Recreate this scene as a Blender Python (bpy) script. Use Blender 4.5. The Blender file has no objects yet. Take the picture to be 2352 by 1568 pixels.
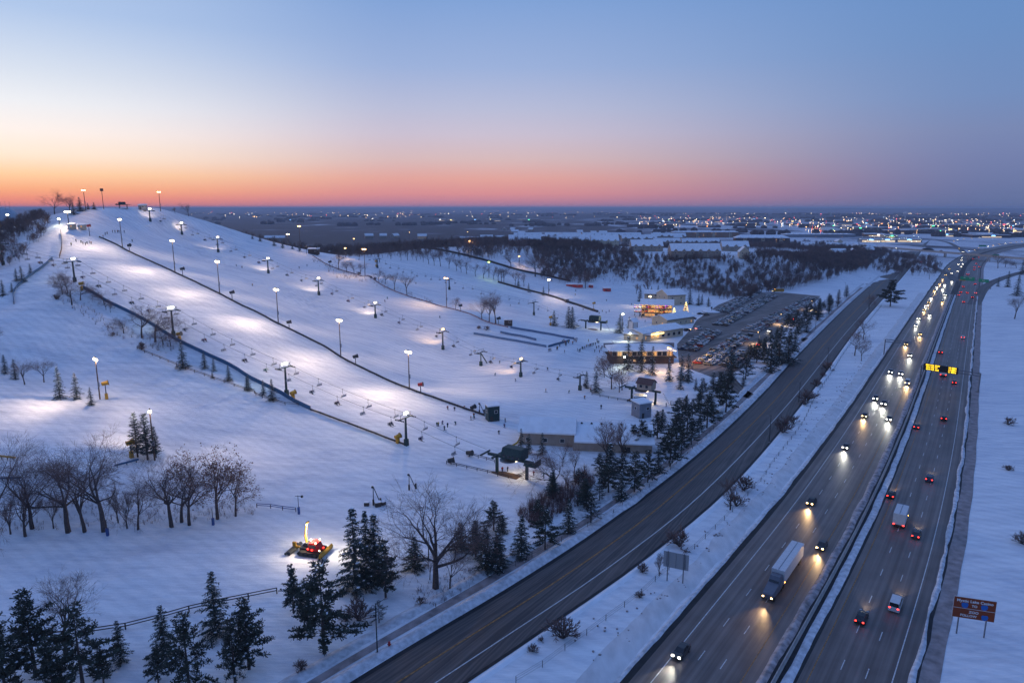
import bpy, math, random
import numpy as np
from mathutils import Vector, Matrix

# ---------------------------------------------------------------- camera, sky, sun, exposure
scene = bpy.context.scene
COL = scene.collection
CAM_H = 75.0
PITCH = math.radians(11.08)
cam_data = bpy.data.cameras.new('camera')
cam_data.sensor_width = 36.0
cam_data.lens = 24.0
cam_data.clip_start = 0.5
cam_data.clip_end = 90000.0
cam = bpy.data.objects.new('camera', cam_data)
cam.location = (0, 0, CAM_H)
cam.rotation_euler = (math.pi / 2 - PITCH, 0, 0)
COL.objects.link(cam)
scene.camera = cam

SUN_AZ = math.radians(-47)          # sunset direction, measured from +Y towards +X
sunset = Vector((math.sin(SUN_AZ), math.cos(SUN_AZ), 0))


def srgb(r, g, b):
    f = lambda c: (c / 255) / 12.92 if c / 255 <= 0.04045 else ((c / 255 + 0.055) / 1.055) ** 2.4
    return (f(r), f(g), f(b), 1.0)


def build_world():
    w = bpy.data.worlds.new('World')
    scene.world = w
    w.use_nodes = True
    nt = w.node_tree
    nt.nodes.clear()
    N, L = nt.nodes.new, nt.links.new
    out = N('ShaderNodeOutputWorld')
    bg = N('ShaderNodeBackground')
    tc = N('ShaderNodeTexCoord')
    sep = N('ShaderNodeSeparateXYZ')
    L(tc.outputs['Generated'], sep.inputs[0])
    # horizontal direction against the sunset bearing
    flat = N('ShaderNodeCombineXYZ')
    L(sep.outputs[0], flat.inputs[0]); L(sep.outputs[1], flat.inputs[1])
    nrm = N('ShaderNodeVectorMath'); nrm.operation = 'NORMALIZE'
    L(flat.outputs[0], nrm.inputs[0])
    dot = N('ShaderNodeVectorMath'); dot.operation = 'DOT_PRODUCT'
    L(nrm.outputs[0], dot.inputs[0]); dot.inputs[1].default_value = sunset
    az = N('ShaderNodeMapRange'); az.interpolation_type = 'LINEAR'
    L(dot.outputs['Value'], az.inputs['Value'])
    az.inputs['From Min'].default_value = -1; az.inputs['From Max'].default_value = 1
    sky_cols = {
        # elevation sine -> colour, towards the sunset / square to it / opposite
        'west': [(0.0, (226, 126, 112)), (0.010, (242, 142, 114)), (0.022, (249, 172, 124)), (0.040, (253, 208, 160)), (0.060, (253, 230, 206)), (0.088, (250, 238, 230)),
                 (0.12, (234, 235, 238)), (0.154, (213, 221, 233)), (0.22, (172, 194, 227)), (0.45, (142, 168, 216)), (1.0, (108, 138, 205))],
        'mid': [(0.0, (160, 122, 152)), (0.010, (192, 128, 144)), (0.020, (212, 140, 142)), (0.040, (219, 159, 150)), (0.067, (208, 179, 180)), (0.10, (195, 185, 202)),
                (0.134, (178, 182, 208)), (0.187, (150, 170, 210)), (0.267, (124, 156, 206)), (0.5, (124, 156, 210)), (1.0, (108, 138, 205))],
        'east': [(0.0, (92, 106, 148)), (0.03, (104, 116, 158)), (0.06, (112, 124, 166)), (0.09, (116, 131, 172)),
                 (0.13, (110, 136, 182)), (0.2, (103, 137, 187)), (0.27, (98, 136, 190)), (0.5, (92, 130, 196)), (1.0, (108, 138, 205))]}
    ramps = {}
    for key, stops in sky_cols.items():
        r = N('ShaderNodeValToRGB')
        r.color_ramp.interpolation = 'EASE' if False else 'LINEAR'
        els = r.color_ramp.elements
        els[0].position, els[1].position = stops[0][0], stops[-1][0]
        els[0].color, els[1].color = srgb(*stops[0][1]), srgb(*stops[-1][1])
        for p, c in stops[1:-1]:
            e = els.new(p); e.color = srgb(*c)
        L(sep.outputs[2], r.inputs[0])
        ramps[key] = r
    f1 = N('ShaderNodeMapRange'); f1.interpolation_type = 'SMOOTHSTEP'
    f1.inputs['From Min'].default_value = 0.12; f1.inputs['From Max'].default_value = 0.74
    f2 = N('ShaderNodeMapRange'); f2.interpolation_type = 'SMOOTHSTEP'
    f2.inputs['From Min'].default_value = 0.78; f2.inputs['From Max'].default_value = 1.02
    L(dot.outputs['Value'], f1.inputs['Value']); L(dot.outputs['Value'], f2.inputs['Value'])
    m1 = N('ShaderNodeMix'); m1.data_type = 'RGBA'
    m2 = N('ShaderNodeMix'); m2.data_type = 'RGBA'
    L(f1.outputs[0], m1.inputs['Factor']); L(ramps['east'].outputs[0], m1.inputs[6]); L(ramps['mid'].outputs[0], m1.inputs[7])
    L(f2.outputs[0], m2.inputs['Factor']); L(m1.outputs[2], m2.inputs[6]); L(ramps['west'].outputs[0], m2.inputs[7])
    # a little of the physical twilight sky on top of the afterglow colours
    sky = N('ShaderNodeTexSky')
    sky.sky_type = 'NISHITA'
    sky.sun_disc = False
    sky.sun_elevation = math.radians(-2.0)
    sky.sun_rotation = SUN_AZ
    sky.altitude = 300
    tw = N('ShaderNodeVectorMath'); tw.operation = 'SCALE'
    tw.inputs['Scale'].default_value = 0.004
    L(sky.outputs[0], tw.inputs[0])
    add = N('ShaderNodeMix'); add.data_type = 'RGBA'; add.blend_type = 'ADD'
    add.inputs['Factor'].default_value = 1.0
    L(m2.outputs[2], add.inputs[6]); L(tw.outputs[0], add.inputs[7])
    L(add.outputs[2], bg.inputs['Color'])
    bg.inputs['Strength'].default_value = 1.11
    L(bg.outputs[0], out.inputs['Surface'])


build_world()
sun_data = bpy.data.lights.new('sun', 'SUN')
sun_data.energy = 0.45
sun_data.angle = math.radians(25)
sun_data.color = (1.0, 0.62, 0.45)
sun = bpy.data.objects.new('sun', sun_data)
sun.rotation_euler = (-(sunset + Vector((0, 0, 0.14)))).to_track_quat('-Z', 'Y').to_euler()
COL.objects.link(sun)
vs = scene.view_settings
vs.view_transform = 'Standard'
vs.look = 'None'
vs.exposure = 0.0
vs.gamma = 1.0
vs.use_curve_mapping = False
scene.display_settings.display_device = 'sRGB'
scene.cycles.max_bounces = 4
scene.cycles.diffuse_bounces = 2
scene.cycles.glossy_bounces = 2
scene.cycles.transmission_bounces = 2
scene.cycles.volume_bounces = 0
scene.cycles.transparent_max_bounces = 6
scene.cycles.use_denoising = True
scene.cycles.sample_clamp_indirect = 2.0
scene.cycles.caustics_reflective = False
scene.cycles.caustics_refractive = False
scene.cycles.blur_glossy = 1.0

# ---------------------------------------------------------------- survey: sight lines of the camera station to ground positions
CP, SP = math.cos(PITCH), math.sin(PITCH)
FPX, CX, CY = 1568.0, 1176.0, 784.0
SHEETS = {'A': (0, 395.1), 'B': (564.5, 395.1), 'C': (1129, 451.6), 'D': (1749.9, 451.6), 'E': (0, 790.3), 'F': (564.5, 790.3),
          'G': (1129, 790.3), 'H': (1749.9, 790.3), 'I': (0, 1166.6), 'J': (564.5, 1166.6), 'K': (1129, 1166.6), 'L': (1749.9, 1166.6)}


def S(k, x, y):
    ox, oy = SHEETS[k]
    return (ox + x * 0.25622, oy + y * 0.25622)


def fall(v):
    return SP + (v - CY) / FPX * CP


def at_z(u, v, z=0.0):
    d = (CAM_H - z) / fall(v)
    return ((u - CX) / FPX * d, d * (CP - (v - CY) / FPX * SP), z)


def at_d(u, v, d):
    return ((u - CX) / FPX * d, d * (CP - (v - CY) / FPX * SP), CAM_H - fall(v) * d)


def top_z(y, v):
    k = (CY - v) / FPX
    return CAM_H + y * (k * CP - SP) / (CP + k * SP)


def project(x, y, z):
    dz = z - CAM_H
    dep = y * CP - dz * SP
    return CX + FPX * x / dep, CY - FPX * (y * SP + dz * CP) / dep, dep


def spline(pts, step=4.0):
    """Catmull-Rom through plan points, resampled about every `step` metres."""
    P = [np.array(p, float) for p in pts]
    P = [2 * P[0] - P[1]] + P + [2 * P[-1] - P[-2]]
    out = []
    for i in range(1, len(P) - 2):
        a, b, c, d = P[i - 1:i + 3]
        n = max(2, int(np.linalg.norm(c - b) / step))
        for k in range(n):
            t = k / n
            out.append(0.5 * ((2 * b) + (-a + c) * t + (2 * a - 5 * b + 4 * c - d) * t * t + (-a + 3 * b - 3 * c + d) * t ** 3))
    out.append(P[-2])
    return np.array(out)


def smooth(x, a, b):
    t = np.clip((x - a) / (b - a), 0, 1)
    return t * t * (3 - 2 * t)


# ---------------------------------------------------------------- terrain
CTRL = []
for u, v, z in [
    # rib with the pole line
    (281, 572, 52.7), (401, 627, 42.6), (503, 672, 35), (640, 743, 24.2), (783, 822, 13.4), (940, 893, 6), (1090, 945, 2), (1130, 960, 1),
    # chairlift nearest the camera
    (172, 650, 42), (400, 775, 24), (658, 905, 10), (933, 1018, 2.5), (1150, 1095, 0), (165, 580, 52.5), (290, 715, 32), (530, 840, 16.5),
    # open slope between
    (240, 600, 49), (560, 760, 25), (900, 950, 5), (700, 830, 14.5),
    # base
    (1350, 960, 0.5), (1480, 930, 0), (1300, 900, 1.0), (1560, 860, 0), (900, 1130, 0), (700, 1265, 0), (1200, 1200, 0), (1000, 1080, 0.8),
    (1450, 780, 0), (1600, 740, 0), (1400, 700, 1), (1800, 680, 0), (1340, 890, 0), (1400, 830, 0.3), (1550, 800, 0), (1700, 760, 0),
    # run to the west side
    (30, 690, 36), (60, 720, 33), (150, 640, 43), (60, 800, 24), (250, 800, 22), (400, 900, 13), (0, 880, 17), (235, 915, 13.5), (0, 940, 14.5),
    (60, 1000, 11), (300, 1000, 10), (450, 1010, 7), (600, 960, 7.5), (750, 1000, 4), (600, 1050, 3), (450, 1160, 1), (300, 1200, 1.5),
    (60, 1220, 2), (300, 1080, 6.5), (60, 1080, 7.5), (800, 1080, 1.5), (130, 880, 16.2), (60, 860, 17),
    (0, 1330, 0), (0, 1500, 0), (500, 1400, 0), (300, 1320, 0), (700, 1500, 0),
    # second valley
    (1000, 650, 20), (1100, 700, 13), (1200, 690, 8), (1200, 740, 7), (1300, 710, 2.5), (1300, 780, 4.5), (1300, 830, 2.2), (1100, 660, 17),
    (960, 620, 26), (860, 610, 30), (720, 578, 38), (1010, 568, 33), (1150, 610, 21), (1320, 665, 4), (1250, 610, 18),
    # ravine and the terrace with the row houses
    (1600, 650, 3), (1600, 602, 20), (1400, 610, 16), (1800, 604, 19), (1900, 645, 4), (1750, 655, 2), (1450, 650, 4), (1600, 580, 22),
    (1350, 570, 18), (1800, 575, 17), (1960, 600, 6), (1850, 560, 10), (1450, 545, 15), (1200, 560, 22)]:
    CTRL.append(at_z(u, v, z))
for u, v, d in [
    (418, 538, 470), (501, 577, 450), (615, 627, 425), (733, 677, 400), (862, 727, 375), (1017, 803, 345), (1110, 838, 325),
    (170, 522, 385), (205, 483, 430), (280, 484, 450), (370, 487, 470), (425, 497, 488), (480, 512, 500), (540, 534, 505), (600, 558, 505),
    (650, 575, 498), (690, 590, 490), (740, 612, 470), (830, 640, 455), (960, 690, 420), (1100, 725, 390), (838, 632, 452), (1024, 703, 432),
    (300, 530, 425), (450, 600, 415), (600, 660, 385), (750, 740, 352), (880, 810, 325), (1000, 880, 297)]:
    CTRL.append(at_d(u, v, d))
CTRL += [(-290, 500, 64), (-275, 560, 52), (-225, 590, 42), (-335, 440, 58), (-300, 395, 55), (-275, 350, 45), (-330, 340, 38), (-290, 290, 36),
         (-230, 200, 18), (-330, 200, 24), (-300, 120, 8), (-260, 60, 2), (-400, 300, 34), (-420, 420, 42), (-500, 250, 22), (-480, 560, 34),
         (-380, 620, 34), (-200, 700, 24), (-90, 680, 28), (-300, 780, 20), (-120, 850, 18), (60, 760, 24), (-600, 800, 10), (-200, 1000, 8),
         (100, 1000, 12), (-650, 400, 20), (-60, 60, 0), (60, 90, 0), (-150, 90, 0), (-150, 30, 0), (100, 20, 0), (-300, -50, 0), (0, -80, 0),
         (400, 400, 0), (300, 250, 0), (200, 150, 0), (500, 600, 0), (600, 900, 0), (700, 1200, 0), (300, 1300, 4), (-200, 1400, 2), (300, 520, 0),
         (380, 720, 2), (200, 420, 0), (120, 250, 0), (-900, 900, 0), (-900, 200, 0), (-700, -100, 0), (800, 300, 0), (500, 0, 0), (-600, 1400, 0)]
CP_XY = np.array([c[:2] for c in CTRL]); CP_Z = np.array([c[2] for c in CTRL])
_n = len(CTRL)


def _phi(r2):
    return 0.5 * r2 * np.log(r2 + 1e-9)


_SC = 100.0
_d2 = ((CP_XY[:, None, :] - CP_XY[None, :, :]) / _SC) ** 2
_K = _phi(_d2.sum(-1)) + np.eye(_n) * 0.004
_P = np.hstack([np.ones((_n, 1)), CP_XY / _SC])
_M = np.block([[_K, _P], [_P.T, np.zeros((3, 3))]])
_W = np.linalg.solve(_M, np.concatenate([CP_Z, np.zeros(3)]))

# line of the service road's west verge (plan): east of it everything is level
ROAD_L = [at_z(u, v)[:2] for u, v in [(560, 1740), (820, 1568), (1000, 1458), (1200, 1338), (1400, 1205), (1600, 1052), (1740, 922), (1850, 802), (1960, 692), (2030, 630), (2070, 590)]]
ROAD_R = [at_z(u, v)[:2] for u, v in [(830, 1740), (1060, 1568), (1250, 1440), (1500, 1264), (1700, 1090), (1860, 900), (1975, 745), (2068, 640), (2100, 600), (2120, 570), (2135, 552)]]
road_left = spline(ROAD_L, 5)
_rl = road_left[np.argsort(road_left[:, 1])]


def flat_mask(x, y):
    """1 on the ski hill, 0 on the level ground along the roads."""
    xr = np.interp(y, _rl[:, 1], _rl[:, 0])
    wd = 26 + 95 * smooth(y, 285, 330) * (1 - smooth(y, 560, 640))
    m = 1 - smooth(x - (xr - wd), 0, 18)
    return np.where(y < _rl[0, 1] - 1, 1 - smooth(x, -70, -40), m)


MOG_A = np.array(at_d(415, 552, 455)[:2]); MOG_B = np.array(at_d(955, 790, 330)[:2])


def moguls(x, y):
    d = MOG_B - MOG_A; Ln = np.linalg.norm(d); d = d / Ln; nrm = np.array([-d[1], d[0]])
    s = (x - MOG_A[0]) * d[0] + (y - MOG_A[1]) * d[1]
    t = (x - MOG_A[0]) * nrm[0] + (y - MOG_A[1]) * nrm[1]
    m = smooth(s, 0, 8) * (1 - smooth(s, Ln - 15, Ln)) * (1 - smooth(np.abs(t), 9, 13))
    gap = 0.55 + 0.45 * np.sin(s / 17.0)
    return m * gap * 0.75 * (np.sin(s * 2 * math.pi / 6.6 + np.sin(t * 0.5) * 1.2) * np.cos(t * 2 * math.pi / 8.0) + 0.35 * np.sin(s * 0.6))


def lumps(x, y):
    return (0.10 * np.sin(x * 0.21 + 1.3) * np.sin(y * 0.17 + 0.4) + 0.06 * np.sin(x * 0.53 + y * 0.31) + 0.05 * np.sin(y * 0.71 - x * 0.22))


def height(x, y):
    x = np.atleast_1d(np.asarray(x, float)); y = np.atleast_1d(np.asarray(y, float))
    shp = x.shape; xf, yf = x.ravel(), y.ravel()
    out = np.zeros(xf.size)
    near = (np.abs(xf) < 1400) & (yf > -700) & (yf < 2200)
    idx = np.nonzero(near)[0]
    for a in range(0, idx.size, 40000):
        q = idx[a:a + 40000]
        X = xf[q] / _SC; Y = yf[q] / _SC
        r2 = (X[:, None] - CP_XY[None, :, 0] / _SC) ** 2 + (Y[:, None] - CP_XY[None, :, 1] / _SC) ** 2
        z = _phi(r2) @ _W[:_n] + _W[_n] + _W[_n + 1] * X + _W[_n + 2] * Y
        fade = (1 - smooth(np.abs(xf[q]), 600, 1100)) * (1 - smooth(yf[q], 1150, 1700)) * smooth(yf[q], -500, -100)
        m = flat_mask(xf[q], yf[q])
        z = z * fade
        lump = lumps(xf[q], yf[q]) * m * (1 - smooth(yf[q], 600, 900))
        out[q] = np.where(z < -1.5, -1.5 + (z + 1.5) * 0.1, z) * m + lump + moguls(xf[q], yf[q])
    far = np.hypot(xf, yf)
    out += np.where(far > 3500, smooth(far, 3500, 6500) * 18 * (np.sin(xf / 2600.0 + 1) * np.sin(yf / 3900.0 + 0.6)) + smooth(far, 11000, 19000) * 45, 0)
    return out.reshape(shp)


def hz(x, y):
    return float(height([x], [y])[0])


def ground_at(u, v, dmin=60.0, dmax=1600.0):
    """Where the sight line through (u, v) first meets the ground."""
    d = np.linspace(dmin, dmax, 500)
    for _ in range(3):
        x = (u - CX) / FPX * d; y = d * (CP - (v - CY) / FPX * SP); z = CAM_H - fall(v) * d
        diff = z - height(x, y)
        k = np.nonzero(diff < 0)[0]
        if k.size == 0:
            i = int(np.argmin(diff))
            return (float(x[i]), float(y[i]), float(height(x[i:i + 1], y[i:i + 1])[0]))
        i = max(1, int(k[0]))
        d = np.linspace(d[i - 1], d[i], 30)
    x, y = float(x[i]), float(y[i])
    return (x, y, hz(x, y))


def gs(k, x, y, **kw):
    return ground_at(*S(k, x, y), **kw)

# ---------------------------------------------------------------- materials
MATS = {}


def mat(name, col, rough=0.7, var=0.12, scale=1.5, metal=0.0, emit=None, es=0.0, bump=0.0, bscale=8.0, spec=0.3, alpha=None, stretch=None):
    if name in MATS:
        return MATS[name]
    m = bpy.data.materials.new(name)
    m.use_nodes = True
    nt = m.node_tree
    b = nt.nodes['Principled BSDF']
    N, L = nt.nodes.new, nt.links.new
    b.inputs['Roughness'].default_value = rough
    b.inputs['Metallic'].default_value = metal
    b.inputs['Specular IOR Level'].default_value = spec
    tc = N('ShaderNodeTexCoord')
    vec = tc.outputs['Object']
    if stretch:
        mp = N('ShaderNodeMapping'); mp.inputs['Scale'].default_value = stretch
        L(vec, mp.inputs[0]); vec = mp.outputs[0]
    nz = N('ShaderNodeTexNoise'); nz.inputs['Scale'].default_value = scale; nz.inputs['Detail'].default_value = 4
    L(vec, nz.inputs['Vector'])
    cr = N('ShaderNodeValToRGB')
    lo = [max(0, c * (1 - var)) for c in col]; hi = [min(1, c * (1 + var)) for c in col]
    cr.color_ramp.elements[0].color = (*lo, 1); cr.color_ramp.elements[1].color = (*hi, 1)
    cr.color_ramp.elements[0].position = 0.3; cr.color_ramp.elements[1].position = 0.7
    L(nz.outputs['Fac'], cr.inputs[0]); L(cr.outputs[0], b.inputs['Base Color'])
    if emit is not None:
        b.inputs['Emission Color'].default_value = (*emit, 1)
        b.inputs['Emission Strength'].default_value = es
        if es > 0:
            m.cycles.emission_sampling = 'NONE'
    if bump:
        n2 = N('ShaderNodeTexNoise'); n2.inputs['Scale'].default_value = bscale; n2.inputs['Detail'].default_value = 3
        L(vec, n2.inputs['Vector'])
        bp = N('ShaderNodeBump'); bp.inputs['Strength'].default_value = bump; bp.inputs['Distance'].default_value = 0.1
        L(n2.outputs['Fac'], bp.inputs['Height']); L(bp.outputs[0], b.inputs['Normal'])
    MATS[name] = m
    return m


def snow_ground():
    """Snow with groomer tracks; farther out the land is a patchwork of bare woods and open fields."""
    m = bpy.data.materials.new('snow_ground'); m.use_nodes = True
    nt = m.node_tree; b = nt.nodes['Principled BSDF']; N, L = nt.nodes.new, nt.links.new
    g = N('ShaderNodeNewGeometry')
    pos = g.outputs['Position']

    def noise(scale, detail=4, rot=0.0, sx=1.0, sy=1.0, rough=0.55):
        mp = N('ShaderNodeMapping'); mp.inputs['Rotation'].default_value = (0, 0, rot); mp.inputs['Scale'].default_value = (sx, sy, 1)
        L(pos, mp.inputs[0])
        n = N('ShaderNodeTexNoise'); n.inputs['Scale'].default_value = scale; n.inputs['Detail'].default_value = detail; n.inputs['Roughness'].default_value = rough
        L(mp.outputs[0], n.inputs['Vector'])
        return n.outputs['Fac']

    def ramp(src, stops):
        r = N('ShaderNodeValToRGB')
        e = r.color_ramp.elements
        e[0].position, e[0].color = stops[0]; e[1].position, e[1].color = stops[-1]
        for p, c in stops[1:-1]:
            q = e.new(p); q.color = c
        L(src, r.inputs[0])
        return r.outputs[0]

    def mix(f, a, c, blend='MIX'):
        x = N('ShaderNodeMix'); x.data_type = 'RGBA'; x.blend_type = blend
        if isinstance(f, float): x.inputs[0].default_value = f
        else: L(f, x.inputs[0])
        for s, q in ((x.inputs[6], a), (x.inputs[7], c)):
            if isinstance(q, tuple): s.default_value = q
            else: L(q, s)
        return x.outputs[2]

    dirt = ramp(noise(0.03, 5), [(0.3, (0.82, 0.84, 0.87, 1)), (0.7, (0.92, 0.925, 0.93, 1))])
    # brushed lines along the fall of the main slope
    streak = ramp(noise(0.05, 5, rot=math.radians(35), sx=1.0, sy=9.0), [(0.33, (0.83, 0.84, 0.86, 1)), (0.62, (1, 1, 1, 1))])
    fine = ramp(noise(0.45, 4, rot=math.radians(33), sx=1.0, sy=16.0), [(0.36, (0.88, 0.885, 0.895, 1)), (0.6, (1, 1, 1, 1))])
    scrape = ramp(noise(0.06, 6, rot=math.radians(-20), sx=1.0, sy=2.5, rough=0.7), [(0.36, (0.84, 0.86, 0.90, 1)), (0.5, (1, 1, 1, 1))])
    mpw = N('ShaderNodeMapping'); mpw.inputs['Rotation'].default_value = (0, 0, math.radians(-55)); L(pos, mpw.inputs[0])
    wv = N('ShaderNodeTexWave'); wv.inputs['Scale'].default_value = 0.11; wv.inputs['Distortion'].default_value = 5.0; wv.inputs['Detail'].default_value = 4.0; wv.inputs['Detail Scale'].default_value = 0.35
    L(mpw.outputs[0], wv.inputs['Vector'])
    fine = mix(1.0, fine, ramp(wv.outputs['Fac'], [(0.2, (0.935, 0.94, 0.945, 1)), (0.55, (1, 1, 1, 1))]), 'MULTIPLY')
    near = mix(1.0, mix(1.0, mix(1.0, dirt, streak, 'MULTIPLY'), fine, 'MULTIPLY'), scrape, 'MULTIPLY')
    sep = N('ShaderNodeSeparateXYZ'); L(pos, sep.inputs[0])
    ln = N('ShaderNodeVectorMath'); ln.operation = 'LENGTH'; L(pos, ln.inputs[0])
    far = N('ShaderNodeMapRange'); far.inputs['From Min'].default_value = 1000; far.inputs['From Max'].default_value = 1500
    L(ln.outputs['Value'], far.inputs['Value'])
    wb = N('ShaderNodeMapRange'); wb.inputs['From Min'].default_value = -200; wb.inputs['From Max'].default_value = 900; wb.inputs['To Min'].default_value = -0.13; wb.inputs['To Max'].default_value = 0.07
    L(sep.outputs[0], wb.inputs['Value'])
    wadd = N('ShaderNodeMath'); wadd.operation = 'ADD'; L(noise(0.0050, 7, sx=1.0, sy=0.55), wadd.inputs[0]); L(wb.outputs[0], wadd.inputs[1])
    wood = ramp(wadd.outputs[0], [(0.43, (0.055, 0.045, 0.05, 1)), (0.50, (0.16, 0.16, 0.19, 1)), (0.57, (0.62, 0.64, 0.68, 1))])
    wood2 = ramp(noise(0.0011, 8, sx=1.0, sy=0.45), [(0.48, (0.05, 0.05, 0.065, 1)), (0.6, (0.10, 0.10, 0.13, 1)), (0.70, (0.55, 0.57, 0.62, 1))])
    vf = N('ShaderNodeMapRange'); vf.inputs['From Min'].default_value = 3200; vf.inputs['From Max'].default_value = 5200
    L(ln.outputs['Value'], vf.inputs['Value'])
    farcol = mix(vf.outputs[0], wood, wood2)
    col = mix(far.outputs[0], near, farcol)
    L(col, b.inputs['Base Color'])
    b.inputs['Roughness'].default_value = 0.75
    b.inputs['Specular IOR Level'].default_value = 0.15
    bp = N('ShaderNodeBump'); bp.inputs['Strength'].default_value = 0.35; bp.inputs['Distance'].default_value = 0.5
    mm = N('ShaderNodeMath'); mm.operation = 'ADD'
    L(noise(0.35, 5), mm.inputs[0]); L(noise(0.16, 5, rot=math.radians(35), sx=1, sy=7), mm.inputs[1])
    L(mm.outputs[0], bp.inputs['Height']); L(bp.outputs[0], b.inputs['Normal'])
    return m


def asphalt(name, col, streak=(0.09, 0.085, 0.085), wet=0.42):
    m = bpy.data.materials.new(name); m.use_nodes = True
    nt = m.node_tree; b = nt.nodes['Principled BSDF']; N, L = nt.nodes.new, nt.links.new
    uv = N('ShaderNodeTexCoord')
    mp = N('ShaderNodeMapping'); mp.inputs['Scale'].default_value = (1.1, 0.012, 1)
    L(uv.outputs['UV'], mp.inputs[0])
    n = N('ShaderNodeTexNoise'); n.inputs['Scale'].default_value = 1.0; n.inputs['Detail'].default_value = 6
    L(mp.outputs[0], n.inputs['Vector'])
    n2 = N('ShaderNodeTexNoise'); n2.inputs['Scale'].default_value = 0.12; n2.inputs['Detail'].default_value = 6
    L(uv.outputs['UV'], n2.inputs['Vector'])
    mx = N('ShaderNodeMath'); mx.operation = 'MULTIPLY_ADD'; mx.inputs[1].default_value = 0.4
    L(n2.outputs['Fac'], mx.inputs[0]); L(n.outputs['Fac'], mx.inputs[2])
    cr = N('ShaderNodeValToRGB')
    cr.color_ramp.elements[0].position = 0.58; cr.color_ramp.elements[0].color = (*col, 1)
    cr.color_ramp.elements[1].position = 0.88; cr.color_ramp.elements[1].color = (*streak, 1)
    L(mx.outputs[0], cr.inputs[0]); L(cr.outputs[0], b.inputs['Base Color'])
    b.inputs['Roughness'].default_value = wet
    b.inputs['Specular IOR Level'].default_value = 0.35
    return m


M_SNOW = snow_ground()
M_ROAD = asphalt('wet_asphalt', (0.100, 0.078, 0.070), (0.20, 0.165, 0.15), 0.5)
M_ROAD2 = asphalt('service_road_asphalt', (0.050, 0.042, 0.042), (0.14, 0.115, 0.105), 0.6)
M_LOT = asphalt('parking_asphalt', (0.08, 0.066, 0.06), (0.26, 0.22, 0.20), 0.7)
M_PAINT = mat('white_road_paint', (0.55, 0.55, 0.55), 0.7, 0.35, 3)
M_YPAINT = mat('worn_yellow_paint', (0.30, 0.15, 0.05), 0.7, 0.5, 2)
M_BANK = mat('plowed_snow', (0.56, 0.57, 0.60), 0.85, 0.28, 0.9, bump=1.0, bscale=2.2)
M_DIRTY = mat('dirty_snow', (0.34, 0.31, 0.315), 0.85, 0.5, 0.8, bump=1.0, bscale=2.5)
M_CLEAN = mat('roof_snow', (0.80, 0.82, 0.85), 0.8, 0.07, 0.4, bump=0.3, bscale=1.5)
M_SLUSH = mat('gritty_slush', (0.27, 0.235, 0.235), 0.8, 0.35, 0.5, bump=0.6, bscale=4)
M_DARKEDGE = mat('wet_verge_dark_median', (0.016, 0.016, 0.019), 0.7, 0.4, 0.7)
M_CONC = mat('weathered_concrete', (0.38, 0.36, 0.34), 0.8, 0.2, 1.0)
M_STEEL = mat('galvanised_steel', (0.20, 0.21, 0.23), 0.5, 0.2, 2, metal=0.6)
M_DSTEEL = mat('dark_steel', (0.035, 0.04, 0.045), 0.55, 0.3, 2, metal=0.3)
M_WOODPOLE = mat('weathered_timber_pole', (0.12, 0.075, 0.055), 0.85, 0.35, 3)
M_GREENSTEEL = mat('dark_green_steel', (0.018, 0.045, 0.048), 0.5, 0.25, 2, metal=0.2)
M_BARK = mat('grey_brown_bark', (0.075, 0.056, 0.052), 0.9, 0.4, 4)
M_TWIG = mat('thin_twigs', (0.15, 0.098, 0.088), 0.9, 0.3, 2)
M_DEADLEAF = mat('rust_brown_dead_leaves', (0.17, 0.088, 0.062), 0.85, 0.45, 3)
M_NEEDLE = mat('dark_green_needles', (0.030, 0.048, 0.042), 0.85, 0.6, 1.2)
M_NEEDLE2 = mat('olive_pine_needles', (0.038, 0.048, 0.036), 0.85, 0.6, 1.2)
M_BRUSH = mat('reddish_brush_twigs', (0.15, 0.085, 0.075), 0.9, 0.4, 1)
M_WOODS = mat('bare_woodland_twigs', (0.135, 0.090, 0.080), 0.9, 0.5, 0.05)
M_WOODTRUNK = mat('bare_woodland_stems', (0.045, 0.036, 0.038), 0.9, 0.4, 0.05)
M_TIRE = mat('black_rubber', (0.012, 0.012, 0.013), 0.8, 0.2)
M_GLASS = mat('dark_car_glass', (0.010, 0.013, 0.018), 0.08, 0.1, spec=0.6)
M_HEAD_OFF = mat('unlit_headlamp', (0.5, 0.5, 0.52), 0.2, 0.1, spec=0.6)
M_TAIL_OFF = mat('unlit_tail_lamp', (0.22, 0.01, 0.01), 0.3, 0.1, spec=0.6)
M_HEAD = mat('lit_white_headlamp', (0.8, 0.8, 0.8), 0.3, 0.05, emit=(1.0, 0.93, 0.78), es=24)
M_HEADW = mat('lit_warm_headlamp', (0.8, 0.7, 0.5), 0.3, 0.05, emit=(1.0, 0.64, 0.24), es=13)
M_TAIL = mat('lit_red_tail_lamp', (0.5, 0.02, 0.02), 0.3, 0.05, emit=(1.0, 0.03, 0.02), es=9)
M_AMBER = mat('lit_amber_marker', (0.6, 0.3, 0.05), 0.3, 0.05, emit=(1.0, 0.40, 0.05), es=14)
M_LAMP = mat('lit_flood_lamp', (0.9, 0.9, 0.85), 0.3, 0.02, emit=(1.0, 0.84, 0.52), es=16)
M_LAMPW = mat('lit_sodium_lamp', (0.9, 0.8, 0.6), 0.3, 0.02, emit=(1.0, 0.58, 0.18), es=9)
M_LAMPC = mat('lit_cool_lamp', (0.9, 0.95, 0.9), 0.3, 0.02, emit=(0.92, 1.0, 0.78), es=14)
M_LAMPG = mat('lit_green_lamp', (0.7, 0.9, 0.4), 0.3, 0.02, emit=(0.62, 1.0, 0.12), es=10)
M_WARMWIN = mat('lamplit_window', (0.5, 0.3, 0.15), 0.3, 0.5, 1.2, emit=(1.0, 0.50, 0.14), es=0.5)
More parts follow.
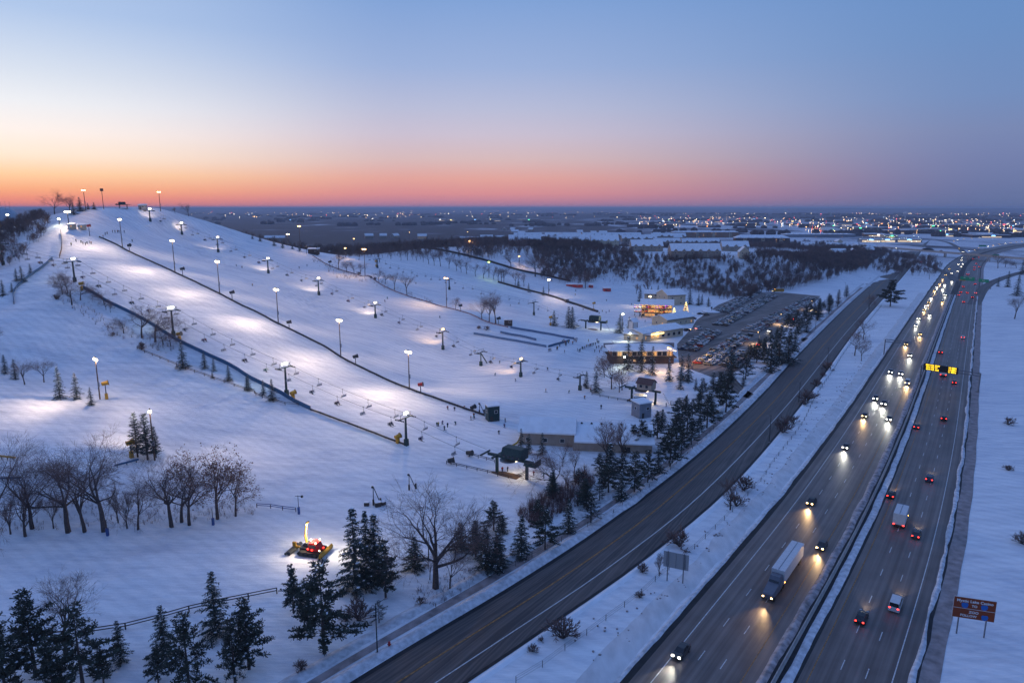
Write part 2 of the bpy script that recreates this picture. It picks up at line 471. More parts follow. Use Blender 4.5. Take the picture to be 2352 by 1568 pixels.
M_DARKWIN = mat('dusk_window', (0.015, 0.018, 0.025), 0.1, 0.1, spec=0.6)
M_YELLOW = mat('yellow_machine_paint', (0.52, 0.27, 0.02), 0.5, 0.2, 3)
M_RED = mat('red_paint', (0.40, 0.02, 0.02), 0.45, 0.2, 3)
M_BLUEPAD = mat('blue_padding', (0.035, 0.11, 0.21), 0.7, 0.25, 1.2)
M_BLUE = mat('blue_paint', (0.03, 0.08, 0.25), 0.6, 0.2, 2)
M_CREAM = mat('cream_stucco', (0.52, 0.43, 0.31), 0.85, 0.1, 0.7)
M_TAN = mat('tan_siding', (0.33, 0.27, 0.22), 0.85, 0.12, 0.6)
M_BRICK = mat('brown_brick', (0.24, 0.13, 0.075), 0.85, 0.2, 0.6)
M_DKBRICK = mat('dark_brick', (0.09, 0.06, 0.055), 0.85, 0.25, 0.6)
M_REDSIDE = mat('maroon_siding', (0.17, 0.03, 0.03), 0.8, 0.2, 0.6)
M_GREYBLK = mat('grey_block', (0.22, 0.23, 0.26), 0.85, 0.15, 0.6)
M_DKTRIM = mat('dark_trim', (0.045, 0.038, 0.036), 0.7, 0.2, 1)
M_ROOF = mat('dark_shingle', (0.05, 0.045, 0.045), 0.85, 0.3, 2)
M_WHITE = mat('white_trim', (0.65, 0.64, 0.62), 0.7, 0.08, 1)
M_SIGNG = mat('green_sign_face', (0.005, 0.30, 0.15), 0.45, 0.12, 0.6)
M_SIGNB = mat('brown_sign_face', (0.26, 0.055, 0.022), 0.6, 0.08, 0.6, spec=0.1)
M_SIGNBACK = mat('aluminium_sign_back', (0.36, 0.36, 0.37), 0.45, 0.1, 0.8, metal=0.5)
M_SKIN = mat('winter_face_skin', (0.42, 0.27, 0.20), 0.7, 0.1)

# ---------------------------------------------------------------- mesh helpers


class MB:
    def __init__(self):
        self.v = []; self.f = []

    def add(self, vs, fs):
        k = len(self.v)
        self.v += [tuple(map(float, p)) for p in vs]
        self.f += [tuple(i + k for i in f) for f in fs]
        return self

    def box(self, x, y, z, sx, sy, sz, rz=0.0, top=1.0):
        """Box centred on x, y and standing on z."""
        c, s = math.cos(rz), math.sin(rz)
        vs = []
        for h, t in ((0, 1.0), (sz, top)):
            for a, b in ((-.5, -.5), (.5, -.5), (.5, .5), (-.5, .5)):
                px, py = a * sx * t, b * sy * t
                vs.append((x + px * c - py * s, y + px * s + py * c, z + h))
        return self.add(vs, [(0, 3, 2, 1), (4, 5, 6, 7), (0, 1, 5, 4), (1, 2, 6, 5), (2, 3, 7, 6), (3, 0, 4, 7)])

    def tube(self, p0, p1, r0, r1=None, n=6, cap=True):
        r1 = r0 if r1 is None else r1
        p0, p1 = Vector(p0), Vector(p1)
        d = p1 - p0
        if d.length < 1e-6: return self
        d.normalize()
        a = d.orthogonal().normalized(); b = d.cross(a)
        vs = []
        for p, r in ((p0, r0), (p1, r1)):
            for i in range(n):
                t = 2 * math.pi * i / n
                vs.append(p + a * (r * math.cos(t)) + b * (r * math.sin(t)))
        fs = [(i, (i + 1) % n, n + (i + 1) % n, n + i) for i in range(n)]
        if cap:
            fs += [tuple(range(n - 1, -1, -1)), tuple(range(n, 2 * n))]
        return self.add(vs, fs)

    def prism(self, poly, z0, z1):
        n = len(poly)
        vs = [(p[0], p[1], z0) for p in poly] + [(p[0], p[1], z1) for p in poly]
        fs = [tuple(range(n - 1, -1, -1)), tuple(range(n, 2 * n))] + [(i, (i + 1) % n, n + (i + 1) % n, n + i) for i in range(n)]
        return self.add(vs, fs)

    def profile(self, pts, y0, y1):
        """Outline in x-z pulled along y."""
        n = len(pts)
        vs = [(p[0], y0, p[1]) for p in pts] + [(p[0], y1, p[1]) for p in pts]
        fs = [tuple(range(n)), tuple(range(2 * n - 1, n - 1, -1))] + [(i, n + i, n + (i + 1) % n, (i + 1) % n) for i in range(n)]
        return self.add(vs, fs)

    def dome(self, x, y, z, r, h, n=10, m=4):
        vs = []; fs = []
        for j in range(m + 1):
            t = j / m * math.pi / 2
            for i in range(n):
                a = 2 * math.pi * i / n
                vs.append((x + r * math.cos(t) * math.cos(a), y + r * math.cos(t) * math.sin(a), z + h * math.sin(t)))
        for j in range(m):
            for i in range(n):
                fs.append((j * n + i, j * n + (i + 1) % n, (j + 1) * n + (i + 1) % n, (j + 1) * n + i))
        return self.add(vs, fs)

    def ball(self, x, y, z, r, n=6, sz=1.0):
        vs = [(x, y, z - r * sz)]; fs = []
        m = max(3, n // 2 + 1)
        for j in range(1, m):
            t = math.pi * j / m - math.pi / 2
            for i in range(n):
                a = 2 * math.pi * i / n
                vs.append((x + r * math.cos(t) * math.cos(a), y + r * math.cos(t) * math.sin(a), z + r * sz * math.sin(t)))
        vs.append((x, y, z + r * sz)); top = len(vs) - 1
        for i in range(n):
            fs.append((0, 1 + (i + 1) % n, 1 + i)); fs.append((top, top - n + i, top - n + (i + 1) % n))
        for j in range(m - 2):
            for i in range(n):
                a = 1 + j * n
                fs.append((a + i, a + (i + 1) % n, a + n + (i + 1) % n, a + n + i))
        return self.add(vs, fs)

    def mesh(self, name, *mats, smooth=False):
        me = bpy.data.meshes.new(name)
        me.from_pydata(self.v, [], self.f)
        for m in mats: me.materials.append(m)
        if smooth:
            me.polygons.foreach_set('use_smooth', [True] * len(me.polygons))
        me.update()
        return me


USED = {}


def thing(name, label, cat, loc=(0, 0, 0), rz=0.0, group=None, mesh=None, scale=1.0, tilt=None):
    o = bpy.data.objects.new(name, mesh)
    COL.objects.link(o)
    o.location = loc
    o.rotation_euler = (0, 0, rz) if tilt is None else (tilt[0], tilt[1], rz)
    o.scale = (scale, scale, scale) if not isinstance(scale, tuple) else scale
    if mesh is None:
        o.empty_display_size = 0.3
    o['label'] = label
    o['category'] = cat
    if group: o['group'] = group
    return o


def part(name, mesh, parent, loc=(0, 0, 0), rz=0.0, material=None, label=None, kind=None, rot=None, scale=None):
    o = bpy.data.objects.new(name, mesh)
    COL.objects.link(o)
    o.parent = parent
    o.location = loc
    o.rotation_euler = rot if rot else (0, 0, rz)
    if scale: o.scale = scale
    if material is not None and len(mesh.materials):
        o.material_slots[0].link = 'OBJECT'
        o.material_slots[0].material = material
    if label: o['label'] = label
    if kind: o['kind'] = kind
    return o


def struct(name, mesh, loc=(0, 0, 0), kind='structure', label=None):
    o = bpy.data.objects.new(name, mesh)
    COL.objects.link(o)
    o.location = loc
    o['kind'] = kind
    if label: o['label'] = label
    return o


def lamp(parent, loc, energy, color, kind='SPOT', aim=None, size=100, blend=1.0, radius=0.3, name='lamp_light'):
    ld = bpy.data.lights.new(name, kind)
    ld.energy = energy
    ld.color = color
    ld.shadow_soft_size = radius
    if kind == 'SPOT':
        ld.spot_size = math.radians(size); ld.spot_blend = blend
    o = bpy.data.objects.new(name, ld)
    COL.objects.link(o)
    o.parent = parent
    o.location = loc
    if aim is not None:
        o.rotation_euler = Vector(aim).to_track_quat('-Z', 'Y').to_euler()
    return o


_ones = 'zeroth first second third fourth fifth sixth seventh eighth ninth tenth eleventh twelfth thirteenth fourteenth fifteenth sixteenth seventeenth eighteenth nineteenth'.split()
_tens = '. . twenty thirty forty fifty sixty seventy eighty ninety'.split()


def ordinal(n):
    if n >= 100: return 'hundred-and-' + ordinal(n - 100) if n > 100 else 'hundredth'
    if n < 20: return _ones[n]
    return _tens[n // 10][:-1] + 'ieth' if n % 10 == 0 else _tens[n // 10] + '-' + _ones[n % 10]


ORD = [ordinal(i + 1) for i in range(199)]

# ---------------------------------------------------------------- ground sheet


def axis(lo, hi, step, a, b, g=1.12):
    c = list(np.arange(lo, hi + step, step)); s = step
    while c[-1] < b:
        s *= g; c.append(c[-1] + s)
    s = step; pre = []
    x = c[0]
    while x > a:
        s *= g; x -= s; pre.append(x)
    return np.array(pre[::-1] + c)


GX = axis(-290, 170, 1.8, -45000, 45000)
GY = axis(110, 520, 1.8, -3000, 52000)
XX, YY = np.meshgrid(GX, GY)
ZZ = height(XX, YY)
nx, ny = len(GX), len(GY)
idx = np.arange(nx * ny).reshape(ny, nx)
gf = np.stack([idx[:-1, :-1], idx[:-1, 1:], idx[1:, 1:], idx[1:, :-1]], -1).reshape(-1, 4)
gme = bpy.data.meshes.new('ground')
gme.vertices.add(nx * ny)
gme.vertices.foreach_set('co', np.stack([XX.ravel(), YY.ravel(), ZZ.ravel()], 1).ravel())
gme.loops.add(gf.size); gme.loops.foreach_set('vertex_index', gf.ravel())
gme.polygons.add(len(gf))
gme.polygons.foreach_set('loop_start', np.arange(0, gf.size, 4)); gme.polygons.foreach_set('loop_total', np.full(len(gf), 4))
gme.polygons.foreach_set('use_smooth', np.ones(len(gf), bool))
gme.update(calc_edges=True); gme.validate()
gme.materials.append(M_SNOW)
struct('ground', gme)


def mesh_z(x, y):
    """Height of the ground sheet itself (its facets, not the formula)."""
    i = int(np.clip(np.searchsorted(GX, x) - 1, 0, nx - 2)); j = int(np.clip(np.searchsorted(GY, y) - 1, 0, ny - 2))
    s = (x - GX[i]) / (GX[i + 1] - GX[i]); t = (y - GY[j]) / (GY[j + 1] - GY[j])
    return float((ZZ[j, i] * (1 - s) + ZZ[j, i + 1] * s) * (1 - t) + (ZZ[j + 1, i] * (1 - s) + ZZ[j + 1, i + 1] * s) * t)


def on(p, dz=0.0):
    return (p[0], p[1], mesh_z(p[0], p[1]) + dz)


# ---------------------------------------------------------------- roads


def resample(path, n):
    path = np.asarray(path, float)
    s = np.concatenate([[0], np.cumsum(np.linalg.norm(np.diff(path[:, :2], axis=0), axis=1))])
    t = np.linspace(0, s[-1], n)
    return np.stack([np.interp(t, s, path[:, k]) for k in range(path.shape[1])], 1)


def offset(path, o):
    """Path shifted sideways; positive is to the right of travel. o may be an array."""
    path = np.asarray(path, float)[:, :2]
    d = np.gradient(path, axis=0); d /= np.linalg.norm(d, axis=1)[:, None]
    nr = np.stack([d[:, 1], -d[:, 0]], 1)
    return path + nr * np.reshape(np.broadcast_to(o, (len(path),)), (-1, 1))


def ribbon(name, left, right, z, material, cross=1, parent=None, prof=None, kind='structure'):
    n = len(left)
    z = np.broadcast_to(z, (n,))
    vs = []; uvs = []
    s = np.concatenate([[0], np.cumsum(np.linalg.norm(np.diff(left, axis=0), axis=1))])
    for i in range(n):
        for k in range(cross + 1):
            t = k / cross
            p = left[i] * (1 - t) + right[i] * t
            h = z[i] + (prof[i][k] if prof is not None else 0.0)
            vs.append((p[0], p[1], h)); uvs.append((t * np.linalg.norm(right[i] - left[i]), s[i]))
    c = cross + 1
    fs = [(i * c + k, i * c + k + 1, (i + 1) * c + k + 1, (i + 1) * c + k) for i in range(n - 1) for k in range(cross)]
    me = bpy.data.meshes.new(name)
    me.from_pydata(vs, [], fs)
    uvl = me.uv_layers.new(name='UVMap')
    li = np.empty(len(me.loops), int); me.loops.foreach_get('vertex_index', li)
    uvl.data.foreach_set('uv', np.array(uvs)[li].ravel())
    me.materials.append(material)
    me.polygons.foreach_set('use_smooth', [True] * len(me.polygons))
    me.update()
    if me.polygons and me.polygons[0].normal.z < 0: me.flip_normals()
    if parent is not None:
        return part(name, me, parent)
    return struct(name, me, kind=kind)


rng = np.random.RandomState(4)


def bank(name, path, width, hgt, material, z0=0.0, seed=1, jag=0.25, parent=None):
    """Windrow of ploughed snow along a path, uneven along its length."""
    r = np.random.RandomState(seed)
    path = resample(path, max(8, int(np.sum(np.linalg.norm(np.diff(path, axis=0), axis=1)) / 2.2)))
    n = len(path)

    def wob(a, k=5):
        w = r.randn(n + 2 * k)
        w = np.convolve(w, np.ones(k) / k, 'same')[k:k + n]
        return w * a
    wl = width / 2 * (1 + wob(jag)); wr = width / 2 * (1 + wob(jag))
    L_, R_ = offset(path, -wl), offset(path, wr)
    sh = np.array([-0.05, 0.45, 0.95, 0.85, 0.4, -0.05])
    prof = []
    hh = hgt * (1 + wob(0.55, 4))
    for i in range(n):
        prof.append(sh * abs(hh[i]) * (1 + 0.12 * r.randn(6)))
    return ribbon(name, L_, R_, z0, material, cross=5, prof=prof, parent=parent)


# highway: plan line of the median barrier
HC_PTS = [at_z(u, v)[:2] for u, v in [(1640, 1830), (1772, 1568), (1880, 1396), (1980, 1208), (2070, 1003), (2120, 868), (2168, 735), (2203, 645), (2222, 604), (2262, 580), (2330, 566), (2440, 553), (2600, 541)]]
# smooth the first, straight stretch
_h = spline(HC_PTS, 6)
for _ in range(60):
    _h[1:-1] = 0.25 * _h[:-2] + 0.5 * _h[1:-1] + 0.25 * _h[2:]
HC = resample(_h, 320)
HL_IN, HL_OUT, HR_IN, HR_OUT = -2.6, -19.0, 2.6, 17.4
hw_w = ribbon('highway', offset(HC, HL_OUT), offset(HC, HL_IN), 0.06, M_ROAD, cross=2)
hw_e = ribbon('highway', offset(HC, HR_IN), offset(HC, HR_OUT), 0.06, M_ROAD, cross=2)
s_h = np.concatenate([[0], np.cumsum(np.linalg.norm(np.diff(HC, axis=0), axis=1))])


def line_on(path, off, w, z, material, name, parent):
    return ribbon(name, offset(path, off - w / 2), offset(path, off + w / 2), z, material, parent=parent)


def dashes(path, off, dash, gap, w, z, name, parent, material, smax=700):
    mb = MB()
    fine = resample(path, 4000)
    s = np.concatenate([[0], np.cumsum(np.linalg.norm(np.diff(fine, axis=0), axis=1))])
    oa, ob = offset(fine, off - w / 2), offset(fine, off + w / 2)
    t = 0.0
    while t + dash < min(s[-1], smax):
        i, j = np.searchsorted(s, [t, t + dash])
        mb.add([(*oa[i], z), (*ob[i], z), (*ob[j], z), (*oa[j], z)], [(0, 1, 2, 3)])
        t += dash + gap
    return part(name, mb.mesh(name, material), parent)


LANES_W = [-5.0, -8.66, -12.32]        # boundaries: inner edge, lane lines, outer edge
line_on(HC, -4.6, 0.16, 0.08, M_YPAINT, 'edge_line', hw_w)
line_on(HC, -16.1, 0.17, 0.08, M_PAINT, 'edge_line', hw_w)
for o_ in (-8.4, -12.2): dashes(HC, o_, 3.2, 9.0, 0.15, 0.08, 'lane_dashes', hw_w, M_PAINT)
line_on(HC, 3.9, 0.16, 0.08, M_YPAINT, 'edge_line', hw_e)
line_on(HC, 14.9, 0.17, 0.08, M_PAINT, 'edge_line', hw_e)
for o_ in (7.6, 11.3): dashes(HC, o_, 3.2, 9.0, 0.15, 0.08, 'lane_dashes', hw_e, M_PAINT)
# verges and median
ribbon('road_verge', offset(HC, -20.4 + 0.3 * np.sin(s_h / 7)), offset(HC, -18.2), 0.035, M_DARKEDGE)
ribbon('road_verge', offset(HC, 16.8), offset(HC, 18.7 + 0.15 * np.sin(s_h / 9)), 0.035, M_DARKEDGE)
ribbon('slush_strip', offset(HC, 18.3 + 0.25 * np.sin(s_h / 3.1) * np.sin(s_h / 11.0)), offset(HC, 21.0 + 0.12 * np.sin(s_h / 5)), 0.045, M_SLUSH)
ribbon('median', offset(HC, HL_IN - 0.3), offset(HC, HR_IN + 0.3), 0.04, M_DARKEDGE)  # median floor: one near-black sheet, showing between the banks and the barrier
near_h = HC[s_h < 640]
bank('snow_bank', offset(near_h, -1.9), 1.7, 0.32, M_DIRTY, 0.05, 3)
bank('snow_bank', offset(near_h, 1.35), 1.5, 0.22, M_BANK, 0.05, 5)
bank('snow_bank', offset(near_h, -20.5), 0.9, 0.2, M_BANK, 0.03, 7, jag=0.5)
bank('snow_bank', offset(near_h, -23.6), 5.0, 0.22, mat('plough_sprayed_snow', (0.60, 0.61, 0.63), 0.85, 0.14, 0.5, bump=0.5, bscale=1.2, stretch=(1, .4, 1)), -0.01, 9, jag=0.25)
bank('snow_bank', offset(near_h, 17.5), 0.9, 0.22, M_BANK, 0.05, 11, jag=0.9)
bar = MB()
bp_ = resample(near_h, 110)
bar_prof = [(-0.3, 0), (-0.26, 0.1), (-0.12, 0.32), (-0.08, 0.85), (0.08, 0.85), (0.12, 0.32), (0.26, 0.1), (0.3, 0)]
me_b = thing('median_barrier', 'long grey concrete barrier down the middle of the highway', 'barrier')
for i in range(0, len(bp_) - 1):
    m1 = MB()
    a, b2 = bp_[i], bp_[i + 1]
    d = (b2 - a) / np.linalg.norm(b2 - a); nr = np.array([d[1], -d[0]])
    vs = []
    for q in (a + d * 0.04, b2 - d * 0.04):
        for ox, z in bar_prof:
            vs.append((*(q + nr * (ox - 0.35)), z + 0.05))
    k = len(bar_prof)
    m1.add(vs, [(j, j + 1, k + j + 1, k + j) for j in range(k - 1)] + [tuple(range(k)), tuple(range(2 * k - 1, k - 1, -1))])
    part('barrier_section', m1.mesh('barrier_section', M_CONC), me_b)

# service road
NR = 170
RL, RR = resample(spline(ROAD_L, 4), NR), resample(spline(ROAD_R, 4), NR)
sr = ribbon('service_road', RL, RR, 0.06, M_ROAD2, cross=2)
mid = lambda t: RL * (1 - t) + RR * t
ribbon('edge_line', mid(0.735), mid(0.752), 0.08, M_PAINT, parent=sr)
ribbon('centre_line', mid(0.36), mid(0.385), 0.08, M_YPAINT, parent=sr)
NN = 128
RLn = RL[:NN]
ribbon('path', offset(RLn, -6.6 + 0.3 * np.sin(np.arange(NN) / 2)), offset(RLn, -4.6), 0.045, M_SLUSH)
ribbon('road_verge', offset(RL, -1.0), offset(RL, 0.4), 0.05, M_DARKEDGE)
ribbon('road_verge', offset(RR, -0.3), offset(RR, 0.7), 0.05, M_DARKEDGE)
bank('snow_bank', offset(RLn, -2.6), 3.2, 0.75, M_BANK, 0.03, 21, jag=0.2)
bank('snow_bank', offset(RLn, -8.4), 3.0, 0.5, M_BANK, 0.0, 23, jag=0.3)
bank('snow_bank', offset(RR[:140], 1.5), 1.4, 0.28, M_CLEAN, 0.0, 25, jag=0.2)

# parking lot, aisles and entrance
LOT = [at_z(u, v)[:2] for u, v in [(1560, 838), (1640, 868), (1700, 850), (1745, 800), (1800, 750), (1860, 705), (1885, 680), (1800, 672), (1720, 672), (1650, 700), (1600, 735), (1590, 752), (1555, 790)]]
lot = MB(); lot.add([(p[0], p[1], 0.05) for p in LOT], [tuple(range(len(LOT)))[::-1]])
lme = lot.mesh('parking_lot', M_LOT)
uvl = lme.uv_layers.new(name='UVMap')
for l in lme.loops:
    c = lme.vertices[l.vertex_index].co
    uvl.data[l.index].uv = (c.x * 0.75 - c.y * 0.66, c.x * 0.66 + c.y * 0.75)
if lme.polygons[0].normal.z < 0: lme.flip_normals()
struct('parking_lot', lme)
for pl, w in (([(1660, 858), (1700, 898), (1740, 915)], 7.0), ([(1790, 775), (1845, 778), (1870, 790)], 8.0)):
    pth = spline([at_z(u, v)[:2] for u, v in pl], 3)
    ribbon('entrance_drive', offset(pth, -w / 2), offset(pth, w / 2), 0.045, M_LOT)

# interchange ramps beyond
for nm, pl, w, z in [('ramp', [(1960, 584), (2010, 586), (2052, 598), (2074, 622)], 11, 0.07), ('ramp', [(2076, 612), (2062, 592), (2088, 579), (2130, 573)], 9, 0.05),
                  ('ramp', [(2066, 590), (2110, 601), (2150, 617), (2178, 630), (2195, 645)], 9, 0.085), ('ramp', [(2236, 700), (2262, 660), (2300, 640), (2362, 622), (2430, 612)], 9, 0.075),
                  ('ramp', [(2226, 592), (2205, 572), (2180, 558), (2150, 551)], 9, 0.08)]:
    pth = spline([at_z(u, v)[:2] for u, v in pl], 8)
    ribbon(nm, offset(pth, -w / 2), offset(pth, w / 2), z, M_ROAD2)

# ---------------------------------------------------------------- plants


def branch_tree(seed, levels=5, h=14.0, spread=0.55, upright=0.35, twig_n=3, leafy=0.0, trunk_r=0.035, low=0.3, first=5, lean=0.0):
    """Bare broadleaf tree about h tall: returns trunk-and-limb, twig (and clinging leaf) meshes."""
    r = random.Random(seed)
    wood, twig, leaf = MB(), MB(), MB()

    def rnd_dir(d, ang):
        a = d.orthogonal().normalized(); a.rotate(Matrix.Rotation(r.uniform(0, 2 * math.pi), 3, d))
        return (d * math.cos(ang) + a * math.sin(ang)).normalized()

    def grow(p, d, length, rad, lev):
        segs = 3 if lev < 3 else 2
        q = p
        pts = [q]
        for i in range(segs):
            jt = .045 if lev == 0 else .12
            d2 = (d + Vector((r.gauss(0, jt), r.gauss(0, jt), r.gauss(0, .08) + upright * 0.10))).normalized()
            nq = q + d2 * (length / segs)
            r0 = rad * (1 - 0.45 * i / segs); r1 = rad * (1 - 0.45 * (i + 1) / segs)
            (wood if lev < 3 else twig).tube(q, nq, r0, r1, 5 if lev == 0 else 4 if lev < 3 else 3, cap=False)
            q, d = nq, d2
            pts.append(q)
        if lev >= levels:
            if leafy and r.random() < leafy:
                for _ in range(5):
                    c = q + Vector((r.gauss(0, .2), r.gauss(0, .2), r.gauss(0, .2)))
                    s = r.uniform(.04, .11)
                    a = Vector((r.gauss(0, 1), r.gauss(0, 1), r.gauss(0, 1))).normalized() * s; b = a.orthogonal().normalized() * s
                    leaf.add([c - a, c + b, c + a, c - b], [(0, 1, 2, 3)])
            return
        n = first if lev == 0 else (twig_n + (1 if r.random() < .4 else 0))
        for k in range(n):
            t = r.uniform(0.35 if lev else 0.55, 1.0) if k else 1.0
            i = min(segs - 1, int(t * segs)); base = pts[i].lerp(pts[i + 1], t * segs - i if t < 1 else 1.0)
            ang = r.uniform(.35, .95) * spread * (1.4 if lev == 0 else 1.2) if k else r.uniform(.1, .35)
            grow(base, rnd_dir(d, ang), length * r.uniform(.56, .84), max(0.007, rad * r.uniform(.36, .54)), lev + 1)

    grow(Vector((0, 0, -0.2)), Vector((lean, 0, 1)).normalized(), h * low, h * trunk_r * 0.5, 0)
    zmax = max(p[2] for p in twig.v)
    k = h / zmax
    for m in (wood, twig, leaf):
        m.v = [(x * k, y * k, z * k if z > 0 else z) for x, y, z in m.v]
    return wood.mesh('trunk', M_BARK), twig.mesh('crown', M_TWIG), (leaf.mesh('leaves', M_DEADLEAF) if leaf.v else None)


def conifer(seed, h=12.0, rad=2.6, kind='spruce', dense=1.0, needle=None):
    r = random.Random(seed)
    trunk, crown, snow = MB(), MB(), MB()
    trunk.tube((0, 0, -0.2), (0, 0, h * 0.97), h * 0.016 + 0.05, 0.02, 6, cap=False)
    z0 = h * (0.06 if kind == 'spruce' else 0.2 if kind == 'pine' else 0.12)
    z = z0
    while z < h * 0.985:
        t = (z - z0) / (h - z0)
        if kind == 'spruce':
            L = rad * (1 - t) ** 0.8 * r.uniform(.68, 1.2) + 0.12; n = r.randint(4, 7); droop = -0.16 - 0.22 * (1 - t); dz = h * 0.034 * (1 - 0.4 * t)
        elif kind == 'cedar':
            L = rad * (1 - t) ** 0.6 * r.uniform(.75, 1.05) + 0.1; n = 8; droop = 0.25; dz = h * 0.028
        else:
            L = rad * (0.45 + 0.75 * math.sin(min(1, t * 1.1 + .22) * math.pi)) * (1 - t * 0.35) * r.uniform(.5, 1.2) + 0.15; n = r.randint(3, 5); droop = 0.05 + 0.25 * t; dz = h * 0.042
        a0 = r.uniform(0, 6.28)
        for k in range(n):
            a = a0 + 2 * math.pi * k / n + r.gauss(0, .25)
            if r.random() < .08: continue
            Lk = L * r.uniform(.55, 1.22)
            d = Vector((math.cos(a), math.sin(a), droop + r.gauss(0, .08))).normalized()
            base = Vector((0, 0, z + r.uniform(-.2, .2)))
            tip = base + d * Lk
            if Lk > 0.8: crown.tube(base, tip, 0.03, 0.008, 3, cap=False)
            steps = max(3, int(Lk / 0.26 * dense))
            for i in range(steps):
                u = (i + 0.7) / steps
                if kind == 'pine' and u < 0.35: continue
                c = base + d * (Lk * u)
                w = (0.22 + 0.5 * Lk * 0.32 * (1 - abs(u - .45))) * r.uniform(.5, 1.3)
                for sgn in (-1, 1):
                    if kind == 'pine':
                        for _ in range(4):
                            sd = Vector((r.gauss(0, 1), r.gauss(0, 1), r.gauss(.5, .6))).normalized()
                            e = c + sd * r.uniform(.3, .7)
                            s2 = sd.orthogonal().normalized() * r.uniform(.035, .085)
                            crown.add([c - s2 * .3, e - s2, e + s2, c + s2 * .3], [(0, 1, 2, 3)])
                    else:
                        sd = (Vector((-d.y, d.x, 0)) * sgn * r.uniform(.7, 1.1) + d * r.uniform(.3, .9) + Vector((0, 0, r.uniform(-.55, .15)))).normalized()
                        e = c + sd * w
                        s2 = Vector((d.x, d.y, r.gauss(0, .35))).normalized() * r.uniform(.05, .13)
                        crown.add([c - s2, e - s2 * .5, e + s2 * .5, c + s2], [(0, 1, 2, 3)])
                if r.random() < 0.11 and kind != 'cedar' and u < 0.9:
                    q = c + Vector((0, 0, .16)); s = r.uniform(.10, .30)
                    snow.add([q + Vector((s, 0, 0)), q + Vector((0, s, .03)), q + Vector((-s, 0, 0)), q + Vector((0, -s, -.02)), q + Vector((0, 0, s * .55))],
                             [(0, 1, 4), (1, 2, 4), (2, 3, 4), (3, 0, 4)])
        z += dz * r.uniform(.8, 1.2)
    nm = needle or (M_NEEDLE2 if kind == 'pine' else M_NEEDLE)
    return trunk.mesh('trunk', M_BARK), crown.mesh('crown', nm), (snow.mesh('snow_load', M_CLEAN) if snow.v else None)


BARE = [branch_tree(11 + i, 6, 14, 0.66, 0.35, 3) for i in range(4)]
BARE += [branch_tree(31, 6, 14, 0.95, 0.2, 3, first=6, low=0.24), branch_tree(32, 6, 14, 1.0, 0.15, 3, first=6, low=0.26)]         # spreading oaks: 4, 5
BARE += [branch_tree(41, 6, 14, 0.45, 0.6, 3, low=0.2, first=6), branch_tree(42, 6, 14, 0.42, 0.7, 3, low=0.18, first=7)]          # vase shaped: 6, 7
OAKLEAF = [branch_tree(51 + i, 5, 13, 0.85, 0.2, 3, leafy=0.4, first=6) for i in range(3)]
SHRUB = [branch_tree(61 + i, 4, 2.5, 0.85, 0.5, 3, low=0.10, first=9, trunk_r=0.03) for i in range(3)]
BIGBARE = branch_tree(78, 6, 18, 0.85, 0.3, 3, first=8, low=0.2, trunk_r=0.032)
SPRUCE = [conifer(101 + i, 12, 3.1, 'spruce', 1.15) for i in range(4)]
SLIM = [conifer(121 + i, 12, 1.7, 'spruce') for i in range(2)]
PINE = [conifer(141 + i, 12, 3.3, 'pine', 1.7) for i in range(4)]
CEDAR = [conifer(161 + i, 12, 2.6, 'cedar', 1.2) for i in range(2)]
FIR_BROWN = [conifer(171, 12, 2.4, 'cedar', 1.0, needle=mat('bronzed_needles', (0.050, 0.035, 0.030), 0.85, 0.45, 2.5))]
T_R = random.Random(9)


def tree(p, h, model, h0, label, name='bare_tree', cat='tree', group=None, rz=None, wide=1.0):
    k = h / h0
    o = thing(name, label, cat, on(p, -0.05), T_R.uniform(0, 6.28) if rz is None else rz, group, scale=(k * wide, k * wide, k))
    part('trunk', model[0], o)
    part('crown', model[1], o)
    if model[2] is not None:
        part('snow_load' if 'snow' in model[2].name else 'leaves', model[2], o, kind='stuff')
    return o


TREES = []


def trees(items, models, h0, desc, where, name, group, wide=1.0, d=None, hmax=26.0):
    """items: (sheet, base x, base y, sheet, top y) -> trees numbered from the west end."""
    its = []
    for it in items:
        k, x, y = it[:3]
        k2, ty = (it[3], it[4]) if len(it) > 4 else (k, it[3])
        p = ground_at(*S(k, x, y)) if d is None else at_d(*S(k, x, y), d)
        h = top_z(p[1], S(k2, 0, ty)[1]) - p[2]
        its.append((p, max(1.2, min(hmax, h))))
    its.sort(key=lambda q: q[0][0])
    for i, (p, h) in enumerate(its):
        lab = f'{desc}, {ORD[i]} {where}' if len(its) > 1 else f'{desc} {where}'
        m = models[T_R.randrange(len(models))]
        TREES.append(tree(p, h, m, h0, lab, name, 'tree', group, wide=wide * T_R.uniform(.92, 1.1)))


# conifers below the lower run
trees([('I', 320, 1500, 750), ('I', 60, 1700, 960), ('I', 750, 1640, 880), ('I', 490, 1720, 1210), ('I', 930, 1570, 1250)], PINE, 12,
      'dark open-crowned pine', 'from the west in the clump below the wooden rail', 'pine_tree', 'pines in the bottom corner', 1.05)
trees([('I', 1085, 1390, 1000), ('I', 1480, 1330, 855), ('I', 1940, 1140, 550)], SPRUCE, 12, 'dark spruce rising through the wooden rail fence', 'along the rail', 'spruce_tree', 'spruces along the rail', 1.0)
trees([('I', 1700, 1640, 960), ('I', 2110, 1580, 980), ('I', 1420, 1560, 1240), ('J', 30, 1440, 820)], PINE, 12,
      'bushy snow-flecked pine below the rail fence', 'from the west', 'pine_tree', 'bushy pines below the rail', 1.05)
trees([('J', 430, 940, 510), ('J', 705, 1300, 490), ('J', 560, 1080, 640)], PINE, 12, 'dense dark pine between the rail fence and the path', 'from the west', 'pine_tree', 'pines above the path', 1.0)
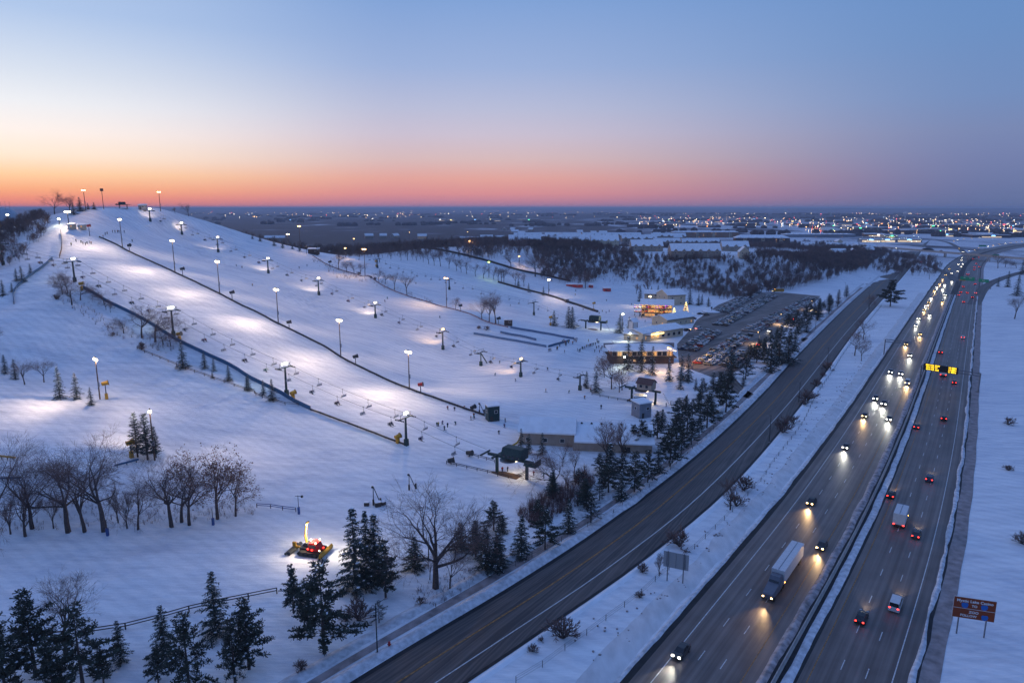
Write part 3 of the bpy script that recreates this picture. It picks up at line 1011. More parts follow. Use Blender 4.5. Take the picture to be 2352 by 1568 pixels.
trees([('J', 985, 725, -15), ('J', 1090, 650, 10), ('J', 1165, 640, 40)], SLIM + SPRUCE[:1], 12, 'tall slim spruce beside the grooming machine', 'from the machine', 'spruce_tree', 'tall spruces by the groomer', 1.15)
trees([('J', 1255, 810, 300)], PINE, 12, 'pine with a bare lower trunk', 'beside the trio of tall spruces', 'pine_tree', None, 1.0)
trees([('J', 1195, 1025, 830)], PINE, 12, 'small round pine', 'behind the lamp post at the path', 'pine_tree', None, 1.3)
trees([('I', 595, 1340, 560)], BARE[4:6], 14, 'slender bare tree with a wide open crown', 'among the corner pines', 'bare_tree', None)
p = ground_at(*S('J', 1705, 715)); TREES.append(tree(p, top_z(p[1], S('F', 0, 1185)[1]) - p[2], BIGBARE, 18, 'great bare spreading tree standing above the bend of the path', rz=1.2, wide=1.15))
trees([('J', 1830, 735, 220), ('J', 1650, 640, 380)], BARE[:4], 14, 'thin bare sapling beside the great spreading tree', 'from the west', 'bare_tree', 'saplings by the great tree')

# the belt of evergreens along the service road
belt = [('J', 2150, 560, 160), ('J', 2260, 540, 200), ('K', 60, 560, 150), ('K', 270, 450, 60), ('K', 480, 370, 10), ('K', 690, 220, 'G', 1380), ('K', 890, 130, 'G', 1330),
        ('G', 965, 1420, 1200), ('G', 1160, 1400, 1120), ('G', 1400, 1240, 950), ('G', 1600, 1100, 740), ('G', 1490, 1160, 890), ('G', 1700, 980, 760), ('G', 1790, 900, 690),
        ('G', 1930, 750, 450), ('G', 1010, 1290, 1070), ('G', 1860, 820, 640), ('G', 1280, 1330, 960), ('G', 2100, 610, 290), ('G', 2045, 470, 250), ('G', 1800, 650, 490), ('G', 1690, 770, 610)]
trees(belt, PINE[:3] + SPRUCE[:2], 12, 'dark evergreen in the belt along the service road', 'from the camera end', 'evergreen_tree', 'evergreen belt along the service road', 1.15)
_bp = resample(road_left[:int(len(road_left) * .62)], 60)
for _i in range(3, 45):
    for _o in (11, 15.5, 20):
        if T_R.random() < .25: continue
        _q = offset(_bp[_i - 1:_i + 2], -_o - T_R.uniform(-1.5, 2))[1]
        if project(_q[0], _q[1], 0)[1] > 1335: continue
        _m = T_R.choice(PINE[:3] + SPRUCE[:2] + CEDAR[:1])
        TREES.append(tree((_q[0], _q[1], 0), T_R.uniform(4.5, 9.5), _m, 12, f'{"tall" if _o == 20 else "squat" if _o == 11 else "middling"} evergreen filling the belt above the path, {ORD[_i - 3]} going along the road', 'evergreen_tree', 'tree', 'evergreens filling the belt', wide=T_R.uniform(1.3, 1.8)))
trees([('G', 1760, 330, 80), ('G', 1700, 320, 90), ('G', 1880, 480, 330), ('G', 1690, 400, 250), ('G', 1830, 400, 300)], SPRUCE + PINE[:1], 12, 'dark spruce beside the lot entrance drive', 'from the west', 'spruce_tree', 'spruces at the lot entrance')
trees([('G', 1590, 330, 120), ('G', 1440, 275, 10), ('G', 1340, 250, 'C', 1270), ('G', 1220, 235, 'C', 1250)], SPRUCE, 12, 'tall spruce in front of the lamplit restaurant', 'from the west', 'spruce_tree', 'spruces at the restaurant', 0.9)
trees([('G', 850, 395, 240), ('G', 935, 432, 235)], SPRUCE, 12, 'dark spruce beside the last tower of the middle chairlift', 'from the west', 'spruce_tree', 'spruces at the end tower', 1.1)
trees([('G', 265, 975, 750), ('G', 335, 975, 795), ('G', 455, 985, 790)], SPRUCE, 12, 'dark spruce in front of the snow-roofed workshop', 'from the west', 'spruce_tree', 'spruces by the workshop', 0.95)
trees([('D', 150, 1500, 1150), ('D', 235, 1490, 1170), ('D', 75, 1570, 1230), ('D', 330, 1230, 1080), ('D', 400, 1215, 1040), ('D', 290, 1390, 1180)], SPRUCE, 12,
      'dense spruce on the strip east of the parked cars', 'from the near end', 'spruce_tree', 'spruces east of the parking lot', 1.35)
trees([('D', 500, 1110, 900), ('D', 600, 1050, 880), ('D', 680, 985, 830), ('D', 755, 905, 790)], CEDAR + FIR_BROWN, 12, 'bushy dark evergreen beyond the parking lot', 'from the near end', 'evergreen_tree', 'evergreens beyond the lot', 1.3)
BUSHY = [conifer(199, 12, 4.2, 'pine', 3.2)]
trees([('D', 1150, 985, 755)], BUSHY, 12, 'broad dark pine', 'alone on the snow between the two roads', 'pine_tree', None, 1.35)
trees([('D', 2200, 810, 660), ('D', 2285, 890, 690), ('D', 2115, 805, 715), ('D', 2330, 700, 560)], SPRUCE, 12, 'dark spruce on the snowfield east of the highway', 'from the highway', 'spruce_tree', 'spruces east of the highway')
trees([('D', 1062, 535, 435), ('D', 1000, 470, 410), ('D', 860, 430, 370)], SPRUCE, 12, 'dark spruce near the far overpass', 'from the west', 'spruce_tree', 'spruces by the overpass', 1.3)
trees([('C', 560, 1157, 1018), ('C', 690, 1175, 975), ('C', 722, 1165, 985)], SPRUCE, 12, 'dark spruce beside the yellow snow gun at the base', 'from the west', 'spruce_tree', 'spruces at the base', 1.25)
trees([('C', 1330, 940, 790), ('C', 1432, 880, 800), ('C', 1492, 875, 788), ('C', 1572, 872, 788), ('C', 1635, 880, 825)], SPRUCE, 12, 'dark spruce behind the lodge', 'from the west', 'spruce_tree', 'spruces behind the lodge')
trees([('C', 1150, 1222, 1045), ('C', 1232, 1215, 1075)], SPRUCE, 12, 'spruce lit green by the lamp at the ticket hall', 'from the west', 'spruce_tree', 'spruces by the ticket hall', 1.2)
trees([('C', 240, 803, 728), ('C', 332, 858, 772), ('C', 465, 888, 802)], SPRUCE, 12, 'small spruce along the dark wall of the far run', 'from the west', 'spruce_tree', 'small spruces on the far run')
trees([('C', 1775, 965, 828), ('C', 1855, 975, 868), ('C', 1884, 965, 868), ('C', 1943, 985, 898), ('C', 1990, 885, 800), ('C', 2045, 868, 780), ('C', 2100, 866, 776), ('C', 2180, 840, 780)], SPRUCE, 12,
      'spruce in the planted strip beyond the lodge drive', 'from the west', 'spruce_tree', 'spruces along the lodge drive', 1.15)
# on the hill
trees([('E', 540, 484, 192), ('E', 690, 490, 252), ('E', 820, 545, 378)], SPRUCE, 12, 'spruce in the row of three above the twin lamp', 'from the west', 'spruce_tree', 'three spruces by the twin lamp', 0.9)
trees([('E', 50, 262, 90), ('E', 140, 312, 130)], SPRUCE, 12, 'spruce on the far bank of the west run', 'from the west', 'spruce_tree', 'spruces on the west bank')
trees([('E', 1235, 1010, 605), ('E', 1325, 1035, 602), ('E', 1400, 1015, 730)], CEDAR, 12, 'tall bronze-green cedar on the knoll', 'from the west', 'cedar_tree', 'cedars on the knoll', 0.95)
trees([('E', 1640, 218, -25), ('E', 1835, 218, 62), ('E', 1918, 238, 118), ('E', 1905, 305, 232), ('E', 2052, 325, 183), ('E', 2215, 415, 283), ('F', 25, 412, 275), ('F', 160, 452, 318), ('F', 240, 505, 307)], SPRUCE, 12,
      'spruce in the strip along the blue padded fence', 'going downhill', 'spruce_tree', 'spruces along the blue fence', 1.05)
trees([('A', 150, 975, 860), ('A', 200, 985, 840), ('A', 275, 915, 820), ('A', 30, 1105, 960), ('A', 110, 1072, 990)], SPRUCE, 12, 'spruce at the edge of the west woods', 'from the west', 'spruce_tree', 'spruces at the west woods', 1.15)
trees([('A', 720, 350, 222), ('A', 845, 335, 268), ('A', 790, 335, 275), ('A', 660, 380, 270)], SPRUCE, 12, 'dark spruce on the summit', 'from the west', 'spruce_tree', 'spruces on the summit', 1.6)
trees([('B', 255, 662, 588), ('B', 332, 684, 612), ('B', 482, 712, 640), ('B', 130, 622, 556), ('B', 418, 692, 640), ('B', 60, 600, 550)], SPRUCE, 12, 'dark spruce behind the skyline of the open slope', 'from the west', 'spruce_tree', 'spruces on the ridge', 1.3)
# bare trees
trees([('I', 290, 182, 'E', 880), ('I', 610, 215, 'E', 885), ('I', 760, 212, 'E', 990), ('I', 932, 205, 'E', 790), ('I', 1238, 192, 'E', 1075), ('I', 1540, 167, 'E', 945), ('I', 1628, 125, 'E', 1090), ('I', -50, 200, 'E', 850)],
      BARE[:6], 14, 'bare oak in the row above the lower run', 'from the west', 'bare_tree', 'bare oaks above the lower run', 1.25)
trees([('I', 1698, 152, 'E', 900), ('I', 1950, 97, 'E', 850), ('I', 2112, 72, 'E', 1020)], OAKLEAF, 13, 'oak with rust-brown leaves above the lower run', 'from the west', 'oak_tree', 'leafy oaks above the lower run', 1.05)
trees([('I', 228, 252, 'E', 1180), ('I', 95, 232, 'E', 1370), ('I', 1060, 130, 'E', 1260), ('I', 1140, 180, 'E', 1290), ('I', 480, 180, 'E', 1300)], BARE[6:8], 14, 'thin bare sapling among oaks above the lower run', 'from the west', 'bare_tree', 'saplings above the lower run', 0.8)
trees([('E', 222, 362, 108), ('E', 395, 342, 102), ('E', -25, 105, 'A', 1330)], BARE[:4], 14, 'round bare tree on the far bank of the west run', 'from the west', 'bare_tree', 'bare trees on the west bank', 1.3)
trees([('A', 560, 1095, 845), ('A', 610, 1092, 880), ('A', 990, 1260, 1150), ('A', 950, 1235, 1110)], OAKLEAF, 13, 'scrubby brown-leaved oak beside the blue fence', 'going downhill', 'oak_tree', 'scrub oaks at the blue fence', 1.1)
trees([('A', 722, 1148, 968), ('A', 935, 1190, 1028), ('A', 1110, 1445, 1275), ('A', 1272, 1485, 1160), ('A', 1392, 1522, 1180), ('A', 1462, 1545, 1345), ('A', 645, 1190, 960), ('A', 1530, 1560, 1400)], BARE[:6], 14,
      'bare tree on the bank below the blue fence', 'going downhill', 'bare_tree', 'bare trees at the blue fence', 1.2)
trees([('A', 490, 372, 128), ('A', 625, 372, 180)], BARE[:3], 14, 'great round bare tree on the summit', 'from the west', 'bare_tree', 'bare trees on the summit', 1.25)
trees([('A', 1080, 320, 250), ('A', 1570, 372, 300), ('A', 1690, 398, 265)], BARE[:4], 14, 'bare tree peeping over the crest', 'from the west', 'bare_tree', 'bare trees behind the crest')
trees([('B', 830, 875, 700), ('B', 970, 912, 765), ('B', 905, 900, 780), ('B', 1195, 995, 840), ('B', 1250, 1000, 890), ('B', 1332, 1055, 872), ('B', 1445, 1105, 872), ('B', 1030, 918, 800)], BARE[:6] + OAKLEAF[:1], 14,
      'bare tree along the net fence on the ridge', 'from the west', 'bare_tree', 'bare trees along the net fence', 1.2)
trees([('B', 2117, 1325, 1085), ('B', 2182, 1345, 1085), ('B', 2240, 1358, 1050)], BARE[:4], 14, 'round-crowned bare tree above the blue barriers', 'from the west', 'bare_tree', 'three bare trees above the barriers', 1.2)
trees([('B', 1880, 1230, 1100)], OAKLEAF, 13, 'small rusty-leaved tree', 'beside the orange lamp on the net fence', 'oak_tree', None)
trees([('B', 1200, 812, 655), ('B', 1300, 782, 660), ('B', 1392, 795, 680), ('B', 1530, 795, 645), ('B', 1640, 825, 660), ('B', 1745, 845, 690), ('B', 1822, 865, 730), ('B', 1890, 885, 740), ('B', 1980, 912, 765), ('B', 2060, 935, 790),
       ('B', 2132, 955, 805), ('B', 2222, 965, 810), ('B', 2292, 985, 840), ('C', 110, 765, 610), ('C', 212, 795, 640), ('C', 290, 805, 668), ('B', 1450, 790, 660), ('B', 1590, 805, 690), ('B', 1690, 838, 700), ('B', 1930, 900, 770), ('C', 60, 755, 620)],
      BARE[:4], 14, 'bare tree in the belt beyond the far run', 'from the west', 'bare_tree', 'bare trees beyond the far run', 1.1)
trees([('C', 392, 718, 468), ('C', 175, 645, 478), ('C', 840, 822, 648), ('C', 705, 762, 608)], BARE[4:6], 14, 'wide bare oak near the tubing lane', 'from the west', 'bare_tree', 'oaks by the tubing lane', 1.1)
trees([('C', 1298, 872, 768), ('C', 1402, 872, 738), ('C', 1695, 872, 700)], BARE[6:8], 14, 'tall thin bare tree behind the lodge', 'from the west', 'bare_tree', 'bare trees behind the lodge')
trees([('G', 1075, 402, -20), ('G', 1145, 432, 180), ('G', 1010, 300, 90)], OAKLEAF, 13, 'tall rust-leaved tree in the clump by the end tower', 'from the west', 'oak_tree', 'rusty trees by the end tower', 1.0)
trees([('G', 1170, 412, 230)], BARE[4:6], 14, 'leaning bare tree', 'beside the brown-roofed lift station', 'bare_tree', None, 1.3)
trees([('G', 1030, 1082, 645), ('G', 1170, 1015, 675)], BARE[6:8], 14, 'vase-shaped bare tree in front of the workshop', 'from the west', 'bare_tree', 'vase trees at the workshop', 1.15)
trees([('G', 570, 1335, 940)], BARE[4:6], 14, 'bare spreading tree', 'between the near lift station and the evergreen belt', 'bare_tree', None, 1.3)
trees([('G', 660, 1290, 1080), ('G', 740, 1180, 890), ('G', 640, 1100, 810)], BARE[:4], 14, 'reddish bare tree in the thicket below the workshop', 'from the west', 'bare_tree', 'thicket trees', 1.0)
trees([('D', 1530, 592, 498), ('D', 2115, 642, 490), ('D', 2182, 632, 535), ('D', 2280, 642, 568), ('D', 1292, 645, 500), ('D', 2265, 1095, 850)], BARE[:6], 14, 'bare tree on the snow around the interchange', 'from the west', 'bare_tree', 'bare trees at the interchange', 1.25)
trees([('D', 892, 1472, 1305), ('D', 832, 1425, 1150), ('D', 905, 1285, 1040), ('D', 960, 1010, 850)], OAKLEAF[:2] + BARE[:2], 13, 'rusty young tree on the verge east of the service road', 'going away', 'oak_tree', 'young trees on the verge', 1.1)
trees([('K', 1502, 602, 390)], BARE[6:8], 14, 'slender bare tree', 'beside the back of the road sign', 'bare_tree', None)
trees([('G', 2140, 1482, 1180)], BARE[6:8], 14, 'slender bare tree', 'on the verge above the road bend', 'bare_tree', None, 0.9)


def shrubs(items, desc, where, group, mods=None):
    its = []
    for k, x, y, ty in items:
        p = ground_at(*S(k, x, y))
        its.append((p, max(0.6, top_z(p[1], S(k, 0, ty)[1]) - p[2])))
    for i, (p, h) in enumerate(its):
        m = (mods or SHRUB)[i % 3]
        tree(p, h, m, 2.5, f'{desc}, {ORD[i]} {where}' if len(its) > 1 else f'{desc} {where}', 'bare_shrub', 'shrub', group, wide=1.25)


shrubs([('K', 375, 1285, 1205), ('K', 450, 1190, 1150), ('K', 640, 1160, 975), ('K', 1350, 570, 480), ('K', 1690, 345, 185), ('K', 1330, 800, 740)], 'bare shrub on the snow verge below the road sign', 'from the camera', 'shrubs on the verge')
shrubs([('H', 185, 790, 640), ('H', 285, 715, 635), ('H', 410, 510, 400), ('H', 490, 380, 300), ('H', 590, 230, 150), ('H', 380, 545, 490), ('H', 545, 290, 240)], 'bare shrub beside the service road lamps', 'from the camera', 'shrubs between the lamps')
shrubs([('G', 2270, 1310, 1160), ('G', 2190, 1450, 1340)], 'twiggy shrub beside the slender tree on the verge', 'from the tree', 'shrubs by the slender tree')
shrubs([('J', 1000, 1000, 800), ('J', 1560, 860, 790), ('J', 900, 1010, 930), ('J', 500, 1450, 1350)], 'low bare shrub on the bank above the path', 'from the evergreens', 'shrubs above the path')
shrubs([('L', 2340, 320, 200), ('H', 2205, 720, 650), ('H', 2210, 1130, 1075)], 'dark low shrub on the snowfield east of the highway', 'from the sign', 'shrubs on the east field')
shrubs([('B', 2090, 1405, 1370), ('B', 2160, 1415, 1375), ('B', 1120, 950, 925), ('B', 1160, 965, 940), ('B', 1010, 920, 890)], 'small reddish shrub by the net fence', 'going downhill', 'shrubs by the net fence')
shrubs([('A', 1270, 1568, 1515), ('A', 1010, 1470, 1430), ('A', 505, 1140, 1090), ('E', 1270, 50, 0)], 'low shrub on the bank under the blue fence', 'from the west', 'shrubs under the blue fence')


def scrub(name, label, poly, n, hmin, hmax, seed, stems=5, material=M_BRUSH, world=False):
    """Undergrowth that reads as one mass: thin stems fanning up."""
    r = random.Random(seed)
    pts = np.array([ground_at(u, v)[:2] for u, v in poly]) if not world else np.array(poly, float)
    lo, hi = pts.min(0), pts.max(0)
    P = []
    while len(P) < n:
        q = (r.uniform(lo[0], hi[0]), r.uniform(lo[1], hi[1]))
        c = False; j = len(pts) - 1
        for i in range(len(pts)):
            if (pts[i][1] > q[1]) != (pts[j][1] > q[1]) and q[0] < (pts[j][0] - pts[i][0]) * (q[1] - pts[i][1]) / (pts[j][1] - pts[i][1]) + pts[i][0]: c = not c
            j = i
        if c: P.append(q)
    P = np.array(P); Z = height(P[:, 0], P[:, 1])
    mb = MB()
    for (x, y), z in zip(P, Z):
        h = r.uniform(hmin, hmax)
        for _ in range(stems):
            a = r.uniform(0, 6.28); s = r.uniform(.1, .5) * h
            b = Vector((x + r.gauss(0, .15), y + r.gauss(0, .15), z - .1)); t = b + Vector((math.cos(a) * s, math.sin(a) * s, h * r.uniform(.6, 1)))
            w = Vector((-math.sin(a), math.cos(a), 0)) * (0.02 + 0.012 * h)
            mb.add([b - w, b + w, t], [(0, 1, 2)])
            m_ = b.lerp(t, .55)
            for _ in range(2):
                e = m_ + Vector((r.gauss(0, .25) * h, r.gauss(0, .25) * h, h * r.uniform(.15, .4)))
                mb.add([m_ - w * .5, m_ + w * .5, e], [(0, 1, 2)])
    o = struct(name, mb.mesh(name, material), kind='stuff')
    o['label'] = label; o['category'] = 'brush'
    return o


scrub('undergrowth', 'reddish leafless brush in the thicket below the workshop', [(1180, 1185), (1290, 1120), (1340, 1085), (1370, 1110), (1330, 1160), (1230, 1215)], 420, 1.5, 4.2, 3, 7)
scrub('undergrowth', 'thin leafless brush under the oaks above the lower run', [(0, 1225), (150, 1215), (300, 1210), (430, 1200), (600, 1180), (560, 1150), (300, 1150), (0, 1150)], 220, .8, 2.2, 4, 4)
scrub('undergrowth', 'low brown weeds below the great spreading tree', [(940, 1370), (1000, 1395), (1090, 1340), (1150, 1290), (1080, 1300), (960, 1340)], 160, .4, 1.2, 5, 5)
scrub('undergrowth', 'brown scrub on the treed bank below the blue fence', [(120, 640), (170, 690), (260, 735), (340, 775), (400, 800), (380, 820), (300, 790), (200, 735), (130, 690)], 160, .8, 2.4, 6, 5)
scrub('undergrowth', 'brush and saplings along the net fence on the ridge', [(720, 592), (800, 625), (900, 655), (990, 690), (1000, 702), (900, 672), (790, 640), (715, 602)], 170, .8, 2.6, 7, 5)
scrub('undergrowth', 'brush on the snowy bluff behind the lodge', [(1380, 640), (1460, 610), (1550, 635), (1620, 660), (1600, 668), (1500, 650), (1390, 655)], 200, 1, 4, 8, 5)


def woods(name, label, poly, n, hmin, hmax, seed, world=False, evergreen=0.03):
    """A wood seen as one mass: many slight bare trees in one object."""
    r = random.Random(seed)
    pts = np.array(poly, float) if world else np.array([ground_at(u, v)[:2] for u, v in poly])
    lo, hi = pts.min(0), pts.max(0)
    P = []
    while len(P) < n:
        q = (r.uniform(lo[0], hi[0]), r.uniform(lo[1], hi[1]))
        c = False; j = len(pts) - 1
        for i in range(len(pts)):
            if (pts[i][1] > q[1]) != (pts[j][1] > q[1]) and q[0] < (pts[j][0] - pts[i][0]) * (q[1] - pts[i][1]) / (pts[j][1] - pts[i][1]) + pts[i][0]: c = not c
            j = i
        if c: P.append(q)
    P = np.array(P); Z = height(P[:, 0], P[:, 1])
    # a few template trees, copied as arrays
    temps = []
    for s in range(6):
        tr, tw = [], []
        R = random.Random(seed * 10 + s)
        w = 0.014
        tr += [(-w, 0, 0), (w, 0, 0), (0, 0, .8), (0, -w, 0), (0, w, 0), (0, 0, .8)]
        sx, sz = R.uniform(.26, .40), R.uniform(.30, .38)
        for k in range(64):
            a = R.uniform(0, 6.28); c = R.uniform(-.75, 1); q = math.sqrt(max(0, 1 - c * c)); rr = R.uniform(.55, 1.0)
            e = (math.cos(a) * q * sx * rr, math.sin(a) * q * sx * rr, .62 + c * sz * rr)
            b = (e[0] * .35, e[1] * .35, e[2] - R.uniform(.08, .22))
            ww = R.uniform(.010, .020); a2 = R.uniform(0, 3.14)
            n2 = (math.cos(a2) * ww, math.sin(a2) * ww, 0)
            tw += [(b[0] - n2[0], b[1] - n2[1], b[2]), (b[0] + n2[0], b[1] + n2[1], b[2]), e]
            e2 = (e[0] + R.gauss(0, .05), e[1] + R.gauss(0, .05), e[2] + R.uniform(-.02, .09)); m_ = [(b[i] + e[i]) / 2 for i in range(3)]
            tw += [(m_[0] - ww * .7, m_[1], m_[2]), (m_[0] + ww * .7, m_[1], m_[2]), e2]
        temps.append(np.array(tr + tw))
    V = []
    for (x, y), z in zip(P, Z):
        h = r.uniform(hmin, hmax); t = temps[r.randrange(6)]; a = r.uniform(0, 6.28)
        c, s = math.cos(a) * h * r.uniform(.8, 1.2), math.sin(a) * h
        q = np.empty_like(t)
        q[:, 0] = x + t[:, 0] * c - t[:, 1] * s; q[:, 1] = y + t[:, 0] * s + t[:, 1] * c; q[:, 2] = z - .2 + t[:, 2] * h
        V.append(q)
    V = np.concatenate(V)
    me = bpy.data.meshes.new(name)
    m = len(V)
    me.vertices.add(m); me.vertices.foreach_set('co', V.ravel())
    me.loops.add(m); me.loops.foreach_set('vertex_index', np.arange(m))
    me.polygons.add(m // 3); me.polygons.foreach_set('loop_start', np.arange(0, m, 3)); me.polygons.foreach_set('loop_total', np.full(m // 3, 3))
    me.update(calc_edges=True)
    me.materials.append(M_WOODS)
    o = struct(name, me, kind='stuff'); o['label'] = label; o['category'] = 'woods'
    return o


woods('woods', 'grey-brown leafless wood on the west flank of the hill', [(-243, 338), (-252, 372), (-268, 402), (-285, 425), (-330, 480), (-470, 500), (-470, 330), (-330, 300), (-262, 310)], 1900, 5, 8.5, 1, True)
woods('woods', 'dark leafless wood behind the skyline of the ski hill', [(-330, 560), (-215, 575), (-185, 610), (-120, 640), (-40, 650), (20, 720), (70, 800), (120, 960), (60, 1250), (-600, 1250), (-420, 800)], 3600, 9, 15, 2, True)
woods('woods', 'dark wooded ravine below the row houses', [(1240, 640), (1330, 660), (1400, 632), (1480, 606), (1560, 618), (1630, 655), (1720, 682), (1830, 662), (1920, 645), (1990, 622), (2008, 600), (1970, 578), (1900, 572), (1850, 588), (1700, 604), (1500, 596), (1380, 570), (1180, 545)],
      4800, 7, 11.5, 3)
woods('woods', 'strip of leafless trees between the row houses and the town', [(90, 1020), (230, 1250), (640, 1250), (600, 980), (540, 860), (470, 760), (420, 760), (430, 900), (330, 940), (150, 940)], 1700, 8, 13, 4, True)

woods('woods', 'thin scrubby trees on the snowy bluff behind the lodge', [(1400, 618), (1480, 604), (1570, 618), (1640, 652), (1740, 684), (1690, 690), (1600, 672), (1500, 652), (1420, 645)], 420, 4, 8.5, 5)

# ---------------------------------------------------------------- lamp standards
POLE_CACHE = {}


def unit_tube(r0, r1, n, material, key):
    if key not in POLE_CACHE:
        POLE_CACHE[key] = MB().tube((0, 0, 0), (0, 0, 1), r0, r1, n).mesh('pole', material)
    return POLE_CACHE[key]


_fx = MB().box(0, 0, 0, 0.75, 0.55, 0.16).tube((0, 0, .16), (0, 0, .5), .05, .05, 5).mesh('floodlight', M_DSTEEL)
LENS = {k: MB().box(0, 0, -0.09, 0.66, 0.46, 0.1, top=1.0).ball(0, 0, -.06, .42, 8).mesh('lens', m) for k, m in (('cool', M_LAMPC), ('white', M_LAMP), ('warm', M_LAMPW), ('green', M_LAMPG))}
LIGHTCOL = {'cool': (0.93, 0.98, 0.76), 'white': (1.0, 0.73, 0.52), 'warm': (1.0, 0.60, 0.26), 'green': (0.7, 1.0, 0.25)}
DN = Vector((-0.57, -0.82, 0)); DOWNHILL = Vector((0.82, -0.57, 0))


def slope_lamp(k, x, y, ty, label, col='white', heads=3, power=9000, aims=((-0.57, -0.82, -1.0),), d=None, group=None, base=None, size=118, box=True, k2=None, ph=None):
    p = base or (ground_at(*S(k, x, y)) if d is None else at_d(*S(k, x, y), d))
    z = mesh_z(p[0], p[1])
    h = ph or (top_z(p[1], S(k2 or k, 0, ty)[1]) - z)
    h = max(4.0, min(24.0, h))
    o = thing('light_pole', label, 'light pole', (p[0], p[1], z - 0.1), 0, group)
    part('pole', unit_tube(0.24, 0.15, 8, M_WOODPOLE, 'wood'), o, scale=(1, 1, h + .1))
    rz = math.atan2(aims[0][1], aims[0][0]) + math.pi / 2
    part('crossarm', _arm_mesh, o, (0, 0, h - 0.25), rz)
    c, s = math.cos(rz), math.sin(rz)
    for i in range(heads):
        ox = (i - (heads - 1) / 2) * 0.8
        f = part('floodlight', _fx, o, (ox * c, ox * s, h - 0.75), rz)
        part('lens', LENS[col], f)
    if box:
        part('control_box', _box_mesh, o, (0.3, -0.3, min(4.5, h * 0.3)), 0.4)
    for a in aims:
        at = (0.45 * a[0], 0.45 * a[1], h - 0.95)
        lamp(o, at, power * 2.5, LIGHTCOL[col], 'SPOT', (a[0], a[1], -.2), 98, 1.0, 0.5)
        lamp(o, at, power * .62, LIGHTCOL[col], 'SPOT', (a[0], a[1], -.6), 120, 1.0, 0.5)
    lamp(o, (0, 0, h - 1.4), power * .2, LIGHTCOL[col], 'POINT', radius=.5)
    return o


_arm_mesh = MB().box(0, 0, -0.1, 3.0, 0.16, 0.18).mesh('crossarm', M_DSTEEL)
_box_mesh = MB().box(0, 0, 0, 0.5, 0.4, 1.6).mesh('control_box', M_STEEL)

A2 = ((-0.57, -0.82, -0.9), (0.35, -0.94, -0.9), (0.75, 0.6, -0.9))
for i, (k, x, y, k2, ty) in enumerate([('A', 1100, 690, 'A', 410), ('A', 1570, 905, 'A', 600), ('A', 1970, 1095, 'A', 785), ('B', 293, 1365, 'B', 1035), ('F', 853, 120, 'B', 1310), ('F', 1467, 405, 'F', 50)]):
    slope_lamp(k, x, y, ty, f'tall floodlight pole, {ORD[i]} from the summit along the dark slope fence', 'white', 4, 15000, A2, group='floodlights along the slope fence', k2=k2)
slope_lamp('A', 768, 338, 150, 'floodlight pole beside the summit spruces', 'warm', 3, 5000, ((0.6, -0.7, -1.0),))
slope_lamp('A', 1440, 352, 200, 'floodlight pole standing behind the crest against the sky', 'warm', 3, 5000, ((0.6, -0.7, -1.0),), ph=14)
slope_lamp('A', 618, 480, 343, 'bright floodlight pole behind the two starting huts', 'white', 4, 14000, ((0.35, -0.9, -0.8),))
slope_lamp('A', 533, 470, 412, 'small floodlight pole in the trees west of the starting huts', 'cool', 2, 2500, ((0.2, -0.9, -1.0),))
slope_lamp('A', 78, 470, 370, 'floodlight pole in the west woods below the storage dome', 'cool', 2, 2500, ((0.3, -0.9, -1.0),))
slope_lamp('A', 2095, 470, 350, 'floodlight pole beyond the skyline of the open slope', 'white', 3, 4000, ((0.3, -0.9, -1.0),), ph=13, base=(-190, 585, 0))
slope_lamp('B', 490, 700, 475, 'floodlight pole at the top of the far chairlift', 'warm', 3, 7000, ((0.4, -0.9, -0.9),))
slope_lamp('B', 975, 735, 580, 'floodlight pole on the upper far run, taller of two in the trees', 'warm', 3, 5000, ((0.4, -0.9, -0.9),))
slope_lamp('B', 895, 765, 672, 'shorter floodlight pole in the trees on the upper far run', 'warm', 2, 4000, ((0.4, -0.9, -0.9),))
slope_lamp('B', 1070, 932, 680, 'floodlight pole at the bend of the net fence', 'warm', 4, 12000, ((-0.3, -0.9, -0.9), (0.8, 0.1, -0.9)))
slope_lamp('B', 1470, 640, 532, 'floodlight pole in the belt of bare trees', 'warm', 2, 3000, ((0.4, -0.9, -0.9),))
slope_lamp('B', 1990, 640, 525, 'upper floodlight pole at the head of the tubing lane', 'warm', 2, 4000, ((0.4, -0.9, -0.9),))
slope_lamp('B', 2005, 690, 610, 'lower floodlight pole at the head of the tubing lane', 'warm', 2, 6000, ((0.4, -0.9, -0.9),))
slope_lamp('B', 2180, 945, 797, 'lamp pole glowing green in the tree belt', 'green', 2, 2500, ((0.2, -0.9, -0.9),))
slope_lamp('B', 1800, 1212, 938, 'orange floodlight pole on the lower net fence', 'warm', 4, 12000, ((-0.5, -0.7, -0.9), (0.8, 0.3, -0.9)))
slope_lamp('C', 248, 610, 527, 'floodlight pole beside the tubing lane', 'warm', 2, 6000, ((0.4, -0.9, -0.9),))
slope_lamp('C', 512, 892, 735, 'floodlight pole on the dark wall of the beginner area', 'white', 3, 10000, ((0.3, -0.7, -0.9), (0.5, 0.6, -0.9)))
slope_lamp('C', 1418, 990, 885, 'floodlight pole behind the lamplit lodge', 'white', 3, 5000, ((-0.8, -0.4, -0.9),))
slope_lamp('C', 1172, 1195, 1040, 'lamp pole between the spruces at the ticket hall', 'cool', 2, 6000, ((0.3, -0.9, -0.9), (-0.8, -.2, -1)))
slope_lamp('C', 1240, 1290, 1210, 'small lamp on the corner of the ticket hall', 'cool', 1, 2500, ((-0.5, -0.6, -1.0),), box=False)
slope_lamp('G', 1585, 215, 'C' and 20, 'tall sodium lamp at the corner of the parking lot', 'warm', 3, 9000, ((0.8, 0.4, -0.9), (-0.5, -0.7, -1.0)))
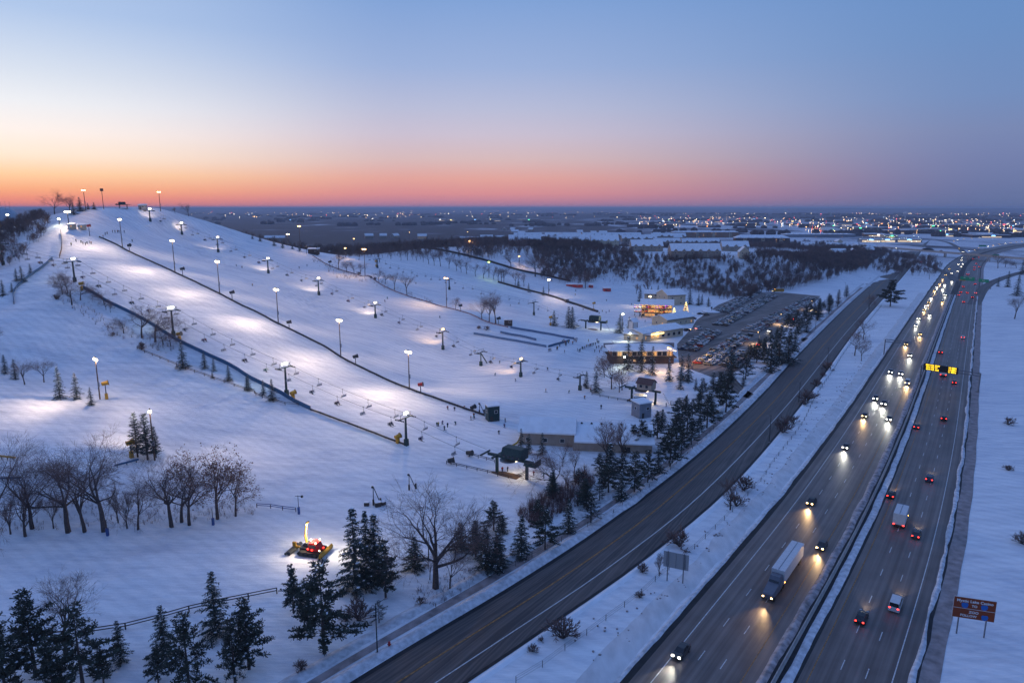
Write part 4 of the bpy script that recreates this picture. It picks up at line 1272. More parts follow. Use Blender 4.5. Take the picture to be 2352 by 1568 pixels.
slope_lamp('G', 1190, 190, 97, 'small lamp in front of the restaurant deck', 'cool', 1, 2500, ((-0.3, -0.9, -1.2),), box=False)
slope_lamp('E', 897, 492, 112, 'twin floodlight pole above the three spruces', 'white', 4, 13000, ((-0.75, -0.75, -0.9), (0.85, -0.5, -0.9)), size=125)
slope_lamp('E', 1388, 1040, 575, 'single floodlight pole rising behind the cedars', 'white', 1, 6000, ((0.75, 0.35, -0.8), (-0.8, 0.3, -0.8)), size=130)

# ---------------------------------------------------------------- chairlifts
_chair_h = MB().tube((0, 0, 0), (0, -.1, -1.2), .045, .045, 5).tube((0, -.1, -1.2), (0, .45, -2.5), .045, .045, 5).box(0, 0, -.12, .35, .12, .22).mesh('hanger', M_DSTEEL)
_cf = MB()
for sx in (-1.05, 1.05):
    _cf.tube((sx, .45, -2.5), (sx, .42, -1.75), .03, .03, 4).tube((sx, .45, -2.5), (sx, -.2, -2.55), .03, .03, 4).tube((sx, .42, -1.75), (0, .2, -1.6), .03, .03, 4)
_cf.tube((-1.05, .45, -2.5), (1.05, .45, -2.5), .03, .03, 4)
_chair_f = _cf.mesh('frame', M_STEEL)
_chair_s = MB().box(0, .1, -2.55, 2.1, .5, .09).mesh('seat', mat('grey_chair_slats', (0.34, 0.34, 0.36), 0.6, 0.2, 3))
_chair_b = MB().add([(-1.03, .40, -2.4), (1.03, .40, -2.4), (1.03, .5, -1.85), (-1.03, .5, -1.85), (-1.03, .46, -2.4), (1.03, .46, -2.4), (1.03, .56, -1.85), (-1.03, .56, -1.85)],
                    [(0, 1, 2, 3), (7, 6, 5, 4), (0, 4, 5, 1), (2, 6, 7, 3), (1, 5, 6, 2), (3, 7, 4, 0)]).mesh('backrest', mat('grey_chair_slats', (0.34, 0.34, 0.36)))


def lift_chair(p, rz, label, group):
    o = thing('lift_chair', label, 'lift chair', p, rz, group)
    part('hanger', _chair_h, o); part('frame', _chair_f, o); part('seat', _chair_s, o); part('backrest', _chair_b, o)
    return o


_tw_arm = MB().box(0, 0, -.18, 6.4, .35, .3).mesh('crossarm', M_GREENSTEEL)
_tw_sheave = MB()
for q in range(6): _tw_sheave.tube((-.09, -1.5 + q * .6, -.18), (.09, -1.5 + q * .6, -.18), .24, .24, 8)
_tw_sheave.box(0, 0, -.25, .1, 3.6, .16)
_tw_sheave = _tw_sheave.mesh('sheave_assembly', M_DSTEEL)
_tw_ladder = MB()
_tw_ladder.box(-.2, 0, 0, .05, .05, 1).box(.2, 0, 0, .05, .05, 1)
_tw_ladder = _tw_ladder.mesh('ladder', M_STEEL)
_tw_foot = MB().box(0, 0, 0, 1.2, 1.2, 2.2, top=.9).mesh('footing_pad', M_GREENSTEEL)
_tw_frame = MB().tube((-2.6, 0, 0), (-2.0, 0, 1.3), .07, .07, 5).tube((2.6, 0, 0), (2.0, 0, 1.3), .07, .07, 5).tube((-2.6, 0, 1.3), (2.6, 0, 1.3), .07, .07, 5).mesh('lifting_frame', M_GREENSTEEL)


def lift_tower(p, top, rz, label, group, lights=0, kind='T', col='cool', power=6000, aim=None):
    z = mesh_z(p[0], p[1]); h = max(5.5, top - z)
    o = thing('lift_tower', label, 'lift tower', (p[0], p[1], z - .1), rz, group)
    if kind == 'T':
        part('tower_tube', unit_tube(0.42, 0.30, 10, M_GREENSTEEL, 'tower'), o, scale=(1, 1, h))
        part('ladder', _tw_ladder, o, (0, -.45, .5), scale=(1, 1, h - .5))
    else:
        mb = MB().tube((0, 0, 0), (0, 0, h), .3, .25, 8).tube((-5.5, 0, -.3), (0, 0, h - .4), .3, .25, 8)
        part('tower_tube', mb.mesh('tower_tube', M_GREENSTEEL), o)
    part('footing_pad', _tw_foot, o)
    part('crossarm', _tw_arm, o, (0, 0, h))
    for s in (-2.9, 2.9):
        part('sheave_assembly', _tw_sheave, o, (s, 0, h - .05))
    part('lifting_frame', _tw_frame, o, (0, 0, h))
    for i in range(lights):
        f = part('floodlight', _fx, o, (-.9 + i * .9, -.2, h + 1.35))
        part('lens', LENS[col], f)
    if lights:
        lamp(o, (0, -.3, h + .9), power * 1.5, LIGHTCOL[col], 'SPOT', aim or (0.1, -1, -0.3), 84, 1.0, .5)
    return o, h


def chairlift(title, posts, sep, spacing, phase, group, lit=None, skip_a=(), chairs=True, sag=.018, col='cool', kinds=None, tnum=True):
    """posts: (x, y, ztop). Builds towers already placed, ropes and chairs; ropes sit sep to either side."""
    P = [np.array(q, float) for q in posts]
    d = P[-1][:2] - P[0][:2]; d /= np.linalg.norm(d); nr = np.array([d[1], -d[0]])
    rope = thing('haul_rope', f'pair of steel ropes of the {title}', 'cable', (0, 0, 0))
    paths = []
    for s in (-sep, sep):
        pts = []
        for a, b in zip(P[:-1], P[1:]):
            L = np.linalg.norm(b[:2] - a[:2])
            for i in range(10):
                t = i / 10
                q = a * (1 - t) + b * t
                pts.append((q[0] + nr[0] * s, q[1] + nr[1] * s, q[2] - 4 * sag * L * t * (1 - t)))
        pts.append((P[-1][0] + nr[0] * s, P[-1][1] + nr[1] * s, P[-1][2]))
        mb = MB()
        for a, b in zip(pts[:-1], pts[1:]): mb.tube(a, b, .04, .04, 4, cap=False)
        part('rope', mb.mesh('rope', M_DSTEEL), rope)
        paths.append(np.array(pts))
    out = []
    for si, pth in enumerate(paths):
        s = np.concatenate([[0], np.cumsum(np.linalg.norm(np.diff(pth[:, :2], axis=0), axis=1))])
        t = phase[si]; i = 0
        while t < s[-1] - 4:
            q = [np.interp(t, s, pth[:, k]) for k in range(3)]
            rz = math.atan2(d[1], d[0]) - math.pi / 2 + (math.pi if si else 0)
            u, v, _ = project(*q)
            if -20 < u < 2372:
                side = 'uphill' if si else 'downhill'
                lab = f'{"riderless " if not si else ""}chair on the {side} rope of the {title}, {ORD[i]} from its top'
                out.append((lift_chair((q[0], q[1], q[2]), rz, lab, group), si, i)); i += 1
            t += spacing
    return out, d


# near lift
l1 = [('A', 672, 985, 'A', 800), ('A', 1557, 1470, 'A', 1240), ('F', 368, 460, 'F', 205), ('F', 1440, 905, 'F', 655)]
L1P = []
for k, x, y, k2, ty in l1:
    p = ground_at(*S(k, x, y)); L1P.append((p[0], p[1], top_z(p[1], S(k2, 0, ty)[1])))
_d1 = np.array(L1P[0][:2]) - np.array(L1P[1][:2]); _d1 /= np.linalg.norm(_d1)
t0 = np.array(L1P[0][:2]) + _d1 * 66
L1P = [(t0[0], t0[1], hz(*t0) + 10.5)] + L1P
TERM1 = ground_at(1172, 1092)
rz1 = math.atan2(_d1[1], _d1[0]) + math.pi / 2
for i, q in enumerate(L1P):
    lift_tower(q, q[2], rz1, f'dark green lift tower of the near chairlift, {ORD[i]} from the top', 'towers of the near chairlift', 3 if i in (2, 3) else 2 if i in (1, 4) else 0, col='cool', power=2600 if i in (2, 3) else 1200, aim=(0.2, -0.9, -0.25))
ch1, dir1 = chairlift('near chairlift', L1P + [(TERM1[0] - 8.5, TERM1[1] + 5.5, 5.0)], 2.9, 11.8, (5.0, 8.5), 'chairs of the near chairlift')

# middle lift
l2 = [('A', 1348, 445, 345), ('A', 1632, 562, 470), ('A', 1957, 717, 600), ('B', 203, 907, 790), ('B', 656, 1102, 970), ('B', 1163, 1307, 1190), ('B', 1768, 1590, 1430)]
L2P = []
for k, x, y, ty in l2:
    p = ground_at(*S(k, x, y)); L2P.append((p[0], p[1], top_z(p[1], S(k, 0, ty)[1])))
for k, x, y, ty in [('F', 2108, 192, 70), ('G', 262, 292, 155), ('G', 792, 412, 282)]:
    p = ground_at(*S(k, x, y)); L2P.append((p[0], p[1], top_z(p[1], S(k, 0, ty)[1])))
_d2 = np.array(L2P[0][:2]) - np.array(L2P[-1][:2]); _d2 /= np.linalg.norm(_d2)
rz2 = math.atan2(_d2[1], _d2[0]) + math.pi / 2
for i, q in enumerate(L2P):
    lit = 2 if i not in (7, 9) else 0
    lift_tower(q, q[2], rz2, f'lift tower with lamps on the middle chairlift, {ORD[i]} from the top' if lit else ('slanted two-legged lift tower of the middle chairlift' if i == 7 else 'unlit end tower of the middle chairlift beside two spruces'),
               'towers of the middle chairlift', lit, 'A' if i == 7 else 'T', 'warm' if i >= 6 else 'white', 9000 if i > 1 else 3200, aim=(-0.35, -0.9, -0.25))
TERM2 = ground_at(*S('G', 1350, 520))
ch2, dir2 = chairlift('middle chairlift', L2P + [(TERM2[0] - 7, TERM2[1] + 5, 5.2)], 2.7, 13.5, (6.0, 9.0), 'chairs of the middle chairlift')

# far lift
l3 = [('B', 640, 745, 690), ('B', 1180, 860, 790), ('B', 1825, 1055, 960), ('C', 380, 1062, 945)]
L3P = []
for k, x, y, ty in l3:
    p = ground_at(*S(k, x, y)); L3P.append((p[0], p[1], max(hz(p[0], p[1]) + 7, top_z(p[1], S(k, 0, ty)[1]))))
TERM3 = ground_at(*S('C', 905, 1190))
_d3 = np.array(L3P[0][:2]) - np.array(L3P[-1][:2]); _d3 /= np.linalg.norm(_d3)
rz3 = math.atan2(_d3[1], _d3[0]) + math.pi / 2
for i, q in enumerate(L3P):
    lift_tower(q, q[2], rz3, f'unlit lift tower of the far chairlift, {ORD[i]} from the top', 'towers of the far chairlift')
ch3, dir3 = chairlift('far chairlift', L3P + [(TERM3[0] - 7, TERM3[1] + 4, 5.0)], 2.6, 15.0, (7.0, 3.0), 'chairs of the far chairlift')


def lift_station(p, d, label, roof_mat=M_GREENSTEEL, house=False, light=True, power=900):
    """Bottom drive station: two legs, machine house on a gantry, bullwheel, deck and stairs. +Y of the thing points uphill."""
    rz = math.atan2(d[1], d[0]) - math.pi / 2
    o = thing('lift_station', label, 'lift station', on(p), rz)
    for y, nm in ((4.5, 'leg'), (-5.5, 'leg')):
        part('leg', MB().box(0, 0, 0, .7, .7, 5.0).mesh('leg', M_GREENSTEEL), o, (0, y, 0))
    part('gantry', MB().box(0, 0, 0, .8, 15, .7).box(0, 4.5, .1, 5.2, .5, .5).box(0, 8.6, .1, 5.0, .4, .4).mesh('gantry', M_GREENSTEEL), o, (0, 0, 4.9))
    part('bullwheel', MB().tube((0, 0, 0), (0, 0, .25), 2.6, 2.6, 20).mesh('bullwheel', M_STEEL), o, (0, .5, 4.55))
    if not house:
        pr = [(-2.1, 0), (2.1, 0), (2.3, 1.3), (1.5, 3.0), (-1.5, 3.0), (-2.3, 1.3)]
        part('machine_housing', MB().profile(pr, -4.2, 2.2).mesh('machine_housing', roof_mat), o, (0, -.5, 5.65))
        part('roof_cap', MB().box(0, 0, 0, 2.7, 5.8, .12).mesh('roof_cap', M_GREENSTEEL), o, (0, -1.5, 8.66))
        for k in range(4):
            part('window', MB().box(0, 0, 0, .05, .95, .9).mesh('window', M_DARKWIN), o, (-2.27, -3.8 + k * 1.5, 6.1))
        part('platform', MB().box(0, 0, 0, 3.4, 4.0, .2).mesh('platform', M_GREENSTEEL), o, (0, -7.2, 4.6))
        part('railing_screen', MB().box(0, 0, 0, 3.2, .1, 1.6).box(-1.6, 1.8, 0, .1, 3.6, 1.2).mesh('railing_screen', M_GREENSTEEL), o, (0, -9.1, 4.8))
    else:
        part('wall', MB().profile([(-2.3, 0), (2.3, 0), (2.3, 2.5), (0, 3.9), (-2.3, 2.5)], -3, 3).mesh('wall', M_TAN), o, (0, -1.5, 5.65))
        part('roof', MB().add([(-2.7, -3.4, 2.3), (0, -3.4, 4.05), (0, 3.4, 4.05), (-2.7, 3.4, 2.3), (2.7, -3.4, 2.3), (2.7, 3.4, 2.3), (-2.7, -3.4, 2.5), (0, -3.4, 4.3), (0, 3.4, 4.3), (-2.7, 3.4, 2.5), (2.7, -3.4, 2.5), (2.7, 3.4, 2.5)],
             [(6, 7, 8, 9), (7, 10, 11, 8), (0, 1, 7, 6), (1, 4, 10, 7), (3, 9, 8, 2), (2, 8, 11, 5), (0, 6, 9, 3), (4, 5, 11, 10)]).mesh('roof', mat('brown_metal_roof', (0.12, 0.06, 0.05), 0.6, 0.2)), o, (0, -1.5, 5.65))
        for k in range(2):
            part('window', MB().box(0, 0, 0, .06, 1.0, 1.0).mesh('window', M_DARKWIN), o, (-2.33, -2.6 + k * 2.4, 6.6))
    st = MB()
    for i in range(8): st.box(0, -i * .35, 4.4 - i * .55, .9, .3, .08)
    part('stairs', st.mesh('stairs', M_STEEL), o, (1.2, -8.2, 0))
    part('loading_deck', MB().box(0, 0, 0, 3.0, 9, .15).mesh('loading_deck', mat('brown_rubber_mat', (0.10, 0.055, 0.03), 0.8, 0.3)), o, (0, 1.5, .05))
    if light:
        part('work_lamp', MB().box(0, 0, 0, .3, 2.5, .12).mesh('work_lamp', mat('lit_work_lamp', (.9, .8, .6), emit=(1.0, .72, .36), es=14)), o, (0.9, -2, 4.6))
        lamp(o, (0.9, -2.5, 4.3), power, (1.0, 0.74, 0.40), 'POINT', radius=.4)
    return o


lift_station((TERM1[0], TERM1[1]), -np.array(dir1), 'dark green drive station at the foot of the near chairlift')
lift_station((TERM2[0], TERM2[1]), -np.array(dir2), 'lift station with a brown-roofed cabin on its gantry', house=True, power=1100)
lift_station((TERM3[0], TERM3[1]), -np.array(dir3), 'green drive station at the foot of the far chairlift', power=250)
_st = ground_at(*S('A', 1080, 335)); lift_station((_st[0], _st[1] + 4), np.array((1.0, -0.1)), 'top station of the middle chairlift on the summit skyline', light=False).scale = (.55, .55, .5)
_sp = ground_at(*S('A', 930, 335)); _o = thing('speaker_pole', 'timber pole with a loudspeaker box on the summit skyline', 'pole', on(_sp))
part('pole', unit_tube(.2, .16, 7, M_WOODPOLE, 'spk'), _o, scale=(1, 1, 12)); part('loudspeaker', MB().box(0, 0, 0, 1.6, 1.0, 1.7).mesh('loudspeaker', M_DSTEEL), _o, (0, 0, 11.5))

# ---------------------------------------------------------------- snow guns
_gb = MB()
for i in range(12):
    pass
_gb.tube((-.9, 0, 0), (.75, 0, .25), .62, .70, 14, cap=False).tube((.75, 0, .25), (.95, 0, .28), .82, .86, 14, cap=False).tube((-1.0, 0, -.02), (-.9, 0, 0), .45, .66, 12)
_gb.tube((-.6, 0, .04), (-.55, 0, .05), .6, .6, 12)
GUN = {'yellow': _gb.mesh('barrel', M_YELLOW), 'red': _gb.mesh('barrel', M_RED), 'dark': _gb.mesh('barrel', M_DSTEEL)}
_gun_ring = MB().tube((.93, 0, .28), (1.05, 0, .3), .9, .9, 14).mesh('nozzle_ring', M_DSTEEL)
_gun_yoke = MB().tube((0, -.75, .05), (0, -.75, -.8), .06, .06, 5).tube((0, .75, .05), (0, .75, -.8), .06, .06, 5).tube((0, -.75, -.8), (0, .75, -.8), .06, .06, 5).mesh('yoke', M_DSTEEL)
_gun_pad = MB().box(0, 0, 0, .95, .95, 1.9, top=.92).mesh('tower_pad', M_YELLOW)


def snow_gun(k, x, y, ty, label, col='yellow', pad=True, rz=None):
    p = ground_at(*S(k, x, y)); h = max(1.8, min(6.5, top_z(p[1], S(k, 0, ty)[1]) - p[2]))
    o = thing('snow_gun', label, 'snow gun', on(p, -.05), T_R.uniform(-.6, .9) if rz is None else rz, 'snow guns')
    ph = h - 1.5
    part('post', unit_tube(.16, .14, 7, M_DSTEEL, 'gunpost'), o, scale=(1, 1, max(.6, ph)))
    if pad and h > 2.6: part('tower_pad', _gun_pad, o)
    part('yoke', _gun_yoke, o, (0, 0, h - .75))
    b = part('barrel', GUN[col], o, (0, 0, h - .75))
    part('nozzle_ring', _gun_ring, b)
    return o


for i, a in enumerate([('A', 805, 575, 470), ('A', 1162, 712, 645), ('A', 1638, 925, 855), ('A', 2082, 1140, 1065), ('B', 390, 1400, 1330), ('F', 985, 180, 95), ('F', 1568, 428, 345), ('F', 2037, 590, 555)]):
    snow_gun(*a, f'dark snow gun on a post, {ORD[i]} from the summit along the slope fence', 'red' if i in (0, 6) else 'dark', pad=False)
for i, a in enumerate([('A', 735, 1060, 985), ('A', 1610, 1510, 1435), ('F', 425, 492, 418), ('F', 1363, 885, 808)]):
    snow_gun(*a, f'yellow snow gun beside the near chairlift, {ORD[i]} from the top')
snow_gun('E', 957, 490, 332, 'tall yellow snow gun beside the twin floodlight')
snow_gun('E', 1180, 1015, 860, 'yellow snow gun standing against the cedars on the knoll')
snow_gun('C', 915, 1025, 945, 'yellow snow gun at the end of the dark wall')
snow_gun('C', 528, 1155, 1070, 'yellow snow gun beside the base spruces')
snow_gun('B', 545, 735, 668, 'dark snow gun beside the hut at the top of the far lift', 'dark', False)
snow_gun('F', 1840, 1075, 1020, 'dark snow gun at the corner of the near lift corral', 'dark', False)
snow_gun('F', 2005, 1005, 970, 'dark snow gun inside the near lift corral', 'dark', False)
snow_gun('B', 1170, 850, 790, 'yellow snow gun among the trees of the upper far run')
snow_gun('B', 755, 850, 795, 'dark snow gun at the first trees of the net fence', 'dark', False)
snow_gun('B', 1925, 1245, 1185, 'dark snow gun beside the small rusty-leaved tree', 'dark', False)
snow_gun('B', 2265, 1362, 1300, 'dark snow gun beside the three bare trees', 'dark', False)

# ---------------------------------------------------------------- fences
_post = {k: MB().box(0, 0, -.2, w, w, 1.2).mesh('post', m) for k, (w, m) in {'wood': (.16, M_WOODPOLE), 'steel': (.1, M_DSTEEL), 'dark': (.18, M_DKTRIM)}.items()}


def fence(label, pts, style='rail', h=1.1, gap=3.0, material=None, step=None, posts='wood', name='fence', zoff=0.0, thick=None):
    P = [ground_at(u, v)[:2] if not isinstance(u, str) else None for u, v in pts]
    path = spline(P, 2.0)
    n = max(2, int(round(np.sum(np.linalg.norm(np.diff(path, axis=0), axis=1)) / gap)) + 1)
    q = resample(path, n)
    o = thing(name, label, 'fence', (q[0][0], q[0][1], 0))
    q3 = [Vector((a[0] - q[0][0], a[1] - q[0][1], mesh_z(a[0], a[1]) + zoff)) for a in q]
    for a in q3:
        part('post', _post[posts], o, a, scale=(1, 1, h))
    th = thick or (.05 if style in ('rail', 'wire') else .12)
    for a, b in zip(q3[:-1], q3[1:]):
        d = b - a; nr = Vector((d.y, -d.x, 0)).normalized() * th

        def slab(z0, z1, nm, m):
            mb = MB()
            vs = [a + nr + Vector((0, 0, z0)), b + nr + Vector((0, 0, z0)), b - nr + Vector((0, 0, z0)), a - nr + Vector((0, 0, z0)),
                  a + nr + Vector((0, 0, z1)), b + nr + Vector((0, 0, z1)), b - nr + Vector((0, 0, z1)), a - nr + Vector((0, 0, z1))]
            mb.add(vs, [(0, 3, 2, 1), (4, 5, 6, 7), (0, 1, 5, 4), (1, 2, 6, 5), (2, 3, 7, 6), (3, 0, 4, 7)])
            part(nm, mb.mesh(nm, m), o)
        if style == 'rail':
            slab(h * .5, h * .5 + .14, 'rail', material or M_WOODPOLE); slab(h * .92, h * .92 + .14, 'rail', material or M_WOODPOLE)
        elif style == 'pad':
            slab(.05, h, 'pad', material or M_BLUEPAD)
        elif style == 'wire':
            for z in (.35, .7, 1.0): slab(h * z - .015, h * z + .015, 'wire', material or M_DSTEEL)
        elif style == 'net':
            slab(h * .25, h * .85, 'panel', material or M_DKTRIM)
    return o


def seq(*items):
    return [S(*i) for i in items]


fence('long dark slope fence running straight down beside the pole line', seq(('A', 890, 588), ('A', 1010, 640), ('A', 1105, 690), ('A', 1570, 907), ('A', 1970, 1097), ('A', 2340, 1282), ('B', 295, 1367), ('B', 690, 1560), ('F', 853, 122), ('F', 1180, 285), ('F', 1470, 408), ('F', 1700, 490), ('F', 1900, 562), ('F', 2140, 645)),
      'net', 1.0, 4.0, M_DKTRIM, posts='dark', thick=.22)
fence('blue padded fence along the west side of the near chairlift', seq(('A', 745, 1045), ('A', 960, 1170), ('A', 1250, 1310), ('A', 1450, 1430), ('E', 1700, 30), ('E', 2080, 210), ('F', 0, 290), ('F', 130, 358), ('F', 300, 440), ('F', 450, 530), ('F', 580, 592)),
      'pad', 1.5, 4.0, M_BLUEPAD, posts='dark')
fence('low dark rope fence from the blue padding to the last near tower', seq(('F', 585, 595), ('F', 850, 692), ('F', 1150, 802), ('F', 1420, 905)), 'net', .8, 4.0, M_DKTRIM, posts='dark', thick=.18)
fence('blue fence curving round the west edge of the upper run', seq(('A', 470, 782), ('A', 380, 862), ('A', 250, 952), ('A', 130, 1070), ('A', 125, 1185)), 'pad', 1.3, 4.0, M_BLUEPAD, posts='dark')
fence('brown mesh fence below the starting huts', seq(('A', 545, 545), ('A', 555, 620), ('A', 553, 700), ('A', 535, 770)), 'net', 1.6, 3.5, M_WOODPOLE)
fence('wooden rail fence across the snow below the small spruces', seq(('E', 1230, 45), ('E', 1480, 152), ('E', 1700, 242), ('E', 2000, 345), ('E', 2340, 462), ('F', 70, 458), ('F', 380, 552), ('F', 470, 552)), 'rail', 1.1, 4.5, M_WOODPOLE)
fence('wooden rail fence between the lower run and the corner pines', seq(('I', 830, 1130), ('I', 1222, 1070), ('I', 1380, 1025), ('I', 1660, 938), ('I', 1900, 880), ('I', 2110, 845), ('J', 0, 820), ('J', 160, 790), ('J', 280, 765)), 'rail', 1.3, 5.5, M_DKTRIM, posts='dark', thick=.08)
fence('short blue-grey rail by the end of the oak row', seq(('F', 100, 1462), ('F', 195, 1465), ('F', 280, 1478), ('F', 370, 1492), ('F', 450, 1500)), 'rail', 1.1, 3.4, M_BLUE, thick=.07)
fence('pinkish net fence along the east edge of the open slope', seq(('B', 600, 755), ('B', 770, 852), ('B', 1000, 925), ('B', 1200, 1005), ('B', 1450, 1115), ('B', 1620, 1165), ('B', 1800, 1220), ('B', 2100, 1320), ('B', 2350, 1395)), 'net', .9, 4.5, mat('pinkish_netting', (.22, .13, .13), .8, .2), thick=.05)
fence('dark wall of the moving carpet across the beginner area', seq(('C', 60, 770), ('C', 300, 838), ('C', 500, 885), ('C', 650, 935), ('C', 800, 985), ('C', 950, 1035)), 'pad', 1.3, 5.0, M_DKTRIM, posts='dark', thick=.8)
fence('longest blue barrier of the lift queue', seq(('C', -160, 1235), ('C', 0, 1262), ('C', 250, 1305), ('C', 490, 1350)), 'pad', 1.2, 3.0, mat('faded_blue_net', (.08, .15, .28), .8, .2))
fence('short blue barrier inside the lift queue', seq(('C', 80, 1222), ('C', 250, 1255), ('C', 400, 1290)), 'pad', 1.2, 3.0, mat('faded_blue_net', (.08, .15, .28)))
fence('upper blue barrier of the lift queue', seq(('C', 170, 1178), ('C', 450, 1228), ('C', 600, 1255), ('C', 740, 1278)), 'pad', 1.2, 3.0, mat('faded_blue_net', (.08, .15, .28)))
fence('blue barrier slanting beside the waiting skiers', seq(('C', 510, 1350), ('C', 600, 1325), ('C', 700, 1298)), 'pad', 1.2, 3.0, M_BLUEPAD)
fence('rail of the near lift corral on its camera side', seq(('F', 1800, 1072), ('F', 2000, 1120), ('F', 2200, 1165), ('G', 80, 1190), ('G', 170, 1205), ('G', 260, 1190), ('G', 312, 1162)), 'rail', 1.0, 3.2, M_DKTRIM, posts='dark')
fence('rail of the near lift corral on its uphill side', seq(('F', 2010, 1000), ('F', 2120, 1030), ('F', 2230, 1062)), 'rail', 1.0, 3.0, M_DKTRIM, posts='dark')
fence('rail curving from the near lift station past the workshop spruces', seq(('G', 130, 972), ('G', 300, 992), ('G', 450, 1030), ('G', 560, 1080)), 'rail', 1.0, 3.5, M_WOODPOLE)
fence('rail at the corral of the brown-roofed lift station', seq(('G', 900, 455), ('G', 1060, 490), ('G', 1210, 515), ('G', 1300, 528)), 'rail', 1.0, 3.5, M_DKTRIM, posts='dark')
fence('wooden corral rail beside the belt trees', seq(('G', 1605, 540), ('G', 1660, 550), ('G', 1720, 530), ('G', 1755, 480)), 'rail', 1.4, 2.2, M_WOODPOLE)
fence('yellow snow-net beside the workshop spruces', seq(('G', 110, 950), ('G', 190, 920), ('G', 235, 890), ('G', 252, 850)), 'net', .9, 2.5, mat('yellow_netting', (.5, .36, .06), .8, .2))
fence('wire fence on posts between the service road and the highway', [(1185, 1568)] + seq(('K', 312, 1532), ('K', 620, 1300), ('K', 812, 1170), ('K', 1078, 968), ('K', 1312, 800), ('K', 1520, 612), ('K', 1780, 400), ('K', 1930, 262), ('K', 2115, 80), ('H', 0, 1220), ('H', 100, 1065), ('H', 360, 722), ('H', 480, 480), ('H', 630, 255), ('D', 650, 1545), ('D', 790, 1335), ('D', 1070, 985)),
      'wire', 1.3, 6.0, M_DSTEEL, posts='steel', thick=.012)
fence('wire fence on posts along the foot of the evergreen belt', seq(('K', 50, 590), ('K', 240, 510), ('K', 430, 410), ('K', 710, 260), ('K', 900, 150), ('G', 1080, 1535), ('G', 1200, 1440), ('G', 1500, 1230), ('G', 1700, 1050), ('G', 1900, 860), ('G', 2080, 660)), 'wire', 1.4, 5.0, M_DSTEEL, posts='steel', thick=.012)
fence('fence along the rim of the tubing lane', seq(('B', 1640, 690), ('C', 0, 590), ('C', 240, 660), ('C', 460, 705), ('C', 700, 760)), 'pad', 1.5, 8.0, M_DKTRIM, posts='dark', thick=1.2)

# ---------------------------------------------------------------- buildings


def window(o, loc, w, h, rz, lit=False, frame=True, parent_name='window'):
    f = part('window', _win_mesh(w, h, 'frame'), o, loc, rz)
    part('pane', _win_mesh(w, h, 'lit' if lit else 'dark'), f)
    return f


_WIN = {}


def _win_mesh(w, h, kind):
    key = (round(w, 2), round(h, 2), kind)
    if key not in _WIN:
        mb = MB()
        if kind == 'frame':
            t = .09
            mb.box(0, -.03, -t, w + 2 * t, .06, t).box(0, -.03, h, w + 2 * t, .06, t).box(-w / 2 - t / 2, -.03, 0, t, .06, h).box(w / 2 + t / 2, -.03, 0, t, .06, h)
            m = M_WHITE
        else:
            mb.box(0, -.012, 0, w, .024, h); m = M_WARMWIN if kind == 'lit' else M_DARKWIN
        _WIN[key] = mb.mesh('window' if kind == 'frame' else 'pane', m)
    return _WIN[key]


def roof_gable(L, W, z, rise, over=.5, th=.32, material=M_CLEAN, edge=None):
    """Ridge along x. Two slabs with an eave face."""
    x0, x1 = -L / 2 - over, L / 2 + over
    k = rise / (W / 2); y0 = W / 2 + over; ze = z - k * over; zr = z + rise
    vs = []
    for x in (x0, x1):
        vs += [(x, -y0, ze), (x, 0, zr), (x, y0, ze), (x, y0, ze + th), (x, 0, zr + th), (x, -y0, ze + th)]
    n = 6
    fs = [(0, 5, 4, 1), (1, 4, 3, 2), (6, 7, 10, 11), (7, 8, 9, 10), (0, 6, 11, 5), (5, 11, 10, 4), (4, 10, 9, 3), (3, 9, 8, 2), (0, 1, 7, 6), (1, 2, 8, 7)]
    return MB().add(vs, fs).mesh('roof', material)


def wall_gable(L, W, H, rise, material):
    return MB().add([(-L / 2, -W / 2, 0), (L / 2, -W / 2, 0), (L / 2, W / 2, 0), (-L / 2, W / 2, 0), (-L / 2, -W / 2, H), (L / 2, -W / 2, H), (L / 2, W / 2, H), (-L / 2, W / 2, H), (-L / 2, 0, H + rise), (L / 2, 0, H + rise)],
                    [(0, 3, 2, 1), (0, 1, 5, 4), (2, 3, 7, 6), (1, 2, 6, 9, 5), (3, 0, 4, 8, 7), (4, 5, 9, 8), (6, 7, 8, 9)]).mesh('wall', material)


